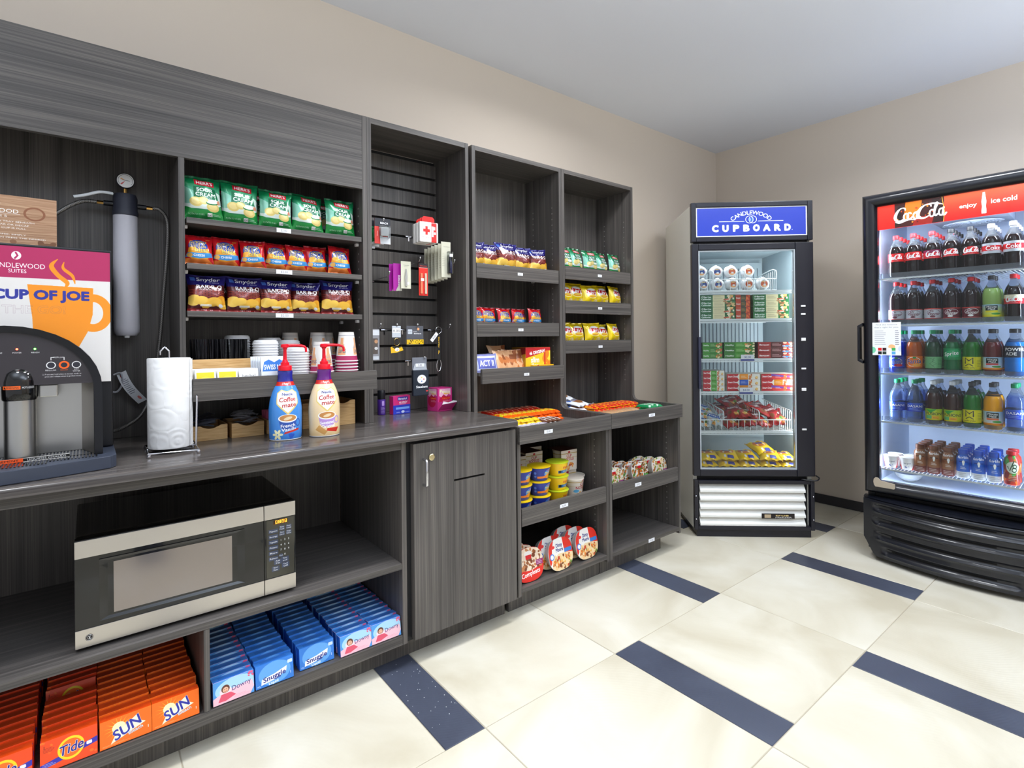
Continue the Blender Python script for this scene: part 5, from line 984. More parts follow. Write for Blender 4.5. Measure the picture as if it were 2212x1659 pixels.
for i in range(2): bc.at((2.185-.04*i, 1.86+.04*i, z), .05, ['front', 'rear'][i]+' chicken meal bowl at the left end of the far unit shelf', 'left chicken bowls', LN)
for i in range(6): bb_.at((2.40-.038*i, 1.862+.038*i, z), .05, 'round beef meal bowl, '+ORD[i]+' of the overlapping row in the far unit', 'beef bowls', LN)
for i in range(3): bc.at((2.575-.035*i, 1.86+.045*i, z), .05, ['front', 'middle', 'rear'][i]+' chicken meal bowl at the right end of the far unit shelf', 'right chicken bowls', LN)
# ------------------------------------------------------------------ coffee machine
cmc = tag(empty('coffee_machine', (-.165, 2.1, WZ)), 'black coffee machine with an orange cup sign and arched front', 'coffee machine')
def K(nm, m, mb, par=None, **k): return rel(cmc, mb).put(nm, m, par or cmc, **k)
K('housing', BLACK, MB().box(-.39, 2.001, .905, .061, 2.34, 1.492), bevel=.004)
K('sign', art('csign', sign_big), MB().box(-.387, 1.9975, 1.10, .0565, 2.0005, 1.484, 0, fuv={'-y': (0, 0, 1, 1)}))
def arch(hw, zt, zs, zb, n=18): return [(-.165+hw, zb), (-.165+hw, zs)]+[(-.165+hw*cos(pi*k/n)**1 if k else -.165+hw, zs+(zt-zs)*sin(pi*k/n)) for k in range(1, n)]+[(-.165-hw, zs), (-.165-hw, zb)]
# arched hood as a ring prism plus the control face
o = arch(.199, 1.262, 1.09, .905); i_ = arch(.180, 1.245, 1.09, .905)
mb = MB(); n = len(o)
for k in range(n-1):
    b = len(mb.v); mb.v += [(o[k][0], 1.885, o[k][1]), (o[k+1][0], 1.885, o[k+1][1]), (i_[k+1][0], 1.888, i_[k+1][1]), (i_[k][0], 1.888, i_[k][1]), (o[k][0], 1.9985, o[k][1]), (o[k+1][0], 1.9985, o[k+1][1]), (i_[k+1][0], 1.9985, i_[k+1][1]), (i_[k][0], 1.9985, i_[k][1])]
    for q4 in ((0, 1, 2, 3), (4, 5, 1, 0), (3, 2, 6, 7)): mb.face([b+t for t in q4])
hood = K('hood', BLACK, mb, smooth=40)
a_ = Art('control_face_print', 700, 300, (50, 46, 50)); XX = lambda x: (x+.345)/.36; ZZ = lambda z: (z-1.105)/.14
for x, c in ((-.075, (226, 226, 226)), (-.048, (238, 96, 24)), (-.022, (226, 226, 226))): a_.ring(XX(x), ZZ(1.156), .025, .062, .03 if c[1] < 100 else .014, c); a_.e(XX(x), ZZ(1.156), .019, .046, (40, 40, 50))
a_.t('REGULAR', XX(-.0755), ZZ(1.1425), .026, WH, w=.062); a_.t('DECAF', XX(-.048), ZZ(1.1425), .026, (238, 96, 24), w=.044); a_.t('HOT', XX(-.022), ZZ(1.1435), .024, WH, w=.028); a_.t('WATER', XX(-.022), ZZ(1.1385), .024, WH, w=.044)
a_.t('REFILL', XX(-.0615), ZZ(1.177), .026, WH, w=.046); a_.t('POWER', XX(-.142), ZZ(1.191), .026, WH, w=.05); a_.t('READY', XX(-.106), ZZ(1.191), .026, WH, w=.048); a_.t('RINSE', XX(-.178), ZZ(1.191), .026, WH, w=.046)
a_.t('2. Press and hold when in manual mode or', XX(-.052), ZZ(1.1315), .024, WH, w=.225); a_.t('press and release when in portion mode', XX(-.050), ZZ(1.1255), .024, WH, w=.21)
a_.ln([(XX(-.075), ZZ(1.170)), (XX(-.075), ZZ(1.177)), (XX(-.070), ZZ(1.177))], .01, WH); a_.ln([(XX(-.048), ZZ(1.170)), (XX(-.048), ZZ(1.177)), (XX(-.053), ZZ(1.177))], .01, WH); cf = a_.m(.35)
face = arch(.1797, 1.2447, 1.105, 1.1045); mb = MB(); mb.v = [(x, 1.893, z) for x, z in face]; mb.face(range(len(face)), 0, [(XX(x), ZZ(z)) for x, z in face])
mb.box(-.344, 1.8932, 1.1045, .014, 1.9985, 1.112, 1); K('control_face', [cf, BLACK], mb, hood)
for x, c, nm in ((-.142, (255, 60, 40), 'red_light'), (-.107, (70, 230, 60), 'green_light')):
    mb = MB().lathe([(.0001, .0018), (.0018, .0012), (.0024, 0)], 12); mb.v = [(a+x, 1.8925-c_, 1.2005+b) for a, b, c_ in mb.v]; K(nm, mat(nm+'_glow', c, .4, emit=14), mb, hood)
# recess, spout, server, drip tray
K('recess', STEEL, MB().box(-.3445, 1.996, .905, .0145, 1.9985, 1.104), hood)
K('side_liner', BRUSH, MB().prism([(-.012, 1.995), (.0145, 1.9), (.0145, 1.995)], 'z', .906, 1.104), hood)
mb = MB().lathe([(.0345, 1.066), (.0365, 1.070), (.037, 1.09), (.0365, 1.115), (.032, 1.137), (.022, 1.149), (.0001, 1.153)], 28, (-.139, 1.915, 0), sy=1.0); sp_ = K('spout', BLACKG, mb, hood, smooth=50)
a_ = Art('warning_print', 220, 36, (30, 30, 32)); a_.r(0, 0, .56, 1, (238, 100, 30)); a_.t('WARNING', .33, .5, .5, BK, w=.4); a_.p([(.03, .15), (.13, .15), (.08, .85)], BK); a_.t('HOT LIQUIDS', .79, .5, .5, WH, w=.38)
mb = MB(); 
for k in range(10):
    t0, t1 = -.95+1.9*k/10, -.95+1.9*(k+1)/10; b = len(mb.v); mb.v += [(-.139+.0375*sin(t0), 1.915-.0375*cos(t0), 1.096), (-.139+.0375*sin(t1), 1.915-.0375*cos(t1), 1.096), (-.139+.0375*sin(t1), 1.915-.0375*cos(t1), 1.105), (-.139+.0375*sin(t0), 1.915-.0375*cos(t0), 1.105)]; mb.face((b, b+1, b+2, b+3), 0, ((k/10, 0), ((k+1)/10, 0), ((k+1)/10, 1), (k/10, 1)))
K('warning_sticker', a_.m(.4), mb, sp_)
K('server_column', STEEL, MB().lathe([(.033, .906), (.033, 1.0655)], 32, (-.139, 1.925, 0)), hood, smooth=50)
K('nozzle_bracket', STEEL, MB().box(-.1, 1.91, 1.07, -.062, 1.96, 1.1035), hood, bevel=.003)
a_ = Art('hot_liquid_strip_print', 400, 30, (236, 232, 226)); a_.r(0, .1, .3, .9, BK); a_.r(.3, 0, .68, 1, (236, 84, 30)); a_.r(.68, .1, 1, .9, BK); a_.t('LIQUIDS', .2, .5, .5, WH, w=.15, b=1); a_.t('AVERTISSEMENT', .52, .5, .5, BK, w=.26); a_.t('LIQUIDES CHAUDS', .84, .5, .5, WH, w=.27); a_.p([(.32, .15), (.37, .15), (.345, .85)], BK)
tyo = [(-.39, 2.34), (.062, 2.34), (.063, 1.862), (.055, 1.848)]+[(.05-.43*(k/10), 1.838-.055*sin(pi*(k/10)*.5+.0)*1.0-.012*sin(pi*k/10)) for k in range(0, 11)][:]+[(-.39, 1.80)]
tray = K('drip_tray', mat('tray_slate', (58, 64, 78), .4), MB().prism(tyo, 'z', .869, .9035), bevel=.002)
K('caution_strip', a_.m(.4), MB().box(-.33, 1.882, .9062, -.038, 1.8832, .9160, 0, fuv={'-y': (0, 0, 1, 1)}), tray)
gr_ = MB()
for k in range(52): gr_.box(-.36+.0074*k, 1.825 if k < 38 else 1.852, .9036, -.3562+.0074*k, 1.99, .9056)
gr_.box(-.365, 1.90, .9036, .03, 1.903, .9060); tag(K('grille_bars', BLACKG, gr_, tray), kind='stuff')
# card above the machine
tag(MB().box(-.155, -.001, 0, .155, .001, .150, 0, fuv={'-y': (0, 0, 1, 1)}).put('instruction_card', art('card', card), None, loc=(-.222, 2.10, 1.493), rz=0), 'brown wood-pattern instruction card standing on top of the coffee machine', 'sign')
# water filter
wf = tag(empty('water_filter', (.112, 2.34, 1.24)), 'grey water filter cartridge with pressure gauge on the back panel', 'water filter')
MB().lathe([(.0001, .002), (.03, .0), (.0385, .012), (.039, .03), (.0365, .40), (.0365, .425), (.0001, .425)], 36).put('cartridge', mat('filter_grey', (206, 204, 212), .35), wf, smooth=45)
hdp = MB().lathe([(.038, .4255), (.0385, .44), (.036, .445), (.036, .490), (.032, .502), (.02, .505), (.0001, .505)], 36).put('head', mat('filter_head', (52, 54, 66), .45), wf, smooth=35)
MB().lathe([(.0001, -.008), (.008, -.008), (.01, 0), (.0001, 0)], 8, (0, -.02, 0)).put('foot_tab', WHITE, wf)
for sx in (-1, 1): MB().tube([(sx*.035, 0, .465), (sx*.062, 0, .465)], .009, 10).put('port', BLACK, hdp, smooth=50); MB().tube([(sx*.0625, 0, .465), (sx*.080, 0, .465)], .0065, 6).put('fitting', mat('brass', (206, 160, 90), .25, 1), hdp)
MB().tube([(0, -.01, .505), (0, -.01, .522)], .006, 8).put('gauge_stem', MATS['brass'], hdp)
a_ = Art('gauge_print', 128, 128, (238, 238, 238)); a_.ring(.5, .5, .42, .42, .02, (60, 60, 70), -40, 220); a_.p([(.5, .5), (.25, .3), (.2, .24), (.3, .2)], (200, 40, 40)); a_.p([(.5, .52), (.2, .6), (.25, .66), (.45, .56)], (230, 150, 40)); a_.ln([(.3, .54), (.75, .5)], .03, BK); gm = a_.m(.15, 0, .5)
mb = MB().lathe([(.0001, 0), (.026, 0), (.0275, .006), (.0275, .018), (.025, .022)], 32); mb.v = [(x, -z, y) for x, y, z in mb.v]; gg = mb.put('gauge', mat('gauge_body', (60, 60, 66), .3, .3), hdp, smooth=40, loc=(0, .002, .548))
mb = MB(); mb.v = [(.0245*cos(t), -.0226, .0245*sin(t)) for t in [k*pi/14 for k in range(28)]]; mb.face(range(28), 0, [(x/.05+.5, z/.05+.5) for x, y, z in mb.v]); mb.put('gauge_dial', gm, gg)
def bez(P, n=10):
    out = []
    P = [Vector(p) for p in P]
    for i in range(len(P)-1):
        a, b, c, d = P[max(i-1, 0)], P[i], P[i+1], P[min(i+2, len(P)-1)]
        for k in range(n): t = k/n; out.append(tuple(.5*((2*b)+(-a+c)*t+(2*a-5*b+4*c-d)*t*t+(-a+3*b-3*c+d)*t**3)))
    return out+[tuple(P[-1])]
tag(MB().tube(bez([(.194, 2.34, 1.705), (.215, 2.34, 1.703), (.238, 2.345, 1.665), (.2375, 2.35, 1.56), (.226, 2.36, 1.40), (.214, 2.36, 1.24), (.190, 2.35, 1.06), (.155, 2.33, .96), (.10, 2.33, .915), (.062, 2.34, .90)]), .0065, 10).put('water_hose', BRAID, None, smooth=60), 'braided hose curving down from the right port of the water filter', 'hose')
tag(MB().tube(bez([(.030, 2.34, 1.705), (-.01, 2.34, 1.70), (-.06, 2.345, 1.665), (-.12, 2.35, 1.60), (-.16, 2.36, 1.515)]), .0068, 10).put('water_hose', BRAID, None, smooth=60), 'braided hose running left from the water filter behind the sign', 'hose')
tag(MB().tube(bez([(.075, 2.315, 1.735), (.04, 2.30, 1.732), (0, 2.30, 1.715), (-.03, 2.30, 1.705)]), .0052, 10).put('water_tube', mat('white_tube', (232, 236, 240), .3), None, smooth=60), 'short white plastic tube ending left of the water filter', 'hose')
a_ = Art('power_tag_print', 60, 150, (226, 226, 228)); a_.e(.4, .88, .14, .06, (220, 60, 40)); a_.lines(.15, .3, .85, .8, 9, (90, 90, 100)); a_.e(.6, .14, .14, .06, (220, 120, 110)); tgm = a_.m(.5)
cdw = tag(MB().tube(bez([(.075, 2.37, 1.10), (.095, 2.365, 1.105), (.10, 2.365, 1.07), (.085, 2.37, 1.04), (.066, 2.375, 1.04)]), .0035, 8).put('power_cord', mat('grey_cord', (190, 190, 196), .4), None, smooth=60), 'grey power cord with a white warning tag beside the coffee machine', 'cord')
mb = MB(); mb.grid(lambda u, v: (.098+.062*(1-v)*1.0-.010*sin(v*3)+(u-.5)*.030*.9, 2.372-.012*sin(v*pi), 1.108-.11*(1-v)+(u-.5)*.014), 3, 10); mb.put('warning_tag', tgm, cdw, smooth=60)

# ------------------------------------------------------------------ hanging goods on the slat wall
def hookat(x, z, L, lab, y=2.385):
    t = tag(empty('peg_hook', (x, y, z)), lab, 'hook')
    MB().box(-.016, -.003, -.002, .016, 0, .004).put('bracket', CHROME, t, bevel=.0008); MB().box(-.003, -.0035, -.022, .003, 0, -.0025).put('bracket_stem', CHROME, t)
    MB().tube([(0, -.003, .001), (0, -.03, .001), (0, -L+.02, .004), (0, -L+.006, .010), (0, -L, .022)], .0022, 8).put('wire', CHROME, t, smooth=60)
    MB().lathe([(.0001, -.0034), (.0028, -.002), (.0034, 0), (.0028, .002), (.0001, .0034)], 10, (0, -L, .024)).put('tip', WHITE, t, smooth=60); return t
g_ = lambda i: .954+.0773*i
hookat(1.03, g_(10), .20, 'chrome hook holding the colourful floss packs at the upper left'); hookat(1.255, g_(10)-.0, .24, 'chrome hook holding the first aid kits'); hookat(1.21, g_(8)-.0, .01+.19, 'empty chrome hook below the first aid kits')
hookat(1.055, g_(7)-.077*0+.0, .20, 'empty chrome hook left of the tweezers'); hookat(1.16, g_(7), .17, 'chrome hook holding the tweezer cards'); hookat(1.25, g_(7), .17, 'chrome hook holding the red nail file card'); hookat(1.385, g_(8), .22, 'chrome hook holding the row of beige cards')
hookat(1.03, g_(4), .16, 'chrome hook with the accessory pack at the left edge'); hookat(1.12, g_(4), .14, 'chrome hook holding the yellow keychain'); hookat(1.215, g_(4), .16, 'chrome hook holding the wristband card'); hookat(1.375, g_(4), .19, 'chrome hook holding the black lanyard'); hookat(1.245, g_(2), .17, 'chrome hook holding the black can cooler')
def cardpack(name, cat, w_, h_, m, extra=None, th=.003):
    o = tag(MB().box(-w_/2, -th, -h_, w_/2, 0, 0, 0, fuv={'-y': (0, 0, 1, 1)}).put(name, m, None, bevel=.0004), None, cat)
    if extra: extra(o)
    return Proto(o)
# floss
fm = art('floss', blister, 'floss')
def fx(o): MB().box(-.018, -.020, -.088, .03, -.0032, -.032).put('blister', GLASS, o, bevel=.004); MB().box(-.012, -.016, -.078, .024, -.0034, -.040).put('floss_case', WHITE, o, bevel=.004)
p = cardpack('floss_pack', 'dental floss', .072, .112, fm, fx); p.at((1.025, 2.19, 1.748+.004), -.1, 'black and red dental floss card at the front of the upper left hook')
for i, (c, nm) in enumerate((((20, 150, 70), 'green'), ((20, 110, 180), 'blue'), ((24, 140, 66), 'dark green'), ((20, 120, 190), 'light blue'), ((206, 40, 50), 'red'))):
    a_ = Art('floss_card_'+nm.replace(' ', '_'), 60, 90, (226, 228, 232)); a_.p([(0, 0), (0, .75), (1, .75), (.6, .2)], c); a_.r(0, .75, 1, 1, (34, 36, 44)); o = cardpack('floss_pack', 'dental floss', .07, .105, a_.m(.35), fx)
    o.at((1.005-.010*i, 2.215+.024*i, 1.745-.006*i), -.1, nm+' dental floss card, '+ORD[i+1]+' on the upper left hook')
# first aid kits
def kit(i):
    a0 = art('kit', firstaid); o = tag(MB().box(-.047, -.012, -.094, .047, .012, 0, 1, {'-y': 0}, {'-y': (0, 0, 1, 1)}).put('first_aid_kit', [a0, WHITEM], None, bevel=.006), None, 'first aid kit')
    MB().prism([(-.032, -.004), (.032, -.004), (.032, .016), (.022, .026), (-.022, .026), (-.032, .016)], 'y', -.002, .002).put('hang_tab', mat('kit_red', (222, 34, 30), .4), o); return o
kp = Proto(kit(0))
for i in range(3): kp.at((1.232+.001*i, 2.15+.027*i, 1.755-.001*i), -.05, ['front', 'middle', 'rear'][i]+' white and red first aid kit on the hook', 'first aid kits')
def twz(o): MB().prism([(-.004, -.115), (.004, -.115), (.006, -.07), (.002, -.035), (-.001, -.035), (-.006, -.07)], 'y', -.008, -.0035).put('tweezers', STEEL, o); MB().box(-.002, -.0042, -.106, .016, -.0036, -.095).put('price_sticker', WHITE, o)
cardpack('tweezer_card', 'card pack', .048, .125, art('twz', blister, 'tweezer'), twz).at((1.150, 2.215, 1.576), -.1, 'pale green card of tweezers beside the purple card')
p = cardpack('tweezer_card', 'card pack', .042, .125, art('ppl', blister, 'purple')); p.at((1.118, 2.235, 1.566), -.1, 'front purple tweezer card'); p.at((1.110, 2.26, 1.566), -.1, 'rear purple tweezer card')
def nf(o):
    for x, c in ((-.011, (226, 130, 96)), (.011, (206, 186, 164))): MB().box(x-.0055, -.008, -.142, x+.0055, -.0035, -.045).put('nail_file', mat('file_%d' % c[0], c, .8), o, bevel=.003)
    MB().box(-.016, -.0095, -.082, .0, -.009, -.070).put('price_sticker', WHITE, o)
cardpack('nail_file_card', 'card pack', .046, .150, art('nfc', blister, 'file'), nf).at((1.238, 2.21, 1.572), -.05, 'red card with two nail files')
pol = art('pol', blister, 'polish'); p = cardpack('beauty_card', 'card pack', .05, .168, pol)
def pb(o): MB().box(.004, -.02, -.15, .032, -.0032, -.045).put('blister', GLASS, o, bevel=.004); MB().lathe([(.0001, -.148), (.009, -.148), (.0095, -.10), (.006, -.085), (.006, -.055), (.0001, -.055)], 14, (.018, -.0125, 0)).put('bottle', mat('navy_gloss', (30, 32, 60), .15), o, smooth=40); MB().box(.008, -.0235, -.072, .026, -.023, -.058).put('price_sticker', WHITE, o)
cardpack('beauty_card', 'card pack', .05, .168, pol, pb).at((1.335, 2.165, 1.678), -.05, 'front beige card with a dark bottle in a blister')
for i in range(5): p.at((1.332-.003*i, 2.190+.027*i, 1.672-.003*i), -.05, 'beige hanging card, '+ORD[i+1]+' behind the blister card', 'beige cards')
# left edge packs, keychain, wristband, lanyard, can cooler
a_ = Art('accessory_pack_print', 70, 240, (150, 150, 156)); a_.r(0, .8, 1, .97, (226, 230, 236)); a_.r(.2, .2, .8, .7, (90, 80, 76)); a_.e(.6, .6, .2, .06, (200, 150, 110)); a_.e(.6, .38, .2, .05, (220, 220, 220)); a_.r(.1, .02, .9, .13, (210, 216, 224))
cardpack('accessory_pack', 'card pack', .04, .14, a_.m(.3, 0, .5)).at((1.008, 2.24, 1.265), 0, 'slim clear accessory pack at the left edge of the slat wall')
a_ = Art('toothbrush_pack_print', 40, 240, (226, 200, 196)); a_.r(0, .75, 1, 1, (60, 60, 160)); cardpack('toothbrush_pack', 'card pack', .02, .20, a_.m(.3)).at((.985, 2.27, 1.60), 0, 'pink and white slim pack at the left edge of the slat wall')
a_ = Art('pink_pack_print', 40, 200, (180, 60, 90)); a_.r(0, .55, 1, .8, (60, 40, 50)); cardpack('hair_pack', 'card pack', .02, .11, a_.m(.3)).at((.982, 2.27, 1.93), 0, 'dark pink slim pack at the upper left edge of the slat wall')
kc = tag(empty('keychain', (1.118, 2.25, 1.272)), 'yellow state-shaped keychain with a round emblem on a gold ring', 'keychain')
MB().box(-.022, -.001, -.045, .022, 0, .008, 0, fuv={'-y': (0, 0, 1, 1)}).put('price_card', art('k8', keycard, '8.00', 'keychain_card_print'), kc, bevel=.0004)
MB().tube([(.0145*cos(t), -.004, -.066+.0165*sin(t)) for t in [k*pi/12 for k in range(24)]], .0016, 6, closed=True).put('ring', mat('gold_ring', (206, 180, 120), .2, 1), kc, smooth=60)
pts = [(-.030, -.118), (-.032, -.090), (-.020, -.085), (.018, -.088), (.024, -.085), (.028, -.098), (.032, -.105), (.026, -.114), (0, -.117)]
mb = MB(); mb.prism([(x, z) for x, z in pts], 'y', -.006, -.003, 0); k = len(mb.f)-2; mb.u[k] = mb.u[k+1] = None; mb.u[k] = tuple(((x+.032)/.064, (z+.118)/.033) for x, z in pts[::-1]); mb.u[k+1] = tuple(((x+.032)/.064, (z+.118)/.033) for x, z in pts); mb.put('charm', art('kch', keych), kc)
wb = tag(empty('wristband_card', (1.205, 2.235, 1.272)), 'grey card holding a yellow rubber wristband', 'wristband'); MB().box(-.044, -.001, -.082, .044, 0, .008, 0, fuv={'-y': (0, 0, 1, 1)}).put('card', art('wbc', wristc), wb, bevel=.0004)
mb = MB(); mb.grid(lambda u, v: (-.044+.088*u, -.004-.012*sin(pi*u), -.078+.022*v), 12, 1); mb.grid(lambda u, v: (-.044+.088*u, .003+.010*sin(pi*u), -.078+.022*v), 12, 1, flip=True); mb.put('band', art('wbd', wrist), wb, smooth=60)
ly = tag(empty('lanyard', (1.325, 2.22, 1.27)), 'black lettered key lanyard with a silver clip', 'lanyard')
MB().tube([(.016*cos(t), 0, -.010+.016*sin(t)) for t in [k*pi/12 for k in range(24)]], .0011, 6, closed=True).put('ring', CHROME, ly, smooth=60)
MB().box(-.0085, -.002, -.155, .0085, 0, -.026, 0, fuv={'-y': (0, 0, 1, 1)}).put('strap', art('lan', lanyard), ly); MB().tube([(-.007, -.001, -.155), (-.013, -.001, -.175), (-.012, -.001, -.198), (-.004, -.001, -.208), (.006, -.001, -.204), (.013, -.001, -.175), (.008, -.001, -.155)], .0022, 8).put('clip', CHROME, ly, smooth=60)
MB().prism([(-.018, -.075), (-.046, -.047), (-.012, -.013), (0, -.028)][::-1], 'y', -.004, -.003, 0).put('price_tag', WHITE, ly) if 0 else None
t_ = MB().box(-.025, -.001, -.0085, .025, 0, .0085, 0, fuv={'-y': (0, 0, 1, 1)}).put('price_tag', art('l8', tag_art, '8.00', 'lanyard_tag_print', (90, 90, 96)), ly, loc=(-.028, -.006, -.043)); t_.rotation_euler = (0, -radians(50), 0)
kz = tag(empty('can_cooler', (1.222, 2.22, 1.128)), 'black foam can cooler with a white round emblem and lettering', 'can cooler')
MB().box(-.040, 0, -.052, .036, .002, .004).put('header_card', mat('clear_grey_card', (120, 124, 134), .3), kz, bevel=.0004); MB().prism([(-.038, -.055), (.036, -.055), (.028, -.025), (-.028, -.025)], 'y', -.003, -.001).put('can_insert', mat('can_grey', (180, 186, 194), .35), kz)
MB().box(-.024, -.0042, -.040, .020, -.0032, -.024, 0, fuv={'-y': (0, 0, 1, 1)}).put('price_tag', art('l5', tag_art, '5.00', 'cooler_tag_print', (90, 90, 96)), kz); MB().box(-.041, -.011, -.175, .041, .008, -.055, 1, {'-y': 0}, {'-y': (0, 0, 1, 1)}).put('sleeve', [art('kz', koozie), mat('foam_black', (24, 30, 40), .8)], kz, bevel=.004)
# on the worktop under the slat wall
o = MB().lathe([(.0175, .0005), (.0185, .003), (.0185, .070), (.0175, .072)], 28, span=170).put('spray_can', art('spr', spray), None, loc=(1.066, 2.305, WZ), smooth=50); tag(o, 'small purple spray can with a black cap under the slat wall', 'spray can')
MB().lathe([(.0001, .0725), (.0175, .0725), (.0178, .075), (.0178, .110), (.016, .114), (.0001, .115)], 28).put('cap', BLACK, o, smooth=40); MB().lathe([(.0001, 0), (.0175, .0004)], 20).put('base', STEEL, o)
tag(MB().box(-.047, -.016, 0, .047, .016, .085, 1, {'-y': 0}, {'-y': (0, 0, 1, 1)}).put('allergy_box', [art('ben', benadryl), mat('pink_card', (220, 50, 120), .4)], None, loc=(1.150, 2.285, WZ), rz=.12, bevel=.0008), 'pink and blue allergy medicine box under the slat wall', 'medicine box')
pe = tag(empty('stomach_box', (1.352, 2.255, WZ), .15), 'pink stomach medicine dispenser box with torn open front', 'medicine box')
pkc = mat('magenta_card', (206, 52, 130), .4)
MB().box(-.045, -.035, 0, .045, .045, .112, 1, {'-y': 0, '-x': 2}, {'-y': (0, 0, 1, 1), '-x': (0, 0, 1, 1)}).put('carton', [art('pep1', pepto, 1), pkc, art('pep2', pepto, 2)], pe, bevel=.0008)
mb = MB(); mb.v = [(-.044, -.0355, .004), (.044, -.0355, .004), (.053, -.062, .040), (-.040, -.062, .036), (-.040, -.062, .036), (-.030, -.060, .050), (.0, -.060, .042), (.03, -.061, .050), (.053, -.062, .046), (-.044, -.0355, .045), (.044, -.0355, .045)]
mb.face((0, 1, 2, 3)); mb.face((3, 2, 8, 7, 6, 5), 1); mb.face((0, 3, 5, 9)); mb.face((1, 10, 8, 2)); mb.put('torn_flap', [pkc, mat('torn_white', (226, 222, 226), .6)], pe)
# ------------------------------------------------------------------ upright freezer
fz = tag(empty('upright_freezer', (*FL[:2], 0), FA), 'white upright freezer with black framed glass door and blue lit sign', 'freezer')
FBK = mat('freezer_black', (26, 26, 36), .3); FW_ = mat('freezer_white', (222, 221, 212), .4); FIN = mat('freezer_liner', (176, 192, 200), .45); WIRE = mat('white_wire', (232, 238, 240), .35)
def Fp(nm, m, *b, par=None, **k): return MB().box(*b).put(nm, m, par or fz, **k)
for x0 in (.004, .687): Fp('side_panel', FW_, x0, .035, .045, x0+.024, .69, 2.02, bevel=.003)
Fp('back_panel', FIN, .0285, .64, .046, .6865, .69, 2.02); Fp('top_panel', FW_, .0285, .036, 1.79, .6865, .6395, 2.019)
Fp('base_box', BLACKM, .0285, .045, .046, .6865, .6395, .385); Fp('plinth', FBK, .02, .012, 0, .695, .66, .0445, bevel=.003)
for x0, x1 in ((.0285, .040), (.675, .6865)): Fp('liner_side', FIN, x0, .045, .3855, x1, .6395, 1.7895)
Fp('liner_floor', mat('liner_floor', (150, 150, 140), .2, .6), .0405, .045, .3855, .6745, .6395, .395); Fp('liner_ceiling', FIN, .0405, .045, 1.776, .6745, .6395, 1.7895)
ev = MB(); ev.box(.06, .60, .50, .655, .6395, 1.74)
for k in range(22): ev.box(.075+k*.026, .594, .52, .079+k*.026, .5995, 1.70, 1)
ev.put('evaporator_cover', [FIN, mat('liner_groove', (110, 126, 138), .5)], fz)
def frame4(x0, z0, x1, z1, t, y0, y1, tr=None):
    mb = MB(); tr = tr or t; mb.box(x0, y0, z0, x0+t, y1, z1); mb.box(x1-tr, y0, z0, x1, y1, z1); mb.box(x0+t, y0, z1-t, x1-tr, y1, z1); mb.box(x0+t, y0, z0, x1-tr, y1, z0+t); return mb
Fp('gap_filler', FBK, .02, .030, 1.772, .695, .0359, 1.80)  # black filler strip added to keep the gap under the sign dark
sb = frame4(-.0005, 1.792, .716, 2.030, .030, 0, .0345).put('sign_box', FBK, fz, bevel=.004)
MB().box(.030, .008, 1.822, .685, .034, 2.0, 0, fuv={'-y': (0, 0, 1, 1)}).put('sign_panel', art('fsign', candlesign), sb)
dr = frame4(.0, .371, .715, 1.779, .040, -.004, .0345, .104).put('door', FBK, fz, bevel=.005)
frame4(.0405, .4115, .6105, 1.7385, .007, .002, .034).put('gasket_trim', mat('grey_trim', (176, 184, 190), .35), dr)
MB().box(.048, .012, .419, .603, .016, 1.731).put('glass', GLASS, dr)
MB().box(.030, -.020, .90, .046, -.0045, 1.215).put('handle', mat('handle_slate', (44, 46, 66), .35), dr, bevel=.003)
clips = ((1.415, 1), (1.345, 1), (1.305, 0), (1.155, 0), (1.015, 0), (.76, 0))
for z, k in ((1.395, 0), (1.347, 0), (1.195, 1), (1.02, 0), (.895, 1), (.655, 0)): MB().box(.638, -.010, z-.005-.004*k, .664, -.0045, z+.005+.004*k).put('tag_clip', WHITE, dr, bevel=.0015)
gf = frame4(.004, .0455, .711, .345, .022, -.002, .034).put('grille_frame', FBK, fz, bevel=.003)
for i in range(5):
    z0 = .070+.0505*i; MB().prism([(.002, z0), (.002, z0+.012), (.030, z0+.048), (.033, z0+.048), (.033, z0)], 'x', .038, .660).put('louver', WHITEM, gf, bevel=.001)
a_ = Art('maker_plate_print', 160, 50, (40, 34, 34)); a_.r(.08, .15, .28, .85, (200, 180, 150)); a_.t('true', .62, .66, .3, (226, 200, 130), w=.4, b=2); a_.t('FREEZER', .66, .25, .24, (200, 200, 200), w=.5, b=1); MB().box(.400, -.0022, .117, .592, .0015, .147, 0, fuv={'-y': (0, 0, 1, 1)}).put('maker_plate', a_.m(.3, .3), gf)
for x in (.012, .703):
    for z in (.11, .25): MB().lathe([(.0001, .003), (.0035, .001), (.004, 0)], 10).put('screw', CHROME, gf, loc=(x, -.0025, z)).rotation_euler = (pi/2, 0, 0)
MB().tube(bez([(.64, .01, .352), (.68, -.012, .350), (.715, -.02, .352), (.738, .0, .362), (.728, .02, .372)]), .004, 8).put('cord', BLACK, fz, smooth=60)
area(.66, .055, 1.1, .03, 1.25, 5.0, (.92, .97, 1), (radians(90), 0, radians(32)), fz, 'freezer_lamp')
area(.36, .10, 1.77, .5, .06, 1.6, (.92, .97, 1), (0, 0, 0), fz, 'freezer_lamp')
FS = (1.493, 1.319, 1.074, .872, .627)
for z in FS:
    mb = MB(); mb.box(.044, .058, z-.006, .668, .062, z+.006); mb.box(.044, .0585, z-.016, .668, .0615, z-.009)
    for k in range(40): mb.box(.05+k*.0157, .0625, z-.004, .053+k*.0157, .575, z-.001)
    mb.box(.044, .57, z-.008, .668, .575, z-.004); mb.put('wire_shelf', WIRE, fz)
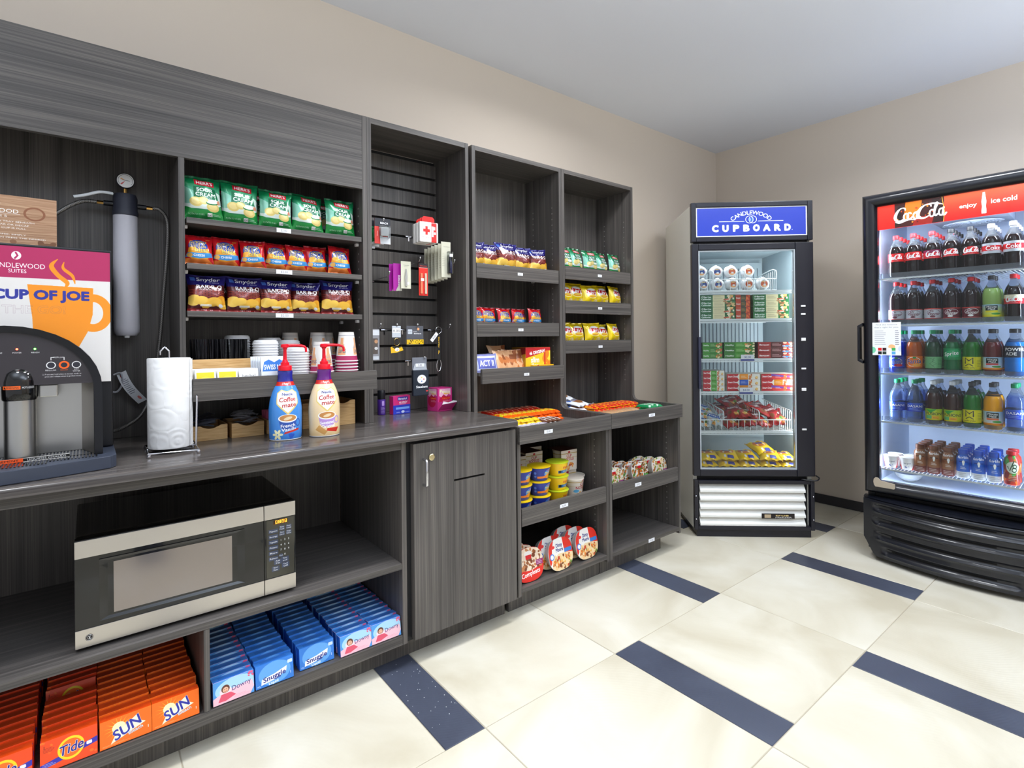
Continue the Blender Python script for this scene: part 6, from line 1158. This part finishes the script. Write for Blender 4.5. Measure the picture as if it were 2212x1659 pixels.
for z, s_, x in ((1.074, '$2.00', .345), (.872, '$4.00', .335)):
    a_ = Art('freezer_price_'+s_[1], 120, 60, (238, 240, 246)); a_.r(0, 0, 1, .25, (40, 60, 150)); a_.t(s_, .5, .6, .3, (60, 80, 140), w=.5); MB().box(x-.04, .050, z-.008, x+.04, .0525, z+.030, 0, fuv={'-y': (0, 0, 1, 1)}).put('price_card', a_.m(.5), fz)
def at(p, x, y, z, rz=0, lab=None, grp=None, tilt=None, sc=None): return p.at(FW(x, y, z), FA+rz, lab, grp, tilt, sc)
# wrapped sandwiches
def sand(k):
    mb = MB(); q = random.Random(k+3)
    def f(u, v):
        t = 2*pi*u; ph = pi*(v-.5); r = 1+.05*sin(5*t+k)+.03*sin(9*t); c = abs(cos(ph))**.6; return (.041*r*c*cos(t), .030*sin(ph), .042+.041*r*c*sin(t))
    mb.grid(f, 24, 12); o = mb.put('wrapped_sandwich', mat('white_wrap', (222, 224, 228), .4), None, smooth=70); tag(o, None, 'sandwich')
    m2 = MB(); n = 20; m2.v = [(.026*cos(2*pi*i/n), -.0312, .040+.026*sin(2*pi*i/n)) for i in range(n)]; m2.face(range(n), 0, [(x/.052+.5, (z-.04)/.052+.5) for x, y, z in m2.v]); m2.put('label', art('sw%d' % k, sandwich, k), o)
    return Proto(o)
s0, s1 = sand(0), sand(1); zz = FS[0]+.0065
for i, x in enumerate((.095, .185, .275, .37, .462)): at((s0, s0, s1, s1, s1)[i], x, .115, zz, 0, 'white wrapped sandwich, '+ORD[i]+' from the left in the lower row of the top basket', 'lower sandwiches')
for i, x in enumerate((.088, .185, .275, .378)): at((s0, s0, s1, s1)[i], x, .135, zz+.0805, 0, 'white wrapped sandwich, '+ORD[i]+' from the left in the upper row of the top basket', 'upper sandwiches')
def basket(x0, x1, y0, y1, z, h0, h1, lab, divs):
    t = tag(empty('wire_basket', FW(0, 0, 0), FA), lab, 'wire basket'); R = .0022
    mb = MB(); mb.tube([(x0, y0, z+h0), (x1, y0, z+h0)], .003, 8); mb.tube([(x0, y0, z+.003), (x1, y0, z+.003)], R, 6); n = int((x1-x0)/.034)
    for k in range(n+1): x = x0+(x1-x0)*k/n; mb.tube([(x, y0, z+h0), (x, y0, z+.003), (x, y1, z+.003)], R*.8, 6)
    mb.put('front_wires', WIRE, t, smooth=60)
    for x in divs:
        d = MB(); d.tube(bez([(x, y0, z+h0), (x, y0, z+h0+.04), (x, y0+.02, z+h0+.055), (x, y0+.10, z+h0+.06), (x, y1, z+h1)]), .003, 8); m_ = int((y1-y0)/.03)
        for k in range(m_): y = y0+.02+(y1-y0-.02)*k/m_; d.tube([(x, y, z+.003), (x, y, z+h0+.052+(h1-h0-.052)*(k/m_))], R*.7, 5)
        d.put('side_wires', WIRE, t, smooth=60)
    return t
basket(.046, .530, .072, .50, FS[0]+.004, .072, .10, 'white wire basket with sandwiches on the top freezer shelf', (.150, .345, .530))
# meal boxes
def mealbox(key, w_, d_, h_, m, side):
    mb = MB().box(-w_/2, 0, 0, w_/2, d_, h_, 1, {'-y': 0}, {'-y': (0, 0, 1, 1)}); return Proto(tag(mb.put('frozen_meal_box', [m, mat(*side)], None, bevel=.0008), None, 'frozen meal box'))
gb = ('green_meal_card', (24, 96, 50), .4); CR = (236, 226, 180)
g1 = mealbox('a', .215, .16, .0365, meal('green_meal_print', (20, 104, 54), ('Marie', 'Callender'), CR, (160, 150, 110), [(226, 120, 90), (240, 200, 120), (190, 90, 60), (244, 236, 210)], 3), gb); g2 = mealbox('b', .215, .16, .0365, meal('green_pie_print', (22, 112, 58), ('Marie', 'Callender'), CR, (160, 150, 110), [(196, 140, 90), (226, 190, 130), (160, 100, 60), (240, 220, 180)], 8), gb)
r1 = mealbox('c', .088, .16, .0365, meal('red_meal_print', (206, 66, 36), ('Banquet', ''), (60, 70, 50), (230, 150, 60), [(240, 120, 60), (200, 60, 40)], 5), ('red_meal_card', (160, 50, 30), .4))
z0 = FS[1]+.0065; lev = ['bottom', 'second', 'third', 'top']
for L in range(4):
    at((g1, g1, g2, g1)[L], .176, .075, z0+.0372*L, .01*(L % 2), 'green meal box, '+lev[L]+' of the left stack on the second freezer shelf', 'left green stack')
    at((g2, g1, g2, g1)[L], .498, .075, z0+.0372*L, -.01*(L % 2), 'green meal box, '+lev[L]+' of the right stack on the second freezer shelf', 'right green stack')
    if L < 4: at(r1, .335, .09, z0+.0372*L, 0, 'red meal box, '+lev[L]+' of the narrow middle stack', 'red stack')
g3 = mealbox('d', .12, .15, .0325, meal('lean_meal_print', (60, 150, 40), ('Healthy', ''), (50, 130, 40), (210, 230, 180), [(190, 90, 50), (240, 220, 180), (226, 170, 90)], 6), ('dark_green_card', (30, 70, 30), .4)); g4 = mealbox('e', .185, .15, .0325, meal('lean_meal_print_two', (40, 120, 36), ('Healthy', ''), (60, 150, 40), (220, 240, 190), [(190, 70, 50), (240, 220, 180), (226, 140, 60)], 7), ('dark_green_card', (30, 70, 30), .4))
b1 = mealbox('f', .215, .15, .0325, meal('burger_print', (150, 28, 34), ('Banquet', ''), (70, 20, 26), (240, 200, 200), [(230, 180, 150), (150, 70, 50), (60, 130, 200)], 9), ('maroon_card', (90, 24, 28), .4))
z0 = FS[2]+.0065
for L in range(3):
    nm = ['bottom', 'middle', 'top'][L]; at(g3, .142, .075, z0+.0332*L, 0, 'dark green meal box, '+nm+' of the left stack on the third freezer shelf', 'left dark green stack'); at(g4, .305, .075, z0+.0332*L, 0, 'dark green meal box, '+nm+' of the middle stack on the third freezer shelf', 'middle dark green stack'); at(b1, .524, .075, z0+.0332*L, 0, 'maroon burger box, '+nm+' of the right stack on the third freezer shelf', 'burger stack')
wc = ('white_meal_card', (220, 214, 200), .4)
def smart(nm, c, bg=(236, 232, 222), st=None): a_ = Art(nm, 240, 50, bg); a_.p([(0, 0), (0, 1), (.36, 1), (.3, .5), (.36, 0)], (190, 24, 40)); a_.t('Smart Ones', .17, .55, .3, WH, w=.28, b=1, sh=.1); a_.r(.38, 0, .64, 1, c) if not st else a_.p([(.3, 1), (1, .5), (1, .3), (.3, .6)], st); a_.lines(.42, .3, .6, .7, 2, WH); a_.blobs(.66, .1, .94, .9, 12, [(226, 150, 90), (240, 200, 120), (200, 110, 60)], .16, 4); return a_.m(.35)
w1 = mealbox('g', .13, .15, .031, smart('white_green_meal_print', (80, 160, 50)), wc); w2 = mealbox('h', .20, .15, .0345, smart('white_orange_meal_print', (240, 150, 40)), wc); w3 = mealbox('i', .20, .15, .0345, smart('white_blue_meal_print', (40, 90, 190)), wc); w4 = mealbox('j', .20, .15, .0345, smart('white_red_meal_print', (0, 0, 0), (226, 60, 60), (120, 70, 170)), wc)
z0 = FS[3]+.0065
for L in range(4): at(w1, .148, .075, z0+.0318*L, 0, 'white and green meal box, '+lev[L]+' of the left stack on the fourth shelf', 'left white stack')
for L in range(3): nm = ['bottom', 'middle', 'top'][L]; at((w1, w3, w2)[L] if L else w2, .328, .075, z0+.0352*L, 0, 'white and '+['orange', 'blue', 'orange'][L]+' meal box, '+nm+' of the middle stack on the fourth shelf', 'middle white stack'); at((w4, w2, w4)[L], .536, .075, z0+.0352*L, 0, 'white and '+['red', 'orange', 'red'][L]+' meal box, '+nm+' of the right stack on the fourth shelf', 'right white stack')
# basket of pouches
basket(.052, .610, .072, .50, FS[4]+.004, .070, .15, 'white wire basket full of red pouches on the lowest freezer shelf', (.053, .205, .42, .610))
rp = pouch_art('red_pouch_print', (166, 26, 36), (120, 20, 30), 'BURRITO', 3); bp_ = pouch_art('clear_pouch_print', (200, 210, 214), (60, 100, 180), 'FISH', 5); P1 = Proto(bag('frozen_pouch', 'frozen pouch', .095, .16, .035, rp, 21, 0)); P2 = Proto(bag('frozen_pouch', 'frozen pouch', .09, .14, .03, bp_, 22, 0)); q = random.Random(4); z0 = FS[4]+.03
PL = [(.27, .12, 0, .2), (.34, .13, 0, -.3), (.40, .11, .01, .1), (.47, .12, 0, .5), (.54, .13, .01, -.2), (.30, .18, .045, -.2), (.37, .17, .05, .3), (.45, .20, .04, .6), (.52, .19, .05, .9), (.57, .16, .03, .3), (.27, .28, .06, .1), (.36, .30, .07, .7), (.46, .32, .06, .5), (.54, .32, .05, .2), (.33, .36, .09, -.4), (.42, .38, .09, .4)]
for i, (x, y, dz, r) in enumerate(PL): at(P1, x, y-.04, z0+dz, r, 'red frozen pouch in the lower basket, '+('front' if y < .14 else ('middle' if y < .25 else 'rear'))+' of the heap, '+ORD[i]+' from the left front', 'red pouches', (-pi/2+.35+q.uniform(-.15, .2), q.uniform(-.2, .2)))
for i, (x, y, dz, r) in enumerate(((.10, .11, 0, .1), (.15, .12, .01, -.2), (.12, .18, .04, .2), (.15, .24, .06, .1))): at(P2, x, y-.04, z0+dz, r, 'pale blue pouch, '+['left one in front', 'right one in front', 'upper one', 'rear one'][i]+' in the left part of the lower basket', 'pale pouches', (-pi/2+.4, .1))
# yellow bags on the freezer floor
a_ = Art('yellow_frozen_bag_print', 160, 130, (246, 204, 20)); a_.e(.5, .62, .34, .24, (214, 120, 40)); a_.blobs(.25, .45, .75, .8, 10, CHIP+[(200, 90, 40)], .09, 3); a_.p([(.3, .62), (.35, .78), (.7, .72), (.66, .56)], (60, 60, 150)); a_.rr(.45, .1, .75, .26, (60, 70, 160), .03); a_.r(.3, .15, .4, .3, WH); yb = a_.m(.25, .1, .3)
Y1 = Proto(bag('frozen_snack_bag', 'frozen bag', .135, .15, .045, yb, 31, 0)); z0 = .397
for i, x in enumerate((.105, .235, .36, .485, .60)): at(Y1, x, .05, z0+.020, .05*(-1)**i, 'yellow frozen bag, '+ORD[i]+' from the left in the lower layer on the freezer floor', 'lower yellow bags', (-pi/2+.16, 0), (.97 if i < 4 else .8))
for i, (x, y) in enumerate(((.13, .06), (.235, .07), (.365, .07), (.49, .065), (.595, .07))): at(Y1, x, y, z0+.056, .12*(-1)**i, 'yellow frozen bag, '+ORD[i]+' from the left in the upper layer on the freezer floor', 'upper yellow bags', (-pi/2+.22, .04), (.95 if i < 4 else .8))
at(Y1, .50, .14, z0+.082, .3, 'yellow frozen bag lying on top of the right part of the pile', None, (-pi/2+.3, 0))

# ------------------------------------------------------------------ drinks cooler
co = tag(empty('drinks_cooler', CL, CA), 'large black drinks cooler with lit red banner and glass door', 'drinks cooler')
CBK = mat('cooler_black', (20, 22, 30), .3, coat=.3); CIN = mat('cooler_liner', (178, 190, 212), .4)
def Cp(nm, m, *b, par=None, **k): return MB().box(*b).put(nm, m, par or co, **k)
for x0 in (-.048, .768): Cp('side_panel', CBK, x0, .045, .04, x0+.032, .75, 1.972)
Cp('back_panel', CIN, -.0155, .70, .04, .7675, .75, 1.972); Cp('top_panel', CIN, -.0155, .046, 1.935, .7675, .6995, 1.972); Cp('base_box', BLACKM, -.0155, .05, .04, .7675, .6995, .39)
for x0 in (-.0155, .755): Cp('liner_side', CIN, x0, .046, .3905, x0+.0125, .6995, 1.9345)
Cp('liner_floor', CIN, -.0025, .046, .3905, .7545, .6995, .41)
for x0 in (-.02, .70): Cp('foot', BLACKM, x0, .06, 0, x0+.05, .11, .0395); Cp('foot', BLACKM, x0, .62, 0, x0+.05, .67, .0395)
def prof(): return [(0, 0), (.010, -.018), (.024, -.026), (.040, -.024), (.054, -.014), (.062, .004), (.066, .012), (.066, .040), (0, .040)]
mb = MB(); X0, X1, Z0, Z1 = -.050, .800, .360, 1.977; pr = prof(); n = len(pr); ring_ = []
for d, y in pr: ring_.append([(X0+d, y, Z0+d), (X1-d, y, Z0+d), (X1-d, y, Z1-d), (X0+d, y, Z1-d)])
for i in range(n):
    for k in range(4):
        b = len(mb.v); a0, a1 = ring_[i], ring_[(i+1) % n]; mb.v += [a0[k], a0[(k+1) % 4], a1[(k+1) % 4], a1[k]]; mb.face((b, b+1, b+2, b+3))
cdr = mb.put('door', CBK, co); me = cdr.data; bm = bmesh.new(); bm.from_mesh(me); bmesh.ops.remove_doubles(bm, verts=bm.verts, dist=1e-5); bmesh.ops.recalc_face_normals(bm, faces=bm.faces); bm.to_mesh(me); bm.free(); me.shade_smooth(); me.set_sharp_from_angle(angle=radians(40))
MB().box(.0165, .014, .4265, .7335, .018, 1.9105).put('glass', GLASS, cdr)
MB().box(.0165, .024, 1.786, .7335, .032, 1.9105, 0, fuv={'-y': (0, 0, 1.22*.0+1.0, 1)}).put('banner', art('banner', banner), cdr)
hb = MB().prism([(-.050, 1.283), (-.075, 1.268), (-.075, 1.075), (-.050, 1.060), (-.050, 1.075), (-.064, 1.085), (-.064, 1.258), (-.050, 1.268)], 'y', -.02, .02).put('handle', CBK, cdr, bevel=.002)
MB().prism([(.0, .409), (.006, .400), (.09, .400), (.095, .405), (.095, .428), (.03, .436), (.02, .448), (.008, .450), (-.001, .44), (-.003, .425)], 'y', -.031, -.0255).put('door_stop', mat('beige_tab', (176, 164, 146), .5), cdr, bevel=.001)
led = mat('cool_led', (226, 238, 255), .4, emit=5)
for x in (.008, .742):
    s_ = Cp('lamp_strip', CIN, x-.006, .048, .43, x+.006, .060, 1.90)
    for k in range(24): MB().box(x-.003, .0455, .45+k*.06, x+.003, .0478, .456+k*.06).put('led', led, s_)
area(.012, .075, 1.15, .03, 1.4, 5.5, (.78, .88, 1), (radians(90), 0, radians(-35)), co, 'cooler_lamp'); area(.738, .075, 1.15, .03, 1.4, 5.5, (.78, .88, 1), (radians(90), 0, radians(35)), co, 'cooler_lamp')
area(.37, .06, 1.775, .6, .03, 2.2, (.78, .88, 1), (radians(40), 0, 0), co, 'cooler_lamp'); area(.37, .07, .425, .6, .03, 1.2, (.78, .88, 1), (radians(120), 0, 0), co, 'cooler_lamp')
# fan guard under the ceiling
fg = MB(); 
for k in range(7): r = .02+.017*k; fg.tube([(.37+r*cos(t), .30+r*sin(t)*.9, 1.80) for t in [j*pi/12 for j in range(24)]], .0022, 5, closed=True)
for j in range(12): t = j*pi/6; fg.tube([(.37+.02*cos(t), .30+.018*sin(t), 1.80), (.37+.125*cos(t), .30+.112*sin(t), 1.80)], .0022, 5)
fg.put('fan_guard', CIN, co); Cp('fan_box', CIN, .22, .17, 1.812, .52, .45, 1.934)
CS = (1.528, 1.275, 1.012, .748, .490)
CLR = mat('clear_rail', (226, 234, 246), .06, trans=.85, ior=1.2)
for z in CS:
    mb = MB(); mb.box(.010, .060, z-.012, .742, .064, z-.004)
    for k in range(47): mb.box(.014+k*.0156, .0645, z-.008, .017+k*.0156, .62, z-.005)
    sh = mb.put('wire_shelf', WIRE, co)
    if z > .6: Cp('front_rail', CLR, .014, .066, z-.003, .74, .069, z+.024, par=sh)
# bowed grille
def bow(x): return .085*sin(pi*min(max((x+.05)/.85, 0), 1))**.9
mb = MB(); NU, NV = 70, 60
bands = ((.287, .003, .80), (.218, .000, .80), (.141, .012, .60), (.066, .040, .58))
def gsurf(u, v):
    x = -.055+.860*u; zb = .025+max(0, (.0-x)/.055)*.090 if x < 0 else .025; z = zb+(.330-zb)*v; y = -.012-bow(x)
    for zc, xa, xb in bands:
        d = (z-zc)/.020; ex = min(max((x-xa)/.012, 0), 1)*min(max((xb-x)/.012, 0), 1)
        if abs(d) < 1: y += .013*ex*(1-d*d)**.5*(1 if d > -.2 else max(0, (1+d)/.8)) 
        if -1.6 < d < -.6: y -= .007*ex*math.exp(-((d+1.05)/.22)**2)
    if v > .96: y += (v-.96)**2*8
    return (x, y, z)
mb.grid(gsurf, NU, NV); o_ = len(mb.f)
mb.grid(lambda u, v: (-.055+.860*u, -.010-bow(-.055+.860*u)+(bow(-.055+.860*u)+.04)*v, .3305+.008*min(v*3, 1)), 40, 4)
for k in range(NU*NV):
    i, j = k % NU, k//NU; x = -.055+.860*(i+.5)/NU; z = .025+.305*(j+.5)/NV
    for zc, xa, xb in bands:
        if .085 < x < .50 and 0.000 < z-zc < .012: mb.m[k] = 1
grl = mb.put('grille', [CBK, mat('slot_black', (4, 4, 5), .9)], co, smooth=60)
Cp('grille_side', CBK, -.0545, -.010, .12, -.050, .044, .328)
# poster taped to the door
pt = tag(empty('price_poster', loc_in(CA, CL, .063, -.0275, 1.108), CA), 'white price poster taped to the glass door of the drinks cooler', 'poster'); MB().box(-.064, -.0008, 0, .064, 0, .175, 0, fuv={'-y': (0, 0, 1, 1)}).put('sheet', art('poster', poster), pt)
# bottles
PETC = mat('pet_clear', (236, 242, 250), .04, trans=.95, ior=1.12)
def liq(nm, c, tr=0): return mat('drink_'+nm, c, .06, coat=.6, trans=tr, ior=1.2)
def bottle(key, lkey, liquid, cap, lz=(.085, .125), fill=.165, h=.226, r=.036, cat='drink bottle', cr=.0135):
    k = h/.226; prf = [(.0001, .004), (.026, 0), (.033, .003), (r*.985, .012), (r*.99, .055), (r*.955, .065), (r*.955, .072), (r, .082), (r, .128), (r*.985, .138), (r*.92, .150), (r*.80, .163), (r*.62, .176), (r*.46, .188), (cr*.98, .198), (cr*.95, .206)]
    prf = [(a, b*k) for a, b in prf]; o = MB().lathe(prf, 22, ms=[0 if b <= fill*k else 1 for a, b in prf[1:]]+[1]).put('drink_bottle', [liquid, PETC], None, smooth=50); tag(o, None, cat)
    MB().lathe([(r+.0006, lz[0]), (r+.0008, (lz[0]+lz[1])/2), (r+.0006, lz[1])], 24, span=150).put('label', art('bl_'+lkey, blabel, lkey), o, smooth=60)
    MB().lathe([(cr, .2065*k), (cr+.0012, .208*k), (cr+.001, .225*k), (cr-.001, .2275*k), (.0001, .2275*k)], 18).put('cap', mat('cap_'+cap[0], cap[1], .4), o, smooth=35); return Proto(o)
RC, BC, GC, WC, DC = ('red', (206, 26, 36)), ('black', (20, 20, 24)), ('green', (10, 140, 90)), ('white', (226, 230, 236)), ('smoke', (50, 50, 56))
cola = liq('cola', (22, 12, 12)); L1, L2 = (.083, .127), (.022, .072)
BT = {'cola': bottle('cola', 'cola', cola, RC, L1), 'cherry': bottle('ch', 'cherry', cola, RC, L1), 'black': bottle('bl', 'black', cola, BC, L1), 'diet': bottle('di', 'diet', cola, WC, (.080, .130)),
      'pl': bottle('pl', 'pepperlight', liq('dark_root', (34, 20, 24)), RC, (.022, .076)), 'pe': bottle('pe', 'pepper', liq('dark_root', (34, 20, 24)), RC, (.022, .076)), 'le': bottle('le', 'lemonade', liq('lemonade', (176, 214, 120), .3), DC, (.024, .084)), 'va': bottle('va', 'vanilla', cola, RC, L1),
      'fb': bottle('fb', 'fantablue', liq('blue', (30, 60, 190), .4), GC, (.028, .085)), 'fo': bottle('fo', 'fanta', liq('orange_soda', (214, 100, 24), .3), GC, (.030, .090)), 'gi': bottle('gi', 'ginger', liq('dark_green', (40, 90, 60), .4), GC, (.028, .088)), 'sp': bottle('sp', 'sprite', liq('green', (20, 150, 84), .5), GC, (.074, .132)),
      'me': bottle('me', 'mello', liq('bright_green', (30, 150, 40), .4), DC, (.026, .090)), 'pu': bottle('pu', 'punch', liq('punch_red', (120, 40, 40), .3), DC, (.030, .090)), 'po': bottle('po', 'power', liq('sport_blue', (40, 130, 220), .2), BC, (.090, .145), r=.037, cr=.017),
      'wa': bottle('wa', 'water', liq('water', (150, 180, 236), .85), GC, (.060, .105)), 'fu': bottle('fu', 'fuze', liq('tea_brown', (70, 40, 30), .2), WC, (.024, .082)), 'or': bottle('or', 'orange', liq('juice', (250, 170, 10)), DC, (.024, .090))}
DS = {'cola': 'cola bottle with red label', 'cherry': 'cola bottle with purple label', 'black': 'cola bottle with black label', 'diet': 'cola bottle with silver label', 'pl': 'dark soda bottle with pale label', 'pe': 'dark soda bottle with maroon label', 'le': 'pale green lemonade bottle', 'va': 'cola bottle with cream label', 'fb': 'blue soda bottle', 'fo': 'orange soda bottle', 'gi': 'green bottle with pale green label', 'sp': 'bright green soda bottle with high label', 'me': 'green soda bottle with yellow label', 'pu': 'red fruit punch bottle', 'po': 'light blue sports drink bottle', 'wa': 'clear water bottle with blue label', 'fu': 'brown tea bottle with yellow label', 'or': 'orange juice bottle'}
XS = (.078, .155, .235, .313, .389, .467, .546); rows_ = (('cola', 'cola', 'cherry', 'black', 'black', 'diet', 'diet'), ('pl', 'pl', 'pl', 'pe', 'pe', 'le', 'va'), ('fb', 'fo', 'gi', 'sp', 'me', 'pu', 'po'), ('wa', 'wa', 'fu', 'fu', 'me', 'or', 'wa')); SN = ('top', 'second', 'third', 'fourth')
for s_, row in enumerate(rows_):
    for c, k in enumerate(row):
        for d in range(4 if s_ == 0 else 3):
            if s_ > 0 and d == 2 and c > 4: continue
            BT[k].at(loc_in(CA, CL, XS[c], .107+.0755*d, CS[s_]+.0005), CA+.10*((c+d) % 3-1)+.2, DS[k]+', '+ORD[c]+' column on the '+SN[s_]+' shelf, '+['front', 'second', 'third', 'fourth'][d]+' in line', DS[k]+'s')
def carton(key, m, capm, lab):
    o = MB().lathe([(.024, .0005), (.0275, .003), (.0275, .035), (.0265, .075), (.0275, .095), (.0250, .108), (.0175, .120)], 24, span=130).put('milk_bottle', m, None, smooth=50); tag(o, None, 'milk bottle')
    MB().lathe([(.0175, .1205), (.0195, .1215), (.0195, .142), (.018, .144), (.0001, .144)], 22).put('cap', capm, o, smooth=35); MB().lathe([(.0001, 0), (.024, .0004)], 20).put('base', capm, o); return Proto(o)
ch = carton('ch', art('bl_choc', blabel, 'choc'), mat('cap_brown', (120, 66, 44), .4), ''); mi = carton('mi', art('bl_milk', blabel, 'milk'), mat('cap_blue', (30, 84, 200), .4), '')
for c, x in enumerate((.176, .234, .293, .352, .411, .470)):
    for d in range(4 if c < 5 else 3): (ch if c < 3 else mi).at(loc_in(CA, CL, x, .102+.062*d, CS[4]+.0005), CA+.2, ('brown' if c < 3 else 'blue')+' milk bottle, '+ORD[c % 3]+' column of its colour, '+['front', 'second', 'third', 'fourth'][d]+' in line', ('brown' if c < 3 else 'blue')+' milk bottles')
vb = MB().lathe([(.024, .0005), (.029, .004), (.030, .03), (.027, .06), (.030, .10), (.027, .125), (.016, .142)], 24, span=150).put('juice_bottle', art('bl_veg', blabel, 'veg'), None, smooth=50); tag(vb, None, 'juice bottle'); MB().lathe([(.0165, .1425), (.0205, .144), (.0205, .160), (.019, .162), (.0001, .162)], 22).put('cap', mat('cap_red', (206, 26, 36), .4), vb, smooth=35)
vp = Proto(vb)
for d in range(2): vp.at(loc_in(CA, CL, .533, .105+.066*d, CS[4]+.0005), CA+.2, ['front', 'rear'][d]+' red and green vegetable juice bottle on the lowest cooler shelf', 'vegetable juice bottles')
yo = MB().lathe([(.026, .0005), (.027, .003), (.033, .062)], 26, span=170).put('yogurt_cup', art('bl_yogurt', blabel, 'yogurt'), None, smooth=60); tag(yo, None, 'yogurt cup'); MB().lathe([(.0331, .0622), (.0355, .063), (.0355, .0655), (.0001, .066)], 26).put('lid', WHITE, yo, smooth=35); yp = Proto(yo)
for i, (x, y) in enumerate(((.048, .10), (.120, .10), (.05, .175), (.122, .175))): yp.at(loc_in(CA, CL, x, y, CS[4]+.0005), CA+.2, ['left front', 'right front', 'left rear', 'right rear'][i]+' white yogurt cup with red stripes on the lowest cooler shelf', 'yogurt cups')
cv = MB().lathe([(.010, .001), (.03, .004), (.055, .025), (.068, .050), (.0665, .050), (.053, .027), (.029, .006)], 28).put('clear_dish', CLR, None, smooth=60, loc=loc_in(CA, CL, .11, .17, .4105)); tag(cv, 'clear round plastic dish lying on the cooler floor', 'dish')
q = random.Random(2); mb = MB()
for k in range(34):
    x, y, s_ = q.uniform(.83, .955), q.uniform(1.45, 1.83), q.uniform(.0008, .0022); mb.box(x, y, .0002, x+s_, y+s_*q.uniform(.6, 1.3), s_)
tag(mb.put('crumbs', WHITE, None), 'tiny white crumbs scattered on the dark strip tile by the cabinet', 'crumbs', kind='stuff')
bpy.context.view_layer.update()
